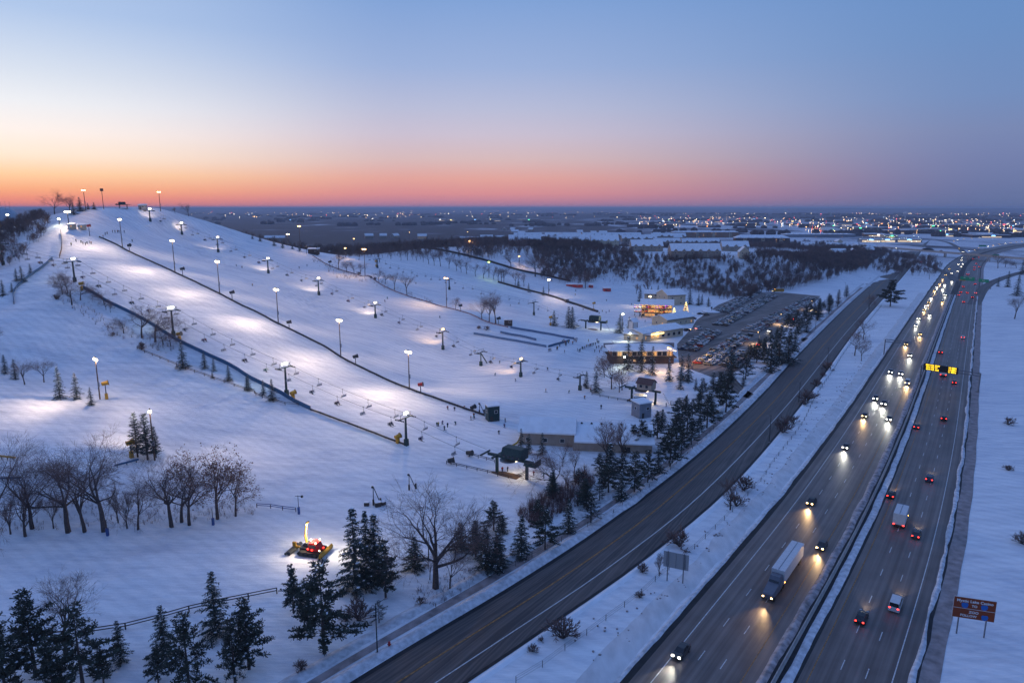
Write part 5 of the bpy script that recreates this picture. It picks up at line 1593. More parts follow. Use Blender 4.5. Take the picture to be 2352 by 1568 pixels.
def gable_house(p, rz, L, W, H, rise, label, wall=M_TAN, roof=M_CLEAN, name='house', cat='house', nwin=4, lit=0.15, gables=0, storeys=2, seed=1, group=None, z=None, chimney=True, wsize=(1.1, 1.2)):
    r = random.Random(seed)
    o = thing(name, label, cat, (p[0], p[1], (mesh_z(p[0], p[1]) if z is None else z) - .3), rz, group)
    part('wall', wall_gable(L, W, H + .3, rise, wall), o)
    rf = part('roof', roof_gable(L, W, H + .3, rise, material=roof), o)
    part('eave_board', MB().box(0, -W / 2 - .52, H - .55, L + 1, .06, .3).box(0, W / 2 + .52, H - .55, L + 1, .06, .3).mesh('eave_board', M_DKTRIM), rf)
    for st in range(storeys):
        zz = .3 + 1.0 + st * (H / storeys)
        for i in range(nwin):
            x = -L / 2 + (i + .5) * L / nwin
            window(o, (x, -W / 2, zz), wsize[0], wsize[1], 0, r.random() < lit)
        for y in (-W / 5, W / 5):
            window(o, (-L / 2, y, zz), 1.0, 1.2, -math.pi / 2, r.random() < lit)
            window(o, (L / 2, y, zz), 1.0, 1.2, math.pi / 2, r.random() < lit)
    for i in range(gables):
        x = -L / 2 + (i + .5) * L / gables
        gw = L / gables * .55
        g = part('cross_gable', MB().profile([(-gw / 2, 0), (gw / 2, 0), (gw / 2, H * .92), (0, H + gw * .38), (-gw / 2, H * .92)], -W / 2 - 1.0, -W / 2 + 1.5).mesh('cross_gable', wall), o, (x, 0, .3))
        part('gable_roof', MB().add([(-gw / 2 - .3, -W / 2 - 1.3, H * .9), (0, -W / 2 - 1.3, H + gw * .42), (gw / 2 + .3, -W / 2 - 1.3, H * .9), (-gw / 2 - .3, -W / 2 + 2.6, H * .9), (0, -W / 2 + 3.4, H + gw * .42), (gw / 2 + .3, -W / 2 + 2.6, H * .9),
                                     (-gw / 2 - .3, -W / 2 - 1.3, H * .9 + .3), (0, -W / 2 - 1.3, H + gw * .42 + .3), (gw / 2 + .3, -W / 2 - 1.3, H * .9 + .3), (-gw / 2 - .3, -W / 2 + 2.6, H * .9 + .3), (0, -W / 2 + 3.4, H + gw * .42 + .3), (gw / 2 + .3, -W / 2 + 2.6, H * .9 + .3)],
                                    [(6, 7, 10, 9), (7, 8, 11, 10), (0, 1, 7, 6), (1, 2, 8, 7), (0, 6, 9, 3), (2, 5, 11, 8)]).mesh('gable_roof', roof), g)
        window(g, (0, -W / 2 - 1.0, H * .6), 1.3, 1.2, 0, r.random() < lit)
    if chimney:
        for i in range(max(1, int(L / 12))):
            part('vent_stack', MB().box(0, 0, 0, .6, .5, 1.2).mesh('vent_stack', M_DKBRICK), rf, (-L / 2 + (i + .6) * 10, 1.0, H + rise * .7))
    return o


def px_len(u0, u1, p):
    return abs(u1 - u0) / FPX * project(*p)[2]


# row houses on the terrace beyond the ravine: (sheet, x0, x1, base y, roof top y, angle, wall, gables)
rows = [('C', 1600, 2045, 545, 430, .03, M_TAN, 6), ('C', 2065, 2300, 490, 410, -.05, M_TAN, 3), ('C', 1450, 1690, 440, 378, .05, M_TAN, 3), ('C', 1705, 2040, 445, 378, .0, M_TAN, 4), ('C', 1250, 1530, 490, 400, .02, M_TAN, 4),
        ('C', 1430, 1740, 382, 318, .02, M_TAN, 5), ('C', 1165, 1480, 402, 335, .03, M_TAN, 5), ('C', 815, 1020, 352, 288, .03, M_TAN, 3), ('C', 985, 1230, 345, 285, .0, M_TAN, 4), ('C', 1155, 1340, 330, 278, .0, M_TAN, 3),
        ('C', 590, 880, 258, 222, .0, M_CREAM, 5), ('C', 895, 1140, 258, 213, .0, M_CREAM, 4), ('C', 155, 440, 288, 238, .1, M_REDSIDE, 5), ('C', 200, 330, 352, 298, .1, M_REDSIDE, 2), ('C', 330, 450, 340, 290, .1, M_REDSIDE, 2), ('C', 30, 130, 405, 355, .1, M_TAN, 2),
        ('C', -100, 10, 400, 350, .1, M_TAN, 2), ('C', 480, 600, 330, 290, 0, M_TAN, 2), ('C', 640, 800, 330, 285, 0, M_TAN, 3)]
for i, (k, x0, x1, yb, yt, rz, wl, ng) in enumerate(rows):
    u0, v = S(k, x0, yb); u1, _ = S(k, x1, yb)
    p = ground_at((u0 + u1) / 2, v, 300, 1700)
    L = px_len(u0, u1, p); tot = top_z(p[1] + 5, S(k, 0, yt)[1]) - p[2]
    tot = max(9.0, min(14.0, tot * 1.15))
    gable_house((p[0], p[1] + 4), rz, L, 15.0, tot * .5, tot * .5, f'snow-roofed {"maroon" if wl is M_REDSIDE else "cream" if wl is M_CREAM else "tan"} row house beyond the ravine, {ORD[i]} in the terrace counted from the parking lot', wl, name='row_house', nwin=ng * 2, gables=ng, storeys=2, seed=i + 3,
                group='row houses on the terrace', lit=.08)
# gabled end house and scattered houses
for i, (k, x0, x1, yb, yt, rz) in enumerate([('C', 2185, 2345, 545, 450, 1.35), ('B', 1065, 1140, 585, 548, .4), ('B', 1200, 1262, 585, 540, .2), ('B', 1290, 1385, 590, 528, 1.2), ('B', 170, 350, 612, 570, .05), ('B', 1920, 2100, 612, 578, .1), ('B', 1540, 1620, 600, 545, .2)]):
    u0, v = S(k, x0, yb); u1, _ = S(k, x1, yb)
    p = ground_at((u0 + u1) / 2, v, 300, 1700)
    L = max(9, px_len(u0, u1, p)); tot = max(6.0, min(12, top_z(p[1], S(k, 0, yt)[1]) - p[2]))
    gable_house((p[0], p[1] + 3), rz, L, 10, tot * .55, tot * .45, ['cream house whose gable faces the ravine below the hotel', 'white-roofed house in the woods west of the others', 'small white-roofed house in the middle of the woods', 'gabled white-roofed house east in the woods',
                'low snow-roofed cabin behind the ridge spruces', 'snow-roofed house behind the tubing lamps', 'house glowing orange among the dark trees'][i], M_CREAM if i in (0, 6) else M_TAN, nwin=3, seed=60 + i, lit=.95 if i == 6 else .1)


hr = random.Random(404)
HS = []
for i in range(52):
    u, v = hr.uniform(1120, 1560), hr.uniform(508, 563)
    if i >= 40: u, v = hr.uniform(1830, 2010), hr.uniform(560, 590)
    p = ground_at(u, v, 500, 2600)
    if p[1] > 2300: continue
    HS.append(p)
HS.sort(key=lambda q: math.atan2(q[0], q[1]))
for i, p in enumerate(HS):
    wl = hr.choice([M_TAN, M_CREAM, M_REDSIDE, M_TAN, M_GREYBLK])
    wn = {M_TAN: 'tan', M_CREAM: 'cream', M_REDSIDE: 'maroon', M_GREYBLK: 'grey'}[wl]
    gable_house((p[0], p[1]), hr.choice([0, .4, 1.2, 1.57, -.5, .2]), hr.uniform(13, 24), hr.uniform(11, 14), hr.uniform(5, 6.5), hr.uniform(4.2, 6), f'small {wn} house with a snowy roof in the far neighbourhood, {ORD[i]} from the west', wl, nwin=2, storeys=1, seed=500 + i, group='houses of the far neighbourhood', lit=.25, chimney=False, wsize=(1.6, 1.6))


def block_building(p, rz, L, W, H, label, wall, storeys, nwin, name='apartment_building', cat='building', hip=3.0, lit=.12, seed=1, balconies=0):
    r = random.Random(seed)
    o = thing(name, label, cat, (p[0], p[1], mesh_z(p[0], p[1]) - .4), rz)
    part('wall', MB().box(0, 0, 0, L, W, H).mesh('wall', wall), o)
    a, b, t = L / 2 + .8, W / 2 + .8, hip
    vs = [(-a, -b, H), (a, -b, H), (a, b, H), (-a, b, H), (-a, -b, H + .45), (a, -b, H + .45), (a, b, H + .45), (-a, b, H + .45), (-a + b * .9, 0, H + .45 + t), (a - b * .9, 0, H + .45 + t)]
    rf = part('roof', MB().add(vs, [(3, 2, 1, 0), (0, 1, 5, 4), (1, 2, 6, 5), (2, 3, 7, 6), (3, 0, 4, 7), (4, 5, 9, 8), (6, 7, 8, 9), (5, 6, 9), (7, 4, 8)]).mesh('roof', M_CLEAN), o)
    for k in range(max(1, int(L / 14))):
        part('roof_gable', MB().profile([(-3, 0), (3, 0), (0, 2.4)], -W / 2 - .9, 0).mesh('roof_gable', M_CLEAN), rf, (-L / 2 + 7 + k * 14, 0, H + .3))
    for s in range(storeys):
        z = 1.0 + s * (H - .6) / storeys
        for i in range(nwin):
            x = -L / 2 + (i + .5) * L / nwin
            window(o, (x, -W / 2, z), 1.5, 1.5, 0, r.random() < lit)
        for i in range(3):
            window(o, (L / 2, -W / 2 + (i + .5) * W / 3, z), 1.4, 1.5, math.pi / 2, r.random() < lit)
    for k in range(balconies):
        x = -L / 2 + (k + .5) * L / balconies
        b_ = part('balcony_tower', MB().box(0, 0, 0, 5.0, 2.0, H - .2).mesh('balcony_tower', M_CREAM), o, (x, -W / 2 - .95, 0))
        for s in range(storeys):
            part('balcony_opening', MB().box(0, -1.02, 0, 3.4, .06, 1.7).mesh('balcony_opening', M_DARKWIN), b_, (0, 0, 1.2 + s * (H - .6) / storeys))
    return o


p = ground_at(1620, 546, 300, 1900); block_building((p[0], p[1] + 10), .04, px_len(1537, 1690, p), 18, 14, 'long brown brick apartment block with cream balcony towers', M_BRICK, 4, 16, balconies=4, lit=.1, seed=5)
p = ground_at(1752, 566, 300, 1900); block_building((p[0], p[1] + 10), -.1, px_len(1692, 1812, p), 22, 15, 'large brick hotel with a hipped snowy roof and white balconies', M_DKBRICK, 4, 14, balconies=3, lit=.1, seed=6, hip=5)
p = ground_at(1880, 545, 300, 2300); block_building((p[0], p[1] + 5), 0, px_len(1830, 1990, p), 30, 8, 'wide low grey shed with a snow roof north of the woods', M_GREYBLK, 1, 8, name='warehouse', hip=2, seed=7)

# lodge: chalet with lit balconies
lp = ground_at(*S('C', 1490, 1078))
CH = thing('lodge', 'lamplit chalet lodge with strings of coloured lights on its balconies', 'lodge', (lp[0], lp[1] + 4, 0), -.22)
k_ = project(lp[0], lp[1], 0)[2] / FPX * .25622          # metres per sheet pixel there
Lc, Wc = 21.0, 11.0
part('wall', wall_gable(Lc, Wc, 9.0, 2.6, M_CREAM), CH)
part('roof', roof_gable(Lc, Wc, 9.0, 2.6, 1.2), CH)
for zz in (3.4, 6.2):
    dk = part('balcony', MB().box(-3, -Wc / 2 - 1.6, zz - .25, Lc + 4, 3.2, .25).mesh('balcony', M_WOODPOLE), CH)
    part('railing', MB().box(-3, -Wc / 2 - 3.15, zz + .9, Lc + 4, .1, .12).box(-3, -Wc / 2 - 3.15, zz + .35, Lc + 4, .06, .08).mesh('railing', M_WOODPOLE), dk)
    for i in range(12):
        part('baluster', MB().box(0, 0, 0, .14, .1, 1.0).mesh('baluster', M_WOODPOLE), dk, (-3 - Lc / 2 - 1.8 + i * (Lc + 3.6) / 11, -Wc / 2 - 3.15, zz))
for st in range(3):
    for i in range(9):
        window(CH, (-Lc / 2 + (i + .5) * Lc / 9, -Wc / 2, .5 + st * 2.9), 1.9, 1.7, 0, (i * 7 + st * 3) % 5 in (1, 2, 4))
for i in range(2): window(CH, (Lc / 2, -2 + i * 3, 5.4), 1.2, 1.3, math.pi / 2, False)
part('lettered_board', MB().box(0, 0, 0, .08, 3.0, 1.1).mesh('lettered_board', M_DKTRIM), CH, (Lc / 2 + .06, -1.5, 7.0))
BULBC = [(1, .45, .08), (1, .12, .05), (1, .6, .2), (.9, .15, .9), (1, .8, .3)]
BULBM = [MB().ball(0, 0, 0, .17, 6).mesh('bulb', mat(f'lit_string_bulb_{i}', c, emit=c, es=4.5)) for i, c in enumerate(BULBC)]
rb = random.Random(5)
sl = thing('string_lights', 'strings of coloured bulbs along the balconies of the lodge', 'string lights', (lp[0], lp[1] + 4, 0), -.22)
for row, zz in enumerate((4.4, 7.3, 8.6)):
    for i in range(24):
        part('bulb', BULBM[rb.randrange(5) if row else rb.randrange(3)], sl, (-3 - Lc / 2 - 1.5 + i * (Lc + 3) / 23, -Wc / 2 - 3.2 - rb.random() * .1, zz - .35 * abs(math.sin(i * .8))))
for i, x in enumerate((-10, -3, 4)):
    lamp(CH, (x, -Wc / 2 - 2.2, 5.6), 130, (1, .52, .18), 'POINT', radius=.3)
    lamp(CH, (x, -Wc / 2 - 2.2, 2.6), 90, (1, .50, .18), 'POINT', radius=.3)
p = ground_at(*S('C', 1620, 970)); gable_house((p[0], p[1] + 6), .3, 16, 18, 8.5, 3.5, 'cream gabled annex rising behind the lodge', M_CREAM, name='lodge_annex', cat='building', nwin=2, lit=.0, chimney=False, seed=12)
p = ground_at(*S('C', 1500, 940)); gable_house((p[0] - 4, p[1] + 10), -.2, 12, 9, 6, 2.5, 'low wing between the lodge and its annex', M_CREAM, name='lodge_annex', cat='building', nwin=2, lit=0, chimney=False, seed=13)

# ticket hall with the little clock tower and wings
tp = ground_at(*S('C', 1500, 1280))
TH = thing('ticket_hall', 'cream ticket hall with a long snowy roof and a square turret', 'building', (tp[0] - 1, tp[1] + 8, 0), .62)
part('wall', MB().box(0, 0, 0, 34, 14, 5.0).mesh('wall', M_CREAM), TH)
part('roof', roof_gable(34, 14, 5.0, 1.6, 1.0), TH)
tt = part('turret', MB().box(0, 0, 0, 3.6, 3.6, 10).mesh('turret', M_WHITE), TH, (-13, 5, 0))
part('turret_roof', roof_gable(4.2, 4.2, 10, 1.6, .5), tt)
part('turret_trim', MB().box(-1.83, -1.83, 0, .2, .2, 10).box(1.83, -1.83, 0, .2, .2, 10).box(1.83, 1.83, 0, .2, .2, 10).box(-1.83, 1.83, 0, .2, .2, 10).mesh('turret_trim', M_DKTRIM), tt)
part('lit_canopy', MB().box(0, 0, 0, 12, .25, .7).mesh('lit_canopy', mat('lit_fascia', (.8, .6, .25), emit=(1, .72, .25), es=3.0)), TH, (-6, -7.3, 3.2))
for i in range(7): window(TH, (-14 + i * 4.6, -7, 1.2), 2.2, 1.8, 0, i < 3)
lamp(TH, (-6, -8.6, 3.6), 500, (1, .72, .30), 'POINT', radius=.4)
p = ground_at(*S('C', 1590, 1150)); gable_house((p[0] + 4, p[1] + 6), .62, 26, 13, 4.5, 2.4, 'cream hall with a white snow roof beside the lot lane', M_CREAM, name='rental_hall', cat='building', nwin=5, storeys=1, lit=.3, chimney=False, seed=14)
p = ground_at(*S('C', 1290, 1290)); gable_house((p[0] + 2, p[1] + 3), -.35, 15, 8, 4.0, 1.8, 'small white-roofed wing at the front of the ticket hall', M_CREAM, name='ticket_wing', cat='building', nwin=3, storeys=1, lit=.2, chimney=False, seed=15)
rp = ground_at(*S('G', 1330, 175))
RS = thing('restaurant', 'long brown restaurant with a glowing window band and snow roof', 'restaurant', (rp[0] + 1, rp[1] + 6, 0), .02)
part('lower_wall', MB().box(0, 0, 0, 31, 12, 3.2).mesh('lower_wall', M_DKBRICK), RS)
part('deck', MB().box(0, -.6, 3.2, 33, 14.2, .35).mesh('deck', M_DKTRIM), RS)
part('upper_wall', MB().box(0, 0, 3.55, 30, 11, 2.8).mesh('upper_wall', M_BRICK), RS)
for i in range(12):
    window(RS, (-13.6 + i * 2.45, -5.5, 3.9), 2.0, 2.0, 0, i % 5 in (1, 3))
for i in (4, 6): window(RS, (-13.6 + i * 2.45, -6.0, 1.2), 1.3, .9, 0, True)
rr = part('roof', MB().add([(-16.5, -7, 6.35), (16.5, -7, 6.35), (16.5, 7, 6.35), (-16.5, 7, 6.35), (-16.5, -7, 6.8), (16.5, -7, 6.8), (16.5, 7, 6.8), (-16.5, 7, 6.8), (-11, -1.5, 8.6), (11, -1.5, 8.6), (11, 1.5, 8.6), (-11, 1.5, 8.6)],
                         [(3, 2, 1, 0), (0, 1, 5, 4), (1, 2, 6, 5), (2, 3, 7, 6), (3, 0, 4, 7), (4, 5, 9, 8), (5, 6, 10, 9), (6, 7, 11, 10), (7, 4, 8, 11), (8, 9, 10, 11)]).mesh('roof', M_CLEAN), RS)
part('parapet_wall', MB().box(0, 0, 0, 36, .6, 2.4).mesh('parapet_wall', M_GREYBLK), RS, (1, 8.2, 5.2))
for x in (-8, 6): lamp(RS, (x, -7.4, 5.2), 60, (1, .62, .22), 'POINT', radius=.4)

# workshop: gabled hall and a long low wing
wp = ground_at(*S('G', 480, 870))
WS = thing('workshop', 'tan workshop whose long roof lies deep in snow', 'workshop', (wp[0] + 1, wp[1] + 2, 0), -.12)
part('wall', wall_gable(17, 12, 4.6, 2.8, M_TAN), WS)
part('roof', roof_gable(17, 12, 4.6, 2.8, .8, .5), WS)
part('wing_wall', MB().add([(8.5, -6.5, -.3), (33, -6.5, -.3), (33, 3, -.3), (8.5, 3, -.3), (8.5, -6.5, 3.0), (33, -6.5, 3.0), (33, 3, 5.6), (8.5, 3, 5.6)], [(0, 3, 2, 1), (4, 5, 6, 7), (0, 1, 5, 4), (1, 2, 6, 5), (2, 3, 7, 6), (3, 0, 4, 7)]).mesh('wing_wall', M_TAN), WS, (0, -2.5, 0))
wr = part('wing_roof', MB().add([(8.9, -7.3, 2.85), (33.8, -7.3, 2.85), (33.8, 3.5, 5.8), (8.9, 3.5, 5.8), (8.9, -7.3, 3.3), (33.8, -7.3, 3.3), (33.8, 3.5, 6.3), (8.9, 3.5, 6.3)], [(0, 3, 2, 1), (4, 5, 6, 7), (0, 1, 5, 4), (1, 2, 6, 5), (2, 3, 7, 6), (3, 0, 4, 7)]).mesh('wing_roof', M_CLEAN), WS, (0, -2.5, 0))
for i in range(5): part('roof_vent', MB().dome(0, 0, 0, .4, .5, 8, 3).mesh('roof_vent', M_DSTEEL), wr, (11 + i * 3.2, 2.6, 6.05))
part('arched_door', MB().box(0, 0, 0, 2.6, .1, 1.8).mesh('arched_door', M_DKTRIM), WS, (25, -9.08, 0))
for i in range(3): window(WS, (-6 + i * 5.5, -6, 1.4), 1.3, 1.2, 0)


def hut(p, rz, L, W, H, label, wall, roof_snow=True, name='hut', slope=.5, lit=False, round_=False):
    o = thing(name, label, 'hut', on(p, -.1), rz)
    if round_:
        poly = [(W / 2 * math.cos(2 * math.pi * i / 10), L / 2 * math.sin(2 * math.pi * i / 10)) for i in range(10)]
        part('wall', MB().prism(poly, 0, H).mesh('wall', wall), o)
    else:
        part('wall', MB().add([(-L / 2, -W / 2, 0), (L / 2, -W / 2, 0), (L / 2, W / 2, 0), (-L / 2, W / 2, 0), (-L / 2, -W / 2, H), (L / 2, -W / 2, H), (L / 2, W / 2, H + slope), (-L / 2, W / 2, H + slope)],
                              [(0, 3, 2, 1), (4, 5, 6, 7), (0, 1, 5, 4), (1, 2, 6, 5), (2, 3, 7, 6), (3, 0, 4, 7)]).mesh('wall', wall), o)
    e = .35
    part('roof', MB().add([(-L / 2 - e, -W / 2 - e, H), (L / 2 + e, -W / 2 - e, H), (L / 2 + e, W / 2 + e, H + slope), (-L / 2 - e, W / 2 + e, H + slope), (-L / 2 - e, -W / 2 - e, H + .4), (L / 2 + e, -W / 2 - e, H + .4), (L / 2 + e, W / 2 + e, H + slope + .45), (-L / 2 - e, W / 2 + e, H + slope + .45)],
                          [(0, 3, 2, 1), (4, 5, 6, 7), (0, 1, 5, 4), (1, 2, 6, 5), (2, 3, 7, 6), (3, 0, 4, 7)]).mesh('roof', M_CLEAN), o)
    part('door', MB().box(0, -.04, 0, .9, .08, 1.9).mesh('door', M_WHITE if lit else M_DKTRIM), o, (-L * .2, -W / 2, .1))
    window(o, (L * .18, -W / 2, H * .55), 1.1, .9, 0, lit)
    window(o, (-L / 2, 0, H * .55), 1.0, .9, -math.pi / 2, lit)
    return o


p = gs('F', 2210, 690); hut((p[0], p[1] + 1.5), .35, 4.2, 3.6, 5.6, 'dark green two-storey operator hut with a thick snow cap', M_GREENSTEEL, slope=.3)
p = gs('G', 1350, 660); hut((p[0], p[1] + 2), .45, 5.2, 5.0, 5.6, 'grey block pump house standing alone on the snow', M_GREYBLK, slope=.2)
p = gs('G', 1330, 525); hut((p[0], p[1] + 1), .15, 4.0, 2.6, 2.6, 'small grey-green shed beside the brown-roofed lift station', M_GREENSTEEL, slope=.1)
p = gs('A', 633, 518); hut((p[0], p[1] + 1.5), -.1, 3.0, 2.8, 2.5, 'western of the two small starting huts below the summit', M_CREAM, lit=True)
p = gs('A', 708, 516); hut((p[0] + 1.0, p[1] + 1.5), -.1, 3.0, 2.8, 2.5, 'eastern of the two small starting huts below the summit', M_CREAM, lit=True)
p = gs('B', 605, 740); hut((p[0], p[1] + 2), .1, 8, 4, 4.2, 'dark operator hut at the top of the far chairlift', M_DKTRIM)
p = gs('A', 1268, 345); hut((p[0], p[1] + 2), .1, 4.5, 3, 3.0, 'box hut on the summit skyline', M_GREYBLK)
p = gs('C', 745, 815); hut((p[0], p[1] + 2), -.1, 15, 3, 2.6, 'long red container with snow on top near the wide oak', M_RED)
p = gs('C', 893, 818); hut((p[0], p[1] + 2), -.1, 4, 3, 2.6, 'short red shed beside the wide oak', M_RED)
p = gs('C', 1035, 850); hut((p[0], p[1] + 2), .2, 6.5, 4, 2.8, 'red hut with a snow roof alone below the tubing run', M_RED)
p = gs('C', 150, 1160); hut((p[0], p[1] + 1), .1, 4.5, 1.0, 3.4, 'dark timing board hut beside the three bare trees', M_DKTRIM)
p = gs('C', 675, 950); hut((p[0], p[1] + 1), .2, 2.6, 2.6, 2.8, 'tiny attendant hut on the moving carpet', M_DKTRIM)
p = gs('C', 2300, 835); hut((p[0], p[1] + 1), .2, 7, 5, 3.4, 'cream shelter at the far corner of the parking lot', M_CREAM)
dp = at_d(12, 492, 640); DM = thing('storage_dome', 'pale blue storage dome beyond the west woods', 'dome', (dp[0] - 6, dp[1], dp[2] - 8), 0)
part('dome_shell', MB().dome(0, 0, 6, 15, 9, 18, 5).tube((0, 0, 0), (0, 0, 6), 15, 15, 18, cap=False).mesh('dome_shell', mat('pale_blue_metal', (.30, .38, .46), .5, .1)), DM)
for i in range(3): part('mast', MB().tube((0, 0, 0), (0, 0, 10), .12, .06, 5).mesh('mast', M_DSTEEL), DM, (6 + i * 4, -4, 10))

# christmas trees
xm = random.Random(3)
for i, (k, x, y, ty) in enumerate([('C', 1738, 1085, 940), ('C', 1635, 1072, 995)]):
    p = ground_at(*S(k, x, y)); h = top_z(p[1], S(k, 0, ty)[1]) - p[2]
    tree(p, h, SPRUCE[i], 12, ('taller' if i == 0 else 'shorter') + ' christmas tree wound with yellow lights beside the lodge', 'christmas_tree', 'tree', 'lit christmas trees', wide=1.1)
    s_ = thing('string_lights', f'yellow bulbs spiralling round the {"taller" if i == 0 else "shorter"} christmas tree', 'string lights', on(p))
    for q in range(90 if i == 0 else 50):
        t = q / (90 if i == 0 else 50); a = t * 6.28 * 8
        r_ = 2.5 * h / 12 * (1 - t) ** .85 + .12
        part('bulb', BULBM[4 if xm.random() < .8 else 0], s_, (r_ * math.cos(a), r_ * math.sin(a), h * (.06 + .92 * t)))
    lamp(s_, (-1.5, -2.8, h * .4), 260, (1, .65, .15), 'POINT', radius=.5)

# ---------------------------------------------------------------- people


def figure(joints, edges, radii, name):
    import bmesh
    bm = bmesh.new()
    lay = bm.verts.layers.skin.verify()
    vs = [bm.verts.new(j) for j in joints]
    for a, b in edges: bm.edges.new((vs[a], vs[b]))
    for v, r in zip(vs, radii):
        v[lay].radius = (r, r)
    vs[0][lay].use_root = True
    me = bpy.data.meshes.new(name); bm.to_mesh(me); bm.free()
    o = bpy.data.objects.new(name, me); COL.objects.link(o)
    o.modifiers.new('skin', 'SKIN'); s = o.modifiers.new('sub', 'SUBSURF'); s.levels = 1; s.render_levels = 1
    dg = bpy.context.evaluated_depsgraph_get()
    out = bpy.data.meshes.new_from_object(o.evaluated_get(dg))
    bpy.data.objects.remove(o)
    out.name = name
    return out


_E = [(0, 1), (1, 2), (2, 3), (3, 4), (2, 5), (5, 6), (6, 7), (2, 8), (8, 9), (9, 10), (0, 11), (11, 12), (12, 13), (13, 14), (0, 15), (15, 16), (16, 17), (17, 18)]
_R = [.17, .19, .17, .08, .13, .11, .085, .06, .11, .085, .06, .13, .10, .08, .07, .13, .10, .08, .07]


def pose(pel, chest, neck, head, hands, feet, knees, elbows, sh=.21, toe=(0, -.16)):
    J = [pel, chest, neck, (head[0], head[1], head[2] - .10), head,
         (neck[0] - sh, neck[1], neck[2] - .06), elbows[0], hands[0], (neck[0] + sh, neck[1], neck[2] - .06), elbows[1], hands[1],
         (pel[0] - .11, pel[1], pel[2] - .10), knees[0], feet[0], (feet[0][0] + toe[0], feet[0][1] + toe[1], feet[0][2] - .04),
         (pel[0] + .11, pel[1], pel[2] - .10), knees[1], feet[1], (feet[1][0] + toe[0], feet[1][1] + toe[1], feet[1][2] - .04)]
    return J


POSES = {
    'standing': pose((0, 0, .95), (0, 0, 1.2), (0, 0, 1.45), (0, -.02, 1.66), [(-.28, -.1, .9), (.28, -.1, .9)], [(-.13, .02, .1), (.13, .02, .1)], [(-.12, -.02, .5), (.12, -.02, .5)], [(-.3, .02, 1.15), (.3, .02, 1.15)]),
    'skiing': pose((0, .12, .78), (0, -.06, 1.02), (0, -.2, 1.22), (0, -.32, 1.4), [(-.36, -.42, .85), (.36, -.42, .85)], [(-.16, .06, .1), (.16, .06, .1)], [(-.16, -.16, .46), (.16, -.16, .46)], [(-.38, -.12, 1.0), (.38, -.12, 1.0)]),
    'waiting': pose((0, 0, .95), (.02, 0, 1.2), (.02, 0, 1.45), (.03, -.03, 1.66), [(-.2, -.3, 1.0), (.34, -.2, .95)], [(-.14, .0, .1), (.14, -.1, .1)], [(-.13, -.02, .5), (.13, -.08, .5)], [(-.32, -.02, 1.15), (.34, .02, 1.18)]),
    'seated': pose((0, .1, .62), (0, .14, .88), (0, .12, 1.12), (0, .08, 1.33), [(-.22, -.28, .72), (.22, -.28, .72)], [(-.13, -.48, .14), (.13, -.48, .14)], [(-.13, -.36, .58), (.13, -.36, .58)], [(-.3, -.02, .85), (.3, -.02, .85)])}
BODY = {}
JACKETS = {'black': (.012, .012, .014), 'navy': (.012, .02, .06), 'red': (.22, .02, .02), 'teal': (.02, .09, .10), 'yellow': (.38, .27, .02), 'purple': (.08, .03, .12), 'grey': (.09, .09, .10), 'green': (.03, .08, .03), 'orange': (.35, .1, .02)}
M_PANTS = mat('dark_snow_pants', (.014, .014, .018), .8, .2)
M_HELMET = mat('dark_helmet', (.02, .02, .022), .4, .2)
for nm, J in POSES.items():
    me = figure(J, _E, _R, 'body')
    hz_ = J[4][2]; pz = J[0][2]
    for q in range(4): me.materials.append(M_PANTS)
    me.materials[0] = mat('jacket_black', JACKETS['black'], .8, .2); me.materials[1] = M_PANTS; me.materials[2] = M_SKIN; me.materials[3] = M_HELMET
    for f in me.polygons:
        c = f.center
        if c.z > hz_ + .02 or (c.z > hz_ - .1 and c.y > J[4][1] + .02): f.material_index = 3
        elif c.z > hz_ - .12: f.material_index = 2
        elif c.z < pz + .05 and abs(c.x) < .24: f.material_index = 1
        else: f.material_index = 0
        f.use_smooth = True
    BODY[nm] = me
_ski = MB().box(0, -.1, 0, .09, 1.7, .03).add([(-.045, -.95, 0), (.045, -.95, 0), (.045, -1.1, .12), (-.045, -1.1, .12)], [(0, 1, 2, 3)]).mesh('ski', M_DKTRIM)
_board = MB().prism([(math.cos(a) * .14 * (1 if abs(math.sin(a)) < .95 else .8), math.sin(a) * .78) for a in np.linspace(0, 2 * math.pi, 13)[:-1]], 0, .03).mesh('snowboard', M_BLUE)
PR = random.Random(21)
PEOPLE = []


def person(p, label, po='standing', col=None, rz=None, gear='ski', group=None, tilt=None, exact=False):
    col = col or PR.choice(list(JACKETS))
    o = thing('person', label, 'person', p if exact else on(p, 0.02), PR.uniform(0, 6.28) if rz is None else rz, group)
    b = part('body', BODY[po], o, material=mat('jacket_' + col, JACKETS[col], .8, .2))
    if gear == 'ski':
        for s in (-.14, .14): part('ski', _ski, o, (s, (-.5 if po == 'seated' else 0), .08 if po == 'seated' else 0))
    elif gear == 'board':
        part('snowboard', _board, o, (0, 0, 0), .3)
    return o


def group_of(pts, where, group, po=('standing', 'waiting'), gear=('ski', 'board', None), cols=None):
    its = sorted([ground_at(*S(*q)) for q in pts], key=lambda a: a[0])
    used = {}
    for i, p in enumerate(its):
        c = PR.choice(list(JACKETS))
        person(p, f'person in a {c} jacket {where}, {ORD[i]} from the west', PR.choice(po), c, None, PR.choice(gear), group)


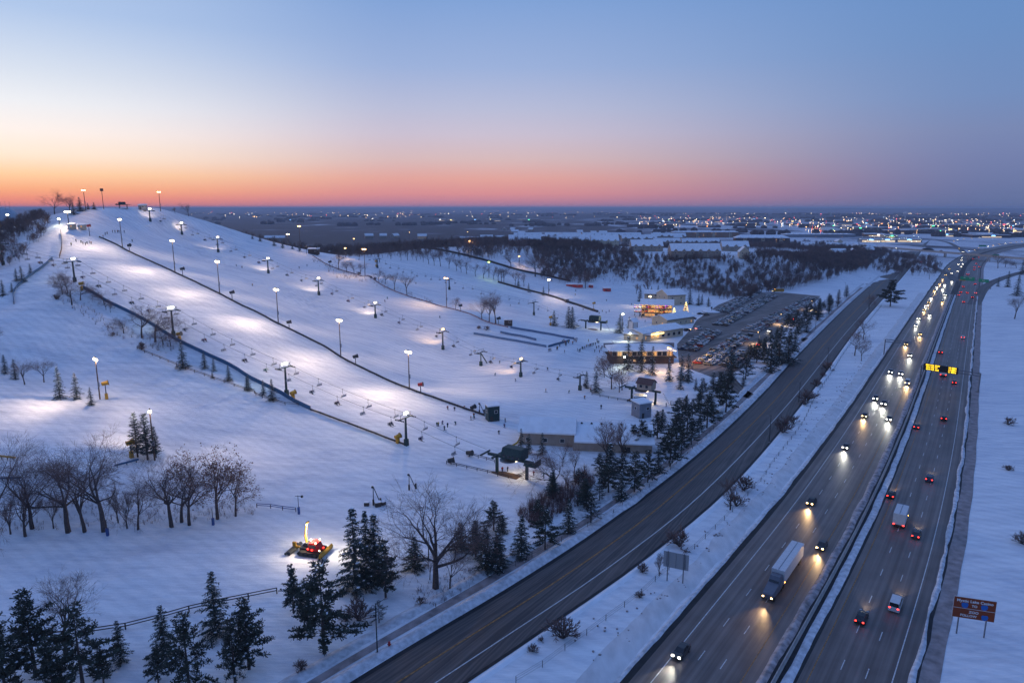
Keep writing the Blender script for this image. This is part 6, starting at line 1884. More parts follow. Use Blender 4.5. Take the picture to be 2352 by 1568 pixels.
group_of([('A', 640, 660), ('A', 683, 628), ('A', 728, 640), ('A', 745, 650), ('A', 768, 658), ('A', 782, 650), ('A', 803, 640), ('A', 818, 650)], 'in the bunch below the starting huts', 'people below the starting huts')
group_of([('A', 945, 565), ('A', 962, 560), ('A', 1010, 545), ('A', 1032, 545), ('A', 1055, 545), ('A', 1068, 545), ('A', 1115, 545), ('A', 925, 590)], 'gathered on the upper open slope', 'people on the upper slope')
group_of([('A', 2120, 845), ('A', 2170, 862), ('A', 1187, 625), ('B', 480, 865), ('B', 548, 845), ('B', 820, 950), ('B', 1248, 1165), ('B', 1270, 1138), ('B', 1525, 1005), ('B', 1740, 1310), ('F', 60, -520)], 'gliding down the open slope', 'people skiing the open slope', ('skiing',), ('ski', 'board'))
group_of([('F', 1715, 740), ('F', 1728, 738), ('F', 1780, 770), ('F', 1810, 745), ('F', 2018, 680), ('F', 2045, 655)], 'near the green operator hut', 'people by the operator hut')
group_of([('G', 122, 700), ('G', 117, 748), ('G', 982, 578), ('G', 1565, 560), ('G', 1455, 550), ('G', 487, 430)], 'on the flat below the pump house', 'people on the flat', ('skiing', 'standing'), ('ski', 'board'))
group_of([('G', 97, 1145), ('G', 145, 1142), ('G', 310, 1165), ('G', 378, 1182), ('G', 468, 1195)], 'working at the near lift station', 'people at the near station', gear=(None,))
group_of([('C', 770, 1385), ('C', 785, 1392), ('C', 795, 1385), ('C', 820, 1372), ('C', 835, 1365), ('C', 850, 1352), ('C', 865, 1350), ('C', 880, 1345), ('C', 888, 1340), ('C', 900, 1338), ('C', 912, 1335), ('C', 930, 1330), ('C', 925, 1395), ('C', 945, 1310)], 'in the queue before the lodge path', 'people in the queue')
group_of([('C', 512, 1388), ('C', 522, 1386), ('C', 533, 1385), ('C', 585, 1372), ('C', 592, 1368), ('C', 635, 1310), ('C', 660, 1318), ('C', 690, 1315), ('C', 728, 1322), ('C', 740, 1295), ('C', 752, 1290), ('C', 765, 1288)], 'around the blue barriers', 'people at the barriers')
group_of([('C', 965, 1050), ('C', 993, 1032), ('C', 1028, 1045), ('C', 1055, 1032), ('C', 755, 852), ('C', 750, 885), ('C', 1030, 938), ('C', 1255, 970), ('C', 1445, 1115), ('C', 1455, 1118), ('C', 822, 1018), ('C', 168, 985)], 'on the beginner area', 'people on the beginner area', ('skiing', 'standing'))
_cr = random.Random(88)
group_of([('C', _cr.uniform(600, 1000), _cr.uniform(1285, 1400)) for _ in range(16)], 'between the barriers and lodge', 'people before the lodge', ('standing', 'waiting', 'skiing'))
group_of([('C', _cr.uniform(1270, 1420), _cr.uniform(1040, 1130)) for _ in range(9)], 'on the snow below the lodge deck', 'people below the lodge deck')
group_of([('F', _cr.uniform(1500, 2300), _cr.uniform(420, 900)) for _ in range(7)] + [('G', _cr.uniform(0, 900), _cr.uniform(150, 560)) for _ in range(8)], 'gliding over the flat run-out', 'people on the run-out', ('skiing',), ('ski', 'board'))
# riders
for chs, nm in ((ch1, 'near'), (ch2, 'middle')):
    for o_, si, i in chs:
        if si == 1 and i % 3 != 2:
            c, s = math.cos(o_.rotation_euler.z), math.sin(o_.rotation_euler.z)
            for n_, dx in enumerate((-.5, .5) if i % 2 else (-.4,)):
                px, py = dx, .08
                cl = PR.choice(['black', 'navy', 'grey', 'red', 'teal', 'purple'])
                person((o_.location[0] + px * c - py * s, o_.location[1] + px * s + py * c, o_.location[2] - 2.99), f'{["first", "second"][n_]} rider in a {cl} jacket on the {ORD[i]} uphill chair of the {nm} chairlift', 'seated', cl, o_.rotation_euler.z, 'ski', 'chairlift riders', exact=True)

# ---------------------------------------------------------------- vehicles


def loft(sections):
    """sections along x: (x, half width, z bottom, z top, top inset)"""
    mb = MB()
    n = 8
    for x, w, z0, z1, ins in sections:
        zm = z0 + (z1 - z0) * .55
        mb.v += [(x, -w * .92, z0), (x, w * .92, z0), (x, w, z0 + .12), (x, w, zm), (x, w - ins, z1), (x, -(w - ins), z1), (x, -w, zm), (x, -w, z0 + .12)]
    for i in range(len(sections) - 1):
        for k in range(n):
            a = i * n + k; b = i * n + (k + 1) % n
            mb.f.append((a, b, b + n, a + n))
    mb.f.append(tuple(range(n - 1, -1, -1))); m = (len(sections) - 1) * n
    mb.f.append(tuple(range(m, m + n)))
    return mb


def car_meshes(kind):
    """Front is +x. Returns list of (part name, mesh, locations)."""
    base = mat('car_paint_grey', (.1, .1, .11), .3, .05, spec=.5)
    if kind == 'sedan':
        body = loft([(-2.3, .80, .35, .80, .12), (-2.15, .88, .25, .95, .1), (-1.4, .90, .22, .98, .08), (.9, .90, .22, .95, .08), (1.9, .88, .24, .82, .12), (2.3, .76, .34, .66, .15)])
        cab = [(-1.75, .95), (-1.0, 1.42), (.25, 1.44), (1.1, .95)]; W = .80; Wt = .62
    elif kind == 'suv':
        body = loft([(-2.35, .84, .40, 1.0, .1), (-2.25, .92, .32, 1.1, .08), (-1.2, .94, .30, 1.12, .06), (1.0, .94, .30, 1.10, .06), (2.0, .92, .32, 1.0, .12), (2.35, .82, .42, .85, .15)])
        cab = [(-2.25, 1.1), (-1.95, 1.70), (.3, 1.74), (1.15, 1.1)]; W = .84; Wt = .68
    elif kind == 'van':
        body = loft([(-2.6, .90, .35, 1.2, .05), (-2.5, .96, .3, 1.25, .05), (1.2, .96, .3, 1.25, .06), (2.1, .94, .32, 1.1, .12), (2.5, .84, .42, .9, .15)])
        cab = [(-2.55, 1.22), (-2.45, 2.05), (.9, 2.05), (1.75, 1.22)]; W = .90; Wt = .80
    else:                                                     # pickup
        body = loft([(-2.8, .90, .45, 1.0, .04), (-2.7, .94, .38, 1.05, .04), (.4, .94, .36, 1.08, .05), (1.9, .93, .36, 1.05, .1), (2.7, .90, .40, .98, .12), (2.8, .82, .45, .85, .12)])
        cab = [(-.9, 1.06), (-.75, 1.75), (.7, 1.76), (1.35, 1.06)]; W = .86; Wt = .72
    (xa, za), (xb, zb), (xc, zc), (xd, zd) = cab
    body.add([(xa, -W, za), (xd, -W, zd), (xd, W, zd), (xa, W, za), (xb, -Wt, zb), (xc, -Wt, zc), (xc, Wt, zc), (xb, Wt, zb)],
             [(4, 5, 6, 7), (0, 1, 5, 4), (1, 2, 6, 5), (2, 3, 7, 6), (3, 0, 4, 7)])
    glass = MB()

    def inset(q, t=.12, out=.015):
        q = [Vector(p) for p in q]; c = sum(q, Vector()) / 4; n = (q[1] - q[0]).cross(q[2] - q[0]).normalized()
        if n.dot(c - Vector((0, 0, .8))) < 0: n = -n
        glass.add([p.lerp(c, t) + n * out for p in q], [(0, 1, 2, 3)])
    for s in (-1, 1):
        xm = (xb + xc) / 2
        inset([(xa + .1, s * W, za), (xm - .05, s * W, za), (xm - .05, s * Wt, zb), (xb, s * Wt, zb)])
        inset([(xm + .05, s * W, za), (xd - .1, s * W, zd), (xc, s * Wt, zc), (xm + .05, s * Wt, zc)])
    inset([(xd, -W, zd), (xd, W, zd), (xc, Wt, zc), (xc, -Wt, zc)], .08)
    inset([(xa, -W, za), (xa, W, za), (xb, Wt, zb), (xb, -Wt, zb)], .1)
    wheel = MB().tube((0, -.11, 0), (0, .11, 0), .34, .34, 12).mesh('wheel', M_TIRE)
    hub = MB().tube((0, -.125, 0), (0, .125, 0), .19, .19, 8).mesh('hub', M_STEEL)
    L = {'sedan': (2.18, .66, 1.35, .58), 'suv': (2.24, .82, 1.4, .64), 'van': (2.38, .86, 1.5, .70), 'pickup': (2.72, .86, 1.75, .68)}[kind]
    head = MB().box(0, 0, -.03, .2, .40, .23).mesh('headlight', M_HEAD_OFF)
    tail = MB().box(0, 0, 0, .10, .28, .20).mesh('taillight', M_TAIL_OFF)
    rear = {'sedan': -2.27, 'suv': -2.34, 'van': -2.6, 'pickup': -2.8}[kind]
    return dict(body=body.mesh('body', base), glass=glass.mesh('windows', M_GLASS), wheel=wheel, hub=hub, head=head, tail=tail,
                wx=(-L[2], L[2] * .95), hp=(L[0], L[3], L[1]), tp=(rear, .62 if kind == 'sedan' else .7, .74 if kind == 'sedan' else .95))


CARM = {k: car_meshes(k) for k in ('sedan', 'suv', 'van', 'pickup')}
PAINTS = {'black': (.010, .010, .012), 'charcoal': (.035, .037, .042), 'dark blue': (.012, .025, .07), 'white': (.55, .56, .58), 'silver': (.26, .27, .29), 'grey': (.11, .115, .125), 'red': (.20, .012, .012), 'dark green': (.012, .04, .03), 'maroon': (.09, .012, .015)}
PMATS = {k: mat('car_paint_' + k.replace(' ', '_'), c, .28, .06, spec=.5) for k, c in PAINTS.items()}
CR = random.Random(8)
M_FROST = mat('frost_on_roof', (.62, .64, .68), .8, .15, 2)
_frost = {k: MB().box(0, 0, 0, *sz).mesh('roof_frost', M_FROST) for k, sz in {'sedan': (1.1, 1.1, .04), 'suv': (2.0, 1.25, .04), 'van': (3.0, 1.45, .04), 'pickup': (1.3, 1.3, .04)}.items()}


def car(p, rz, kind, colour, label, group, front=None, rear=None, wheels=True, beam=0, z=.06, beamcol=(1, .82, .55), frost=False, name=None, hubs=False):
    m = CARM[kind]
    nm = name or {'sedan': 'car', 'suv': 'suv', 'van': 'van', 'pickup': 'pickup_truck'}[kind]
    o = thing(nm, label, {'sedan': 'car', 'suv': 'suv', 'van': 'van', 'pickup': 'pickup'}[kind], (p[0], p[1], z), rz, group)
    part('body', m['body'], o, material=PMATS[colour])
    part('windows', m['glass'], o)
    if wheels:
        for x in m['wx']:
            for y in (-.82, .82):
                w = part('wheel', m['wheel'], o, (x, y, .34))
                if hubs: part('hub', m['hub'], w)
    hx, hy, hz_ = m['hp']
    for s in (-1, 1):
        part('headlight', m['head'], o, (hx, s * hy, hz_), material=front)
        part('taillight', m['tail'], o, (m['tp'][0], s * m['tp'][1], m['tp'][2]), material=rear)
    if frost:
        zt = {'sedan': 1.44, 'suv': 1.73, 'van': 2.06, 'pickup': 1.76}[kind]; xo = {'sedan': -.38, 'suv': -.85, 'van': -.8, 'pickup': 0}[kind]
        part('roof_frost', _frost[kind], o, (xo, 0, zt))
    if beam:
        lamp(o, (hx + .35, 0, hz_ + .1), beam, beamcol, 'SPOT', (1, 0, -.02), 60, 1.0, .25, 'headlight_beam')
    return o


# parked cars: rows as plan lines, cars square to them on both sides
ROWS = [('first', (1656, 718), (1738, 671), 15), ('second', (1578, 806), (1642, 761), 11), ('third', (1652, 748), (1775, 679), 26), ('fourth', (1612, 838), (1712, 770), 16), ('fifth', (1722, 762), (1866, 685), 34), ('sixth', (1664, 848), (1716, 812), 6)]
ncar = 0
for rn, a, b, n in ROWS:
    A_, B_ = np.array(at_z(*a)[:2]), np.array(at_z(*b)[:2])
    d = (B_ - A_); Ln = np.linalg.norm(d); d /= Ln; nr = np.array([d[1], -d[0]])
    n = int(Ln / 2.95)
    rz0 = math.atan2(nr[1], nr[0])
    for side, sg in (('lodge', -1), ('road', 1)):
        for i in range(n):
            if CR.random() < .09: continue
            if ncar >= 430: continue
            q = A_ + d * (2.95 * (i + .5)) + nr * sg * 2.75
            kind = CR.choices(['sedan', 'suv', 'van', 'pickup'], [40, 38, 8, 14])[0]
            col = CR.choices(list(PAINTS), [15, 12, 12, 20, 18, 12, 6, 3, 3])[0]
            noun = {'sedan': 'car', 'suv': 'SUV', 'van': 'van', 'pickup': 'pickup'}[kind]
            lit = None
            q = q + nr * sg * CR.uniform(-.25, .25)
            car(q, rz0 + (math.pi if CR.random() < .5 else 0) + CR.gauss(0, .03), kind, col, f'{col} {noun}, {ORD[min(i, len(ORD) - 1)]} parked on the {side} side of the {rn} row', 'parked cars', frost=CR.random() < .65)
            ncar += 1
for i, (u, v, kd, cl, rz, fr, rr) in enumerate([(1605, 757, 'van', 'white', .6, None, M_TAIL), (1578, 760, 'suv', 'black', .5, M_HEADW, None), (1768, 762, 'sedan', 'charcoal', -2.2, M_HEAD, None), (1743, 793, 'sedan', 'red', .9, None, M_TAIL), (1822, 735, 'suv', 'black', .9, None, M_TAIL),
                                                (1586, 803, 'suv', 'black', -1.9, M_HEAD, None), (1608, 722, 'sedan', 'charcoal', .2, None, None), (1622, 724, 'suv', 'grey', .2, None, None), (1592, 733, 'sedan', 'maroon', .2, None, None)]):
    p = at_z(u, v)
    car(p, rz, kd, cl, ['white van with red tail lamps by the ticket hall', 'black SUV with warm headlamps by the ticket hall', 'dark car driving down the lot lane with white headlamps', 'red car braking in the lot behind the lamp', 'black SUV braking at the end of the lot lane',
                        'black SUV with headlamps on at the front of the second row', 'charcoal car stopped beside the round planter', 'grey SUV stopped beside the round planter', 'maroon car on the lodge drive'][i], None, fr, rr, beam=500 if fr else 0)
# planter island
p = at_z(1634, 716); pl = thing('planter', 'round snow-covered planter with a statue in the lot lane', 'planter', (p[0], p[1], 0))
part('kerb_ring', MB().tube((0, 0, 0), (0, 0, .35), 7, 6.7, 24).mesh('kerb_ring', M_CONC), pl)
part('snow_cap', MB().dome(0, 0, .35, 6.5, .8, 24, 3).mesh('snow_cap', M_CLEAN), pl)
part('post_sign', MB().tube((0, 0, .8), (0, 0, 3.6), .18, .12, 8).box(0, 0, 2.4, 1.2, .2, 1.2).mesh('post_sign', M_DKTRIM), pl)
# school bus
p = at_z(1787, 671); bus = thing('school_bus', 'yellow school bus with lamps on at the far end of the lot', 'bus', (p[0], p[1], .06), math.pi + .12)
part('body', loft([(-5.2, 1.15, .6, 2.7, .15), (-5.0, 1.2, .5, 3.0, .25), (3.4, 1.2, .5, 3.0, .25), (3.6, 1.15, .5, 1.7, .1), (5.0, 1.05, .55, 1.6, .15), (5.3, .9, .6, 1.3, .15)]).mesh('body', M_YELLOW), bus)
for s in (-1, 1):
    for i in range(8): part('window', MB().box(0, 0, 0, .8, .03, .6).mesh('window', M_GLASS), bus, (-4.3 + i * .98, s * 1.215, 1.9))
    for x in (-3.2, 3.9): part('wheel', MB().tube((0, -.15, 0), (0, .15, 0), .5, .5, 12).mesh('wheel', M_TIRE), bus, (x, s * 1.05, .5))
    part('headlight', MB().box(0, 0, 0, .1, .3, .25).mesh('headlight', M_HEADW), bus, (5.3, s * .7, .9))
    part('marker_lamp', MB().box(0, 0, 0, .1, .25, .15).mesh('marker_lamp', M_AMBER), bus, (3.62, s * .8, 2.75))
part('windshield', MB().box(0, 0, 0, .04, 2.0, .9).mesh('windshield', M_GLASS), bus, (3.62, 0, 1.75))

# highway traffic
fineH = resample(HC, 3000); dH = np.gradient(fineH, axis=0)


def hw_pose(u, v):
    p = at_z(u, v)
    i = int(np.argmin(np.sum((fineH - np.array(p[:2])) ** 2, axis=1)))
    return p, math.atan2(dH[i][1], dH[i][0])


TOW = [('K', 1650, 1370), ('L', 515, 390), ('H', 425, 1455), ('H', 742, 950), ('H', 915, 665), ('H', 1135, 695), ('H', 1090, 555), ('H', 1015, 510), ('H', 1150, 268), ('H', 1242, 285), ('H', 1300, 368), ('D', 1325, 1442), ('D', 1290, 1337), ('D', 1415, 1247), ('D', 1380, 1172), ('D', 1402, 1107), ('D', 1502, 1074), ('D', 1456, 1028), ('D', 1470, 992), ('D', 1495, 960), ('D', 1515, 922), ('D', 1618, 952), ('D', 1642, 892),
       ('D', 1545, 853), ('D', 1566, 820), ('D', 1620, 840), ('D', 1637, 798), ('D', 1593, 789), ('D', 1620, 748), ('D', 1703, 771), ('D', 1646, 708), ('D', 1700, 693), ('D', 1755, 676), ('D', 1679, 656), ('D', 1760, 613), ('D', 1800, 610), ('D', 1785, 633), ('D', 1790, 576), ('D', 1795, 553)]
warm = {1, 2, 4, 10, 12, 13, 17, 19, 21, 23, 27, 28, 30, 33}
for i, (k, x, y) in enumerate(TOW):
    p, a = hw_pose(*S(k, x, y))
    kind = CR.choices(['sedan', 'suv', 'van', 'pickup'], [45, 38, 5, 12])[0]; col = CR.choice(['black', 'charcoal', 'dark blue', 'grey', 'silver', 'white', 'black'])
    w = i in warm
    c, s = math.cos(a), math.sin(a)
    car((p[0] + c * 2.2, p[1] + s * 2.2), a + math.pi, kind, col, f'{col} {dict(sedan="car", suv="SUV", van="van", pickup="pickup")[kind]} with {"amber" if w else "white"} headlamps coming down the highway, {ORD[i]} from the camera', 'oncoming traffic', M_HEADW if w else M_HEAD, None,
        beam=(4600 if i < 14 else 2600) if i < 30 else 0, beamcol=(1, .62, .26) if w else (.95, .92, .78), z=.09, hubs=i < 4)
# far oncoming cars past the overpass
for i, (k, x, y) in enumerate([('D', 1855, 492), ('D', 1905, 482), ('D', 1940, 466), ('D', 2025, 449), ('D', 2070, 442), ('D', 2125, 432), ('D', 2180, 424), ('D', 2230, 417), ('D', 2280, 412), ('D', 1800, 498), ('D', 1768, 468), ('D', 1720, 402), ('D', 1750, 392), ('D', 1810, 382), ('D', 1880, 376), ('D', 1950, 370), ('D', 2330, 405)]):
    p, a = hw_pose(*S(k, x, y))
    car(p, math.atan2(-p[1], -p[0]) + .2, 'suv', 'charcoal', f'far car with glaring headlamps beyond the overpass, {ORD[i]} along the line of lights', 'traffic beyond the overpass', M_HEADW if i % 3 else M_HEAD, None, wheels=False, z=.09)
AWAY = [('L', 870, 1055, 'sedan', 'black'), ('L', 1180, 935, 'van', 'white'), ('L', 1372, 285, 'sedan', 'charcoal'), ('H', 1147, 1390, 'sedan', 'black'), ('H', 1495, 1245, 'suv', 'dark blue'), ('H', 1382, 765, 'sedan', 'charcoal'), ('H', 1628, 692, 'suv', 'black'), ('H', 1722, 362, 'sedan', 'black'),
        ('D', 1600, 1412, 'suv', 'red'), ('D', 1800, 1277, 'suv', 'white'), ('D', 1808, 952, 'sedan', 'black'), ('D', 1888, 912, 'pickup', 'black'), ('D', 1765, 888, 'sedan', 'grey'), ('D', 1782, 866, 'suv', 'black'), ('D', 1840, 868, 'sedan', 'red'), ('D', 1915, 874, 'suv', 'silver'), ('D', 1805, 814, 'sedan', 'black'), ('D', 1910, 792, 'suv', 'maroon'),
        ('D', 1902, 660, 'sedan', 'black'), ('D', 1906, 636, 'sedan', 'grey'), ('D', 1948, 638, 'suv', 'black'), ('D', 1922, 604, 'sedan', 'black'), ('D', 1896, 562, 'suv', 'black'), ('D', 1940, 548, 'sedan', 'black')]
for i, (k, x, y, kind, col) in enumerate(AWAY):
    p, a = hw_pose(*S(k, x, y))
    c, s = math.cos(a), math.sin(a)
    o = car((p[0] + c * 2.2, p[1] + s * 2.2), a, kind, col, f'{col} {dict(sedan="car", suv="SUV", van="van", pickup="pickup")[kind]} with red tail lamps driving away on the highway, {ORD[i]} from the camera', 'departing traffic', None, M_TAIL, beam=1500 if i < 12 else 0, z=.09, hubs=i < 4)
for i, (k, x, y, col, rz, tl) in enumerate([('D', 1605, 488, 'red', 2.6, True), ('D', 1200, 566, 'red', 2.0, True), ('D', 1410, 586, 'grey', 2.5, True), ('D', 1190, 466, 'white', -.6, False)]):
    zz = 7.6 if i in (0, 3) else .12
    p = at_z(*S(k, x, y), zz)
    car(p, rz, 'sedan', col, ['red car crossing the overpass', 'red car on the curving ramp', 'grey car on the ramp beside the bare tree', 'white car at the far end of the overpass'][i], None, M_HEAD, M_TAIL if tl else None, z=zz, wheels=True)


def truck(p, a, label, toward=False, Lt=14.5, Ht=2.8, white=True, name='semi_truck', cat='truck', cab=True):
    o = thing(name, label, cat, (p[0], p[1], .09), a)
    # front is +x; trailer behind
    wm = mat('white_trailer_panels', (.55, .57, .60), .5, .08)
    off = -2.2 if cab else Lt / 2
    tr = part('trailer' if cab else 'cargo_box', MB().box(off - Lt / 2 if cab else 0, 0, 1.1, Lt, 2.55, Ht).mesh('trailer', wm), o)
    part('roof_seam', MB().box(off - Lt / 2 if cab else 0, 0, 1.1 + Ht, Lt - .3, .12, .03).mesh('roof_seam', M_STEEL), tr)
    part('skirt', MB().box((off - Lt / 2 if cab else 0), 0, .55, Lt * .9, 2.3, .5).mesh('skirt', M_DKTRIM), tr)
    xr = off - Lt if cab else -Lt / 2
    for s in (-1, 1):
        part('taillight', MB().box(0, 0, 0, .1, .35, .2).mesh('taillight', M_TAIL), o, (xr - .03, s * 1.0, 1.0))
        part('marker_lamp', MB().box(0, 0, 0, .3, .08, .12).mesh('marker_lamp', M_AMBER), o, (off - .6 if cab else Lt / 2, s * 1.3, 1.25))
    xf = 4.3 if cab else Lt / 2 + 2.4
    c0 = off + .3 if cab else Lt / 2 + .05
    cb = loft([(c0, 1.2, .8, 3.3, .2), (c0 + 1.6, 1.22, .7, 3.4, .3), (c0 + 2.4, 1.2, .7, 2.3, .15), (xf - .3, 1.1, .7, 1.8, .15), (xf, 1.0, .75, 1.6, .15)])
    part('cab', cb.mesh('cab', mat('truck_cab_paint', (.10, .11, .14), .35, .1, spec=.5)), o)
    part('windshield', MB().add([(c0 + 2.43, -.95, 2.35), (c0 + 2.43, .95, 2.35), (c0 + 1.7, .85, 3.15), (c0 + 1.7, -.85, 3.15)], [(0, 1, 2, 3)]).mesh('windshield', M_GLASS), o)
    wheels = [xf - 1.0] + ([off - .5, off + .8, xr + 1.4, xr + 2.7] if cab else [xr + 1.5, xr + 2.6])
    wm_ = MB().tube((0, -.16, 0), (0, .16, 0), .5, .5, 12).mesh('wheel', M_TIRE)
    for x in wheels:
        for s in (-1, 1): part('wheel', wm_, o, (x, s * 1.05, .5))
    for s in (-1, 1): part('headlight', MB().box(0, 0, 0, .15, .32, .22).mesh('headlight', M_HEADW if toward else M_HEAD_OFF), o, (xf, s * .8, .95))
    if toward: lamp(o, (xf + .4, 0, 1.1), 3200, (1, .62, .28), 'SPOT', (1, 0, -.02), 60, 1.0, .25, 'headlight_beam')
    return o


p, a = hw_pose(*S('L', 40, 850)); truck((p[0] + math.cos(a) * 4.6, p[1] + math.sin(a) * 4.6), a + math.pi, 'semi truck with a long white trailer coming towards the camera', True)
p, a = hw_pose(*S('L', 1215, 200)); truck((p[0] + math.cos(a) * 4, p[1] + math.sin(a) * 4), a, 'white box truck with red tail lamps on the far carriageway', Lt=6.5, Ht=2.7, name='box_truck', cab=False)
p, a = hw_pose(*S('H', 1622, 300)); truck((p[0] + math.cos(a) * 4, p[1] + math.sin(a) * 4), a, 'white box truck passing under the message sign', Lt=6.5, Ht=2.6, name='box_truck', cab=False)
p, a = hw_pose(*S('D', 1845, 705)); truck((p[0] + math.cos(a) * 4, p[1] + math.sin(a) * 4), a, 'box truck with red lamps passing under the green signs', Lt=6.5, Ht=2.6, name='box_truck', cab=False)

# snow groomer with its winch boom
gp = ground_at(*S('J', 600, 400)); GR = thing('snow_groomer', 'red snow groomer with a yellow winch boom and lamps on', 'snow groomer', on(gp), -.25)
for s in (-1, 1):
    tr = part('track', MB().profile([(-2.2, .1), (2.2, .1), (2.7, .6), (2.3, 1.05), (-2.3, 1.05), (-2.7, .6)], -.55, .55).mesh('track', M_TIRE), GR, (0, s * 1.55, 0))
    for x in (-1.6, -.5, .6, 1.7): part('wheel', MB().tube((0, -.6, 0), (0, .6, 0), .38, .38, 10).mesh('wheel', M_DSTEEL), tr, (x, 0, .55))
part('chassis', MB().box(-.4, 0, .7, 4.4, 2.0, .8).mesh('chassis', M_DSTEEL), GR)
cb = part('cab', loft([(-.3, 1.15, 1.2, 2.7, .15), (.5, 1.2, 1.1, 2.95, .2), (1.6, 1.15, 1.0, 2.7, .3), (2.3, .95, .95, 1.6, .2)]).mesh('cab', M_RED), GR)
part('windshield', MB().add([(2.12, -.85, 1.65), (2.12, .85, 1.65), (1.62, .8, 2.6), (1.62, -.8, 2.6)], [(0, 1, 2, 3)]).mesh('windshield', M_GLASS), cb)
for s in (-1, 1): part('side_window', MB().box(.7, s * 1.2, 1.75, 1.5, .03, .8).mesh('side_window', M_GLASS), cb)
part('blade', MB().profile([(2.9, .1), (3.4, .25), (3.55, 1.0), (3.2, 1.4), (3.1, 1.0), (2.95, .3)], -2.7, 2.7).mesh('blade', M_YELLOW), GR)
part('push_arm', MB().box(2.6, -.9, .5, 1.3, .18, .22).box(2.6, .9, .5, 1.3, .18, .22).mesh('push_arm', M_YELLOW), GR)
bm_ = MB().tube((0, 0, 0), (-.35, 0, 2.6), .26, .24, 8).tube((-.35, 0, 2.6), (.15, 0, 5.6), .24, .2, 8).tube((.15, 0, 5.6), (.7, 0, 5.9), .2, .2, 8)
part('winch_boom', bm_.mesh('winch_boom', M_YELLOW), GR, (-1.2, 0, 1.5))
part('winch_drum', MB().tube((-1.3, -.6, 1.9), (-1.3, .6, 1.9), .6, .6, 14).mesh('winch_drum', M_DSTEEL), GR)
part('tiller_arm', MB().box(-3.3, 0, .9, 2.0, .5, .35).box(-4.4, 0, 1.2, .8, .4, .9).mesh('tiller_arm', M_YELLOW), GR)
part('tiller', MB().tube((-4.4, -2.5, .5), (-4.4, 2.5, .5), .45, .45, 12).tube((-5.2, -2.5, .35), (-5.2, 2.5, .35), .3, .3, 10).mesh('tiller', M_DSTEEL), GR)
LW = MB().ball(0, 0, 0, .15, 8).mesh('work_light', M_LAMP)
for x, y, z in ((1.4, -.9, 2.95), (1.4, .9, 2.95), (-.2, 0, 3.1), (2.2, -.9, 1.3), (-.9, -.3, 6.7)): part('work_light', LW, GR, (x, y, z))
for x, y, z in ((2.35, .6, 1.2), (.6, -1.25, 1.3), (-.4, -1.2, 1.4)): part('marker_lamp', MB().box(0, 0, 0, .25, .25, .2).mesh('marker_lamp', M_TAIL), GR, (x, y, z))
lamp(GR, (2.4, 0, 3.2), 2600, (1, .86, .62), 'SPOT', (1, .25, -.12), 140, 1, .3)
lamp(GR, (-1.2, 0, 6.4), 2600, (1, .74, .42), 'SPOT', (-.9, .4, -.4), 150, 1, .3)
lamp(GR, (.8, -2.2, 3.4), 90, (1, .5, .25), 'POINT', radius=.3)
lamp(GR, (-.2, 0, 4.6), 3000, (1, .80, .56), 'POINT', radius=.4)

# ---------------------------------------------------------------- road furniture
_fc = {}


def text_mesh(txt, size, material, align='CENTER', bold=0.0):
    cu = bpy.data.curves.new('lettering', 'FONT')
    cu.body = txt; cu.size = size; cu.align_x = align; cu.align_y = 'CENTER'; cu.extrude = .01; cu.offset = bold; cu.resolution_u = 2
    o = bpy.data.objects.new('lettering', cu); COL.objects.link(o)
    dg = bpy.context.evaluated_depsgraph_get()
    me = bpy.data.meshes.new_from_object(o.evaluated_get(dg))
    bpy.data.objects.remove(o); bpy.data.curves.remove(cu)
    me.materials.clear(); me.materials.append(material)
    me.name = 'lettering'
    return me


# faces of signs look along -y of their thing
def lettering(o, txt, x, z, size, y, material, bold=.006):
    return part('lettering', text_mesh(txt, size, material, bold=bold), o, (x, y, z), rot=(math.pi / 2, 0, 0))


def face_cam_rz(p, extra=0.0):
    return math.atan2(p[1], p[0]) - math.pi / 2 + extra


# brown guide sign
b0, b1 = at_z(*S('L', 1775, 1085)), at_z(*S('L', 1965, 1205))
bc = ((b0[0] + b1[0]) / 2, (b0[1] + b1[1]) / 2)
zt = top_z(bc[1], S('L', 0, 855)[1]); zb = top_z(bc[1], S('L', 0, 1000)[1])
BS = thing('guide_sign', 'brown guide sign on two posts east of the highway', 'sign', (bc[0], bc[1], 0), -.30)
w_ = px_len(S('L', 1745, 0)[0], S('L', 2055, 0)[0], (bc[0], bc[1], 3)) * 1.05
h_ = 3.9; zc = 5.3
for s in (-1, 1): part('post', MB().box(0, 0, 0, .18, .22, zc + 1).mesh('post', M_STEEL), BS, (s * w_ * .33, .16, 0))
part('border', MB().box(0, 0, 0, w_ + .12, .05, h_ + .12).mesh('border', M_WHITE), BS, (0, .035, zc - h_ / 2 - .06))
part('face', MB().box(0, 0, 0, w_, .06, h_).mesh('face', M_SIGNB), BS, (0, 0, zc - h_ / 2))
part('divider', MB().box(0, 0, 0, w_, .02, .07).mesh('divider', M_WHITE), BS, (0, -.04, zc - .12))
M_LETTER = mat('reflective_white_letter', (.8, .8, .78), .5, .03)
lettering(BS, 'Mystic Lake Casino', 0, zc + 1.35, w_ * .112, -.04, M_LETTER, .012)
lettering(BS, 'TO', 0, zc + .5, .62, -.04, M_LETTER, .012)
lettering(BS, 'ZOO', 0, zc - .72, .66, -.04, M_LETTER, .012)
lettering(BS, 'FOLLOW', -.75, zc - 1.45, .62, -.04, M_LETTER, .012)
sh = MB().prism([(-.55, .25), (-.4, .5), (.4, .5), (.55, .25), (.45, -.3), (0, -.55), (-.45, -.3)], 0, .02).mesh('route_shield', mat('blue_route_shield', (.02, .13, .42), .5, .05))
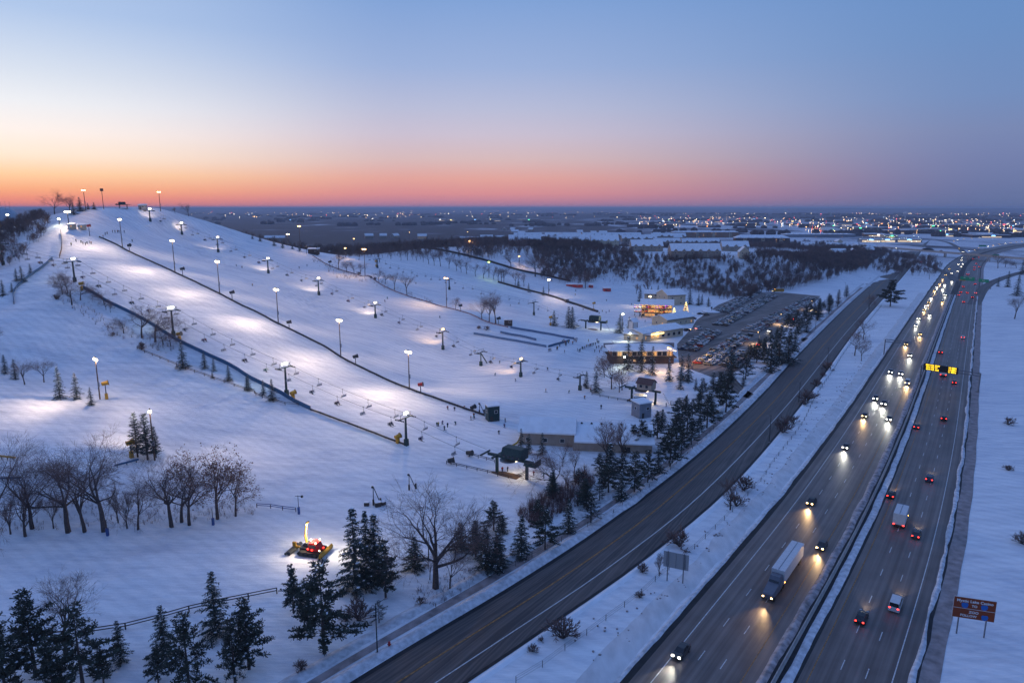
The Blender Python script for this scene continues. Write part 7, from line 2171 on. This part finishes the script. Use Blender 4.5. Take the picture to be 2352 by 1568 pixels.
for x, z in ((-1.5, zc + .5), (1.5, zc + .5), (1.75, zc - 1.45)): part('route_shield', sh, BS, (x, -.045, z), rot=(math.pi / 2, 0, 0))

# back of a sign on the verge
b0, b1 = at_z(*S('K', 1575, 645)), at_z(*S('K', 1715, 675))
bc = ((b0[0] + b1[0]) / 2, (b0[1] + b1[1]) / 2); rzb = math.atan2(b1[1] - b0[1], b1[0] - b0[0])
KB = thing('road_sign', 'grey back of a large road sign on two posts beside the highway', 'sign', (bc[0], bc[1], 0), rzb)
gap_ = math.hypot(b1[0] - b0[0], b1[1] - b0[1])
for s in (-1, 1): part('post', MB().box(0, 0, 0, .2, .24, 6.6).mesh('post', M_STEEL), KB, (s * gap_ / 2, -.2, 0))
for i in range(8): part('panel', MB().box(0, 0, 0, gap_ * 1.6, .06, .40).mesh('panel', M_SIGNBACK), KB, (0, 0, 3.0 + i * .43))
for i in range(3): part('stiffener', MB().box(0, 0, 0, .07, .1, 3.3).mesh('stiffener', M_STEEL), KB, (-gap_ * .6 + i * gap_ * .6, -.07, 3.05))


def gantry(a, b, h, label, boards=(), truss=1.2, legs=(True, True)):
    """Overhead frame from plan point a to b; boards: (centre along 0..1, width, z0, height, material, lines of text)."""
    a, b = np.array(a, float), np.array(b, float); c = (a + b) / 2; L = np.linalg.norm(b - a); rz = math.atan2(b[1] - a[1], b[0] - a[0])
    o = thing('sign_gantry', label, 'gantry', (c[0], c[1], 0), rz)
    for s, on_ in zip((-1, 1), legs):
        if on_: part('leg', MB().tube((0, 0, 0), (0, 0, h + truss), .24, .2, 8).tube((0, 1.0, 0), (0, 1.0, h + truss), .16, .14, 6).mesh('leg', M_STEEL), o, (s * L / 2, 0, 0))
    ch = MB()
    for z in (h, h + truss):
        for y in (0, 1.0): ch.tube((-L / 2, y, z), (L / 2, y, z), .11, .11, 6)
    part('chord', ch.mesh('chord', M_STEEL), o)
    n = max(4, int(L / 2))
    wb = MB()
    for i in range(n):
        x0, x1 = -L / 2 + L * i / n, -L / 2 + L * (i + 1) / n
        wb.tube((x0, 0, h), (x1, 0, h + truss), .05, .05, 4).tube((x0, 1, h + truss), (x1, 1, h), .05, .05, 4)
    part('bracing', wb.mesh('bracing', M_STEEL), o)
    for t, w, z0, hh, m, lines in boards:
        x = -L / 2 + L * t
        bd = part('sign_board', MB().box(0, 0, 0, w, .12 if m is not M_DSTEEL else .5, hh).mesh('sign_board', m), o, (x, -.35, z0))
        for txt, tx, tz, sz, lm in lines:
            part('lettering', text_mesh(txt, sz, lm, bold=.015), bd, (tx, -.08 if m is not M_DSTEEL else -.27, tz), rot=(math.pi / 2, 0, 0))
    return o


M_VMS = mat('lit_amber_matrix', (.5, .35, .02), .4, .05, emit=(1.0, .62, .02), es=3.2)
va, vb = at_z(*S('H', 1412, 345))[:2], at_z(*S('H', 1938, 428))[:2]
wV = 13.0
vms_lines = [('494 VIA 35W', -3.0, 2.35, .95, M_VMS), ('494 VIA 77', -3.3, 1.45, .95, M_VMS), ('494 VIA 35E', -3.0, .55, .95, M_VMS), ('10 MIN', 4.3, 2.35, .95, M_VMS), ('12 MIN', 4.3, 1.45, .95, M_VMS), ('11 MIN', 4.3, .55, .95, M_VMS)]
gantry(va, vb, 6.6, 'steel gantry with an amber lettered message board over the highway', [(.34, wV, 6.1, 2.9, mat('black_board_face', (.008, .008, .009), .5, .1), vms_lines)])
ga, gb_ = at_z(*S('D', 1765, 800))[:2], at_z(*S('D', 2045, 830))[:2]
gantry(ga, gb_, 6.4, 'gantry with green direction signs over the far carriageway', [(.26, 14, 6.0, 3.6, M_SIGNG, [('494', -3, 2.4, 1.2, M_LETTER), ('35W', 3, 2.4, 1.2, M_LETTER)]), (.78, 9.5, 5.9, 3.0, M_SIGNG, [('EXIT', 0, 1.5, 1.2, M_LETTER)]), (.1, 6.5, 5.4, .9, M_YELLOW, [])])
ga, gb_ = at_z(*S('D', 1092, 1418))[:2], at_z(*S('D', 1300, 1440))[:2]
gantry(ga, (ga[0] + 9.5, ga[1] - 7.2), 7.0, 'cantilever sign arm reaching over the near carriageway', legs=(True, False))
ga = at_z(*S('D', 1500, 742))[:2]
gantry(ga, (ga[0] + 17.5, ga[1] - 13), 7.2, 'cantilever sign arm over the oncoming lanes farther up the highway', [(.08, 3.5, 7.0, 2.0, M_SIGNBACK, [])], legs=(True, False))
# green signs past the overpass
for i, (u, v, w) in enumerate([(2232, 592, 9), (2286, 593, 8), (2256, 569, 12)]):
    p = at_z(u, v + 3); gs_ = thing('guide_sign', ['green guide sign under the overpass, western one', 'green guide sign under the overpass, eastern one', 'green guide sign beyond the overpass'][i], 'sign', (p[0], p[1], 0), -.4)
    part('face', MB().box(0, 0, 4.5, w, .12, 3.0).mesh('face', M_SIGNG), gs_)
    for s in (-1, 1): part('post', MB().box(s * w * .35, .2, 0, .25, .25, 6).mesh('post', M_STEEL), gs_)

# street lamps along the service road
_sl_arm = MB().tube((0, 0, 0), (-1.6, 0, .35), .06, .05, 6).mesh('arm', M_DSTEEL)
_sl_head = MB().box(-1.9, 0, .28, .75, .28, .14, top=.8).mesh('lamp_head', M_STEEL)


def street_lamp(k, x, y, ty, label, rz=None, k2=None):
    p = at_z(*S(k, x, y)); h = max(6, min(13, top_z(p[1], S(k2 or k, 0, ty)[1])))
    o = thing('street_lamp', label, 'street lamp', (p[0], p[1], 0), .6 if rz is None else rz, 'street lamps')
    part('pole', unit_tube(.13, .08, 8, M_DSTEEL, 'street'), o, scale=(1, 1, h))
    part('arm', _sl_arm, o, (0, 0, h - .2)); part('lamp_head', _sl_head, o, (0, 0, h - .2))
    part('base_plate', MB().box(0, 0, 0, .5, .5, .15).mesh('base_plate', M_CONC), o)
    return o


street_lamp('J', 1180, 1295, 850, 'dark unlit lamp post beside the path and hydrant', math.pi + .6)
for i, a in enumerate([('H', 65, 880, 635), ('H', 330, 525, 345), ('H', 585, 205, 30), ('D', 955, 1000, 870)]):
    street_lamp(*a, f'dark unlit lamp post on the verge east of the service road, {ORD[i]} from the camera', .6)
for i, a in enumerate([('D', 255, 1440, 1350), ('D', 480, 1185, 1060), ('D', 740, 905, 755), ('G', 1585, 205, 90)][:3]):
    street_lamp(*a, f'lamp post on the strip east of the parking lot, {ORD[i]} from the camera', .6)
for i, (u, v, ty) in enumerate([(1743, 790, 768), (1795, 745, 723), (1865, 712, 698)]):
    p = at_z(u, v); h = max(7, top_z(p[1], ty))
    o = thing('lot_lamp', f'parking lot lamp with a lit head, {ORD[i]} from the camera', 'street lamp', (p[0], p[1], 0), .8, 'parking lot lamps')
    part('pole', unit_tube(.13, .08, 8, M_DSTEEL, 'street'), o, scale=(1, 1, h)); part('arm', _sl_arm, o, (0, 0, h - .2)); part('lamp_head', _sl_head, o, (0, 0, h - .2))
    part('lens', MB().ball(-1.9, 0, .25, .2, 6).mesh('lens', M_LAMPW), o, (0, 0, h - .2))
    lamp(o, (-1.9, 0, h - .3), 9000, (1, .68, .36), 'SPOT', (0, 0, -1), 140, 1, .3)
# hydrant and run marker posts
p = at_z(*S('J', 1288, 1258)); HY = thing('fire_hydrant', 'red fire hydrant in the snow bank beside the lamp post', 'hydrant', (p[0], p[1], .3))
part('barrel', MB().tube((0, 0, 0), (0, 0, .9), .22, .2, 10).dome(0, 0, .9, .24, .22, 10, 3).mesh('barrel', M_RED), HY)
part('nozzle_cap', MB().tube((-.34, 0, .6), (.34, 0, .6), .1, .1, 8).mesh('nozzle_cap', M_RED), HY)
for i, (k, x, y, ty) in enumerate([('I', 966, 245, 100), ('I', 1912, 150, 0), ('F', 477, 1520, 1350)]):
    p = ground_at(*S(k, x, y)); h = top_z(p[1], S(k, 0, ty)[1]) - p[2]
    o = thing('padded_post', f'thin post with a blue pad above the lower run, {ORD[i]} from the west', 'post', on(p, -.1), 0, 'padded posts')
    part('post', unit_tube(.09, .07, 6, M_DSTEEL, 'thin'), o, scale=(1, 1, h)); part('pad', MB().box(0, 0, 0, .5, .5, 1.9).mesh('pad', M_BLUE), o)
    if i == 2: part('loudspeaker', MB().tube((-.7, 0, 0), (.9, 0, 0), .06, .06, 5).ball(1.0, 0, -.1, .35, 8).mesh('loudspeaker', M_DSTEEL), o, (0, 0, h - .2))
for i, (k, x, y, ty) in enumerate([('F', 1145, 1440, 1270), ('F', 1465, 1305, 1160), ('F', 2095, 625, 525)]):
    p = ground_at(*S(k, x, y)); h = top_z(p[1], S(k, 0, ty)[1]) - p[2]
    o = thing('tow_mast', ['two-legged tow mast with crates at its foot', 'slim two-legged tow mast below the near corral', 'two-legged mast beside the green operator hut'][i], 'mast', on(p, -.1), .3)
    part('leg', MB().tube((0, 0, 0), (.1, 0, h), .12, .1, 6).mesh('leg', M_DSTEEL), o); part('leg', MB().tube((1.9, .3, 0), (.1, 0, h), .12, .1, 6).mesh('leg', M_DSTEEL), o)
    part('pad', MB().box(0, 0, 0, .45, .45, 1.6).mesh('pad', M_DKTRIM), o); part('pad', MB().box(1.85, .3, 0, .45, .45, 1.6).mesh('pad', M_DKTRIM), o)
    part('sheave', MB().tube((-.1, -.15, h - .2), (-.1, .15, h - .2), .3, .3, 10).mesh('sheave', M_DSTEEL), o)
p = ground_at(*S('F', 1140, 1445))
for i, (dx, dy, s) in enumerate([(-1.6, 0, 1.2), (1.4, -.4, 1.5), (2.6, .5, 1.1)]):
    o = thing('crate', ['western crate at the foot of the two-legged mast', 'middle crate at the foot of the two-legged mast', 'eastern crate at the foot of the two-legged mast'][i], 'crate', on((p[0] + dx, p[1] + dy)), .4 * i)
    part('body', MB().box(0, 0, 0, s, s * .8, s * .8).mesh('body', M_DKTRIM), o); part('lid', MB().box(0, 0, s * .8, s + .06, s * .8 + .06, .12).mesh('lid', M_CLEAN), o)
# rail features for snowboarders, half hidden by the oaks
for i, (k, x0, y0, x1, y1, c) in enumerate([('E', 1030, 1112, 1245, 1055, M_BLUEPAD), ('E', 0, 1225, 195, 1222, M_BLUEPAD), ('E', 0, 1025, 140, 1040, M_YELLOW)]):
    a, b = ground_at(*S(k, x0, y0)), ground_at(*S(k, x1, y1))
    o = thing('slide_rail', ['blue and yellow slide box on the bank behind the oaks', 'blue slide rail behind the westernmost oaks', 'yellow slide rail above the blue one'][i], 'slide rail', a)
    v_ = Vector(b) - Vector(a)
    part('deck', MB().tube((0, 0, .8), v_ + Vector((0, 0, .8)), .28, .28, 6).mesh('deck', c), o)
    for t in (.1, .5, .9): part('support', MB().box(0, 0, -.2, .15, .15, 1.0).mesh('support', M_DSTEEL), o, v_ * t)

# overpass
oa, ob, oc = at_z(*S('D', 1060, 452), 7.4)[:2], at_z(*S('D', 1500, 488), 7.4)[:2], at_z(*S('D', 2480, 566), 7.4)[:2]
OV = spline([oa, ob, oc], 12)
OVP = thing('overpass', 'long concrete road bridge crossing the highway', 'bridge')
dk = ribbon('deck', offset(OV, -5.5), offset(OV, 5.5), 7.4, M_ROAD2, parent=OVP)
for s in (-5.6, 5.6):
    q0, q1 = offset(OV, s - .25), offset(OV, s + .25)
    mb = MB()
    for i in range(len(q0) - 1):
        vs = [(*q0[i], 6.2), (*q0[i + 1], 6.2), (*q1[i + 1], 6.2), (*q1[i], 6.2), (*q0[i], 8.3), (*q0[i + 1], 8.3), (*q1[i + 1], 8.3), (*q1[i], 8.3)]
        mb.add(vs, [(0, 3, 2, 1), (4, 5, 6, 7), (0, 1, 5, 4), (2, 3, 7, 6), (3, 0, 4, 7), (1, 2, 6, 5)])
    part('parapet', mb.mesh('parapet', M_CONC), OVP)
for (k, x, y) in [('D', 1850, 565), ('D', 2030, 585), ('D', 1640, 545)]:
    u, v = S(k, x, y); p = at_z(u, v)
    for e in (-3.5, 3.5): part('pier', MB().box(0, 0, 0, 1.3, 1.3, 6.3).mesh('pier', M_CONC), OVP, (p[0] + e * .3, p[1] + e, 0))
# embankments under the overpass ends
for (u0, v0, u1, v1) in [(1990, 566, 2130, 578), (2310, 600, 2390, 604)]:
    a, b = at_z(u0, v0)[:2], at_z(u1, v1)[:2]
    pth = spline([a, b], 10); mbp = []
    ribbon('embankment', offset(pth, -17), offset(pth, 17), 0, M_SNOW, cross=4, prof=[[-.3, 6.0, 6.9, 6.0, -.3]] * len(pth))

# ---------------------------------------------------------------- town in the distance
TR = random.Random(77)
SHOPW = [M_GREYBLK, M_TAN, M_DKBRICK, M_CREAM, M_BRICK]
SIGNC = [((1, .08, .05), 'red'), ((1, .75, .2), 'yellow'), ((.2, .5, 1), 'blue'), ((.1, 1, .35), 'green'), ((1, .95, .85), 'white'), ((1, .35, .08), 'orange')]
SIGNM = [(mat(f'lit_shop_sign_{n}', c, emit=c, es=7), n) for c, n in SIGNC]
M_SHOPWIN = mat('lit_shopfront', (.6, .5, .35), .4, .5, .1, emit=(1, .72, .40), es=.7)
cand = []
for i in range(150):
    if i < 108:
        u = TR.uniform(1440, 2420); v = 496 + 50 * TR.random() ** 1.2
        if u < 1850 and v > 523: v = TR.uniform(497, 521)
    else:
        u = TR.uniform(640, 1480); v = TR.uniform(488, 509)
    p = at_z(u, v)
    if p[1] > 4600 or (abs(np.interp(p[1], HC[:, 1], HC[:, 0]) - p[0]) < 80 and p[1] < HC[-1, 1]): continue
    cand.append((u, p))
cand.sort(key=lambda q: q[0])
for i, (u, p) in enumerate(cand):
    L, W, H = TR.uniform(30, 110), TR.uniform(25, 60), TR.uniform(6, 11)
    wl = SHOPW[TR.randrange(5)]; sm, sn = SIGNM[TR.randrange(6)]
    wn = {M_GREYBLK: 'grey', M_TAN: 'tan', M_DKBRICK: 'dark', M_CREAM: 'cream', M_BRICK: 'brown'}[wl]
    o = thing('store_building', f'{wn} store with a {sn} sign, {ORD[i]} from the west in the distant town', 'store', (p[0], p[1], -.3), TR.uniform(-.3, .3) + face_cam_rz(p) * .5, 'stores of the distant town')
    part('wall', MB().box(0, 0, 0, L, W, H).mesh('wall', wl), o)
    part('roof', MB().box(0, 0, H, L + .6, W + .6, .6).mesh('roof', M_CLEAN), o)
    part('shopfront', MB().box(0, -W / 2 - .06, .6, L * TR.uniform(.3, .8), .12, 2.6).mesh('shopfront', M_SHOPWIN if TR.random() < .6 else M_DARKWIN), o)
    part('sign', MB().box(TR.uniform(-.3, .3) * L, -W / 2 - .15, H * .62, TR.uniform(4, 10), .3, 1.6).mesh('sign', sm), o)
# the bright car yard by the interchange
yp = at_z(2060, 561)
for i, (u, w) in enumerate([(1998, 40), (2035, 34), (2085, 50)]):
    p = at_z(u, 556); o = thing('showroom', f'brightly lit showroom of the car yard by the interchange, {ORD[i]} from the west', 'showroom', (p[0], p[1], 0), -.3)
    part('wall', MB().box(0, 0, 0, w, 25, 7).mesh('wall', M_GREYBLK), o); part('roof', MB().box(0, 0, 7, w + .6, 25.6, .6).mesh('roof', M_CLEAN), o)
    part('shopfront', MB().box(0, -12.6, .5, w * .9, .12, 4).mesh('shopfront', M_SHOPWIN), o); part('sign', MB().box(0, -12.7, 5, 8, .3, 1.4).mesh('sign', SIGNM[2][0]), o)
_yl = MB().tube((0, 0, 0), (0, 0, 8), .12, .1, 6).mesh('pole', M_DSTEEL); _yh = MB().ball(0, 0, 8.1, .26, 6).mesh('lens', M_LAMPC)
for i in range(26):
    p = at_z(1975 + i * 5.6, TR.uniform(549, 565)); o = thing('yard_lamp', f'lamp of the bright car yard by the interchange, {ORD[i]} from the west', 'street lamp', (p[0], p[1], 0), 0, 'car yard lamps')
    part('pole', _yl, o); part('lens', _yh, o)
    if i % 4 == 1: lamp(o, (0, 0, 7.4), 350, (.95, 1, .8), 'POINT', radius=.5)
# big grey hall and water tower
p = at_z(2290 - 60, 523); o = thing('warehouse', 'very long pale warehouse with wall lamps before the town', 'warehouse', (p[0], p[1], 0), -.25)
part('wall', MB().box(0, 0, 0, 190, 50, 12).mesh('wall', M_GREYBLK), o); part('roof', MB().box(0, 0, 12, 191, 51, .6).mesh('roof', M_CLEAN), o)
for k in range(10): part('wall_lamp', MB().ball(0, 0, 0, .7, 6).mesh('wall_lamp', M_LAMPW), o, (-85 + k * 19, -25.6, 8))
p = at_z(2078, 507); o = thing('water_tower', 'pale water tower on the horizon', 'water tower', (p[0], p[1], 0))
part('tank', MB().ball(0, 0, 42, 13, 14, .75).mesh('tank', M_WHITE), o); part('stem', MB().tube((0, 0, 0), (0, 0, 34), 3, 2.5, 10).mesh('stem', M_WHITE), o)
# the town's street lights read as one sparkle
mbs = {k: MB() for k in range(4)}
for i in range(1000):
    if i < 780: u, v = TR.uniform(1440, 2420), 492 + 46 * TR.random() ** 1.5
    else: u, v = TR.uniform(440, 1440), 483 + 20 * TR.random() ** 1.3
    if u < 1850 and v > 522: continue
    p = at_z(u, v); d_ = project(*p)[2]
    if p[1] < 1300: continue
    r_ = min(3.0, d_ * .00040) * TR.uniform(.45, 1.1)
    zz = TR.uniform(7, 13)
    mbs[TR.choices([0, 1, 2, 3], [5, 4, 1, .6])[0]].ball(p[0], p[1], zz, r_, 5).tube((p[0], p[1], 0), (p[0], p[1], zz), .15, .1, 3, cap=False)
for k, (c, nm) in enumerate([((1, .78, .48), 'warm'), ((1, .55, .2), 'amber'), ((1, .10, .07), 'red'), ((.75, .9, 1), 'white')]):
    o = struct('town_lights', mbs[k].mesh('town_lights', mat(f'lit_town_lamp_{nm}', c, emit=c, es=11)), kind='stuff'); o['label'] = f'sparkle of {nm} street lights in the distant town'; o['category'] = 'lights'
# tree clumps between the stores
def far_clumps(n, urange, vrange, label, seed):
    r = random.Random(seed); mb = MB()
    for _ in range(n):
        p = at_z(r.uniform(*urange), vrange[0] + (vrange[1] - vrange[0]) * r.random() ** 1.4)
        if p[1] > 9000: continue
        w = r.uniform(20, 70) * (1 + p[1] / 4000); h = r.uniform(8, 14)
        if p[1] < HC[-1, 1] and abs(np.interp(p[1], HC[:, 1], HC[:, 0]) - p[0]) < 60 + w: continue
        for _ in range(7):
            x, y = p[0] + r.gauss(0, w * .4), p[1] + r.gauss(0, 8)
            z = hz(x, y)
            mb.ball(x, y, z + h * .35, r.uniform(5, 9) * (1 + p[1] / 5000), 7, .9 * h / (9 * (1 + p[1] / 5000)))
    o = struct('treeline', mb.mesh('treeline', M_WOODTRUNK), kind='stuff'); o['label'] = label; o['category'] = 'treeline'
far_clumps(150, (1440, 2450), (490, 545), 'dark treeline patches between the stores of the town', 5)
far_clumps(110, (380, 1440), (484, 520), 'dark treelines on the plain beyond the ski hill', 6)

# loose clods thrown onto the verge snow by the plough
r = random.Random(31); mb = MB()
for _ in range(240):
    s = r.uniform(8, 320); off = -24 - abs(r.gauss(0, 3.2))
    i = int(np.searchsorted(s_h, s)); q = offset(HC[max(0, i - 1):i + 2], off)[1]
    a = r.uniform(.08, .3)
    mb.ball(q[0] + r.gauss(0, 1), q[1] + r.gauss(0, 1), .1, a, 5, .6)
o = struct('snow_clods', mb.mesh('snow_clods', M_SLUSH), kind='stuff'); o['label'] = 'dark clods scattered on the verge snow west of the highway'; o['category'] = 'debris'

# ---------------------------------------------------------------- air
hb = MB().box((GX[0] + GX[-1]) / 2, (GY[0] + GY[-1]) / 2, float(ZZ.min()) - 1.0, GX[-1] - GX[0] + 800, GY[-1] - GY[0] + 800, 93 - float(ZZ.min()))
hme = hb.mesh('haze')
hm = bpy.data.materials.new('haze'); hm.use_nodes = True
nt = hm.node_tree
nt.nodes.remove(nt.nodes['Principled BSDF'])
pv = nt.nodes.new('ShaderNodeVolumePrincipled')
pv.inputs['Color'].default_value = (.68, .80, 1.0, 1); pv.inputs['Density'].default_value = 0.00011; pv.inputs['Anisotropy'].default_value = 0.0
nt.links.new(pv.outputs[0], nt.nodes['Material Output'].inputs['Volume'])
hme.materials.append(hm)
hz_o = struct('haze', hme, kind='stuff')
hz_o['label'] = 'thin blue evening haze over the plain'; hz_o['category'] = 'haze'
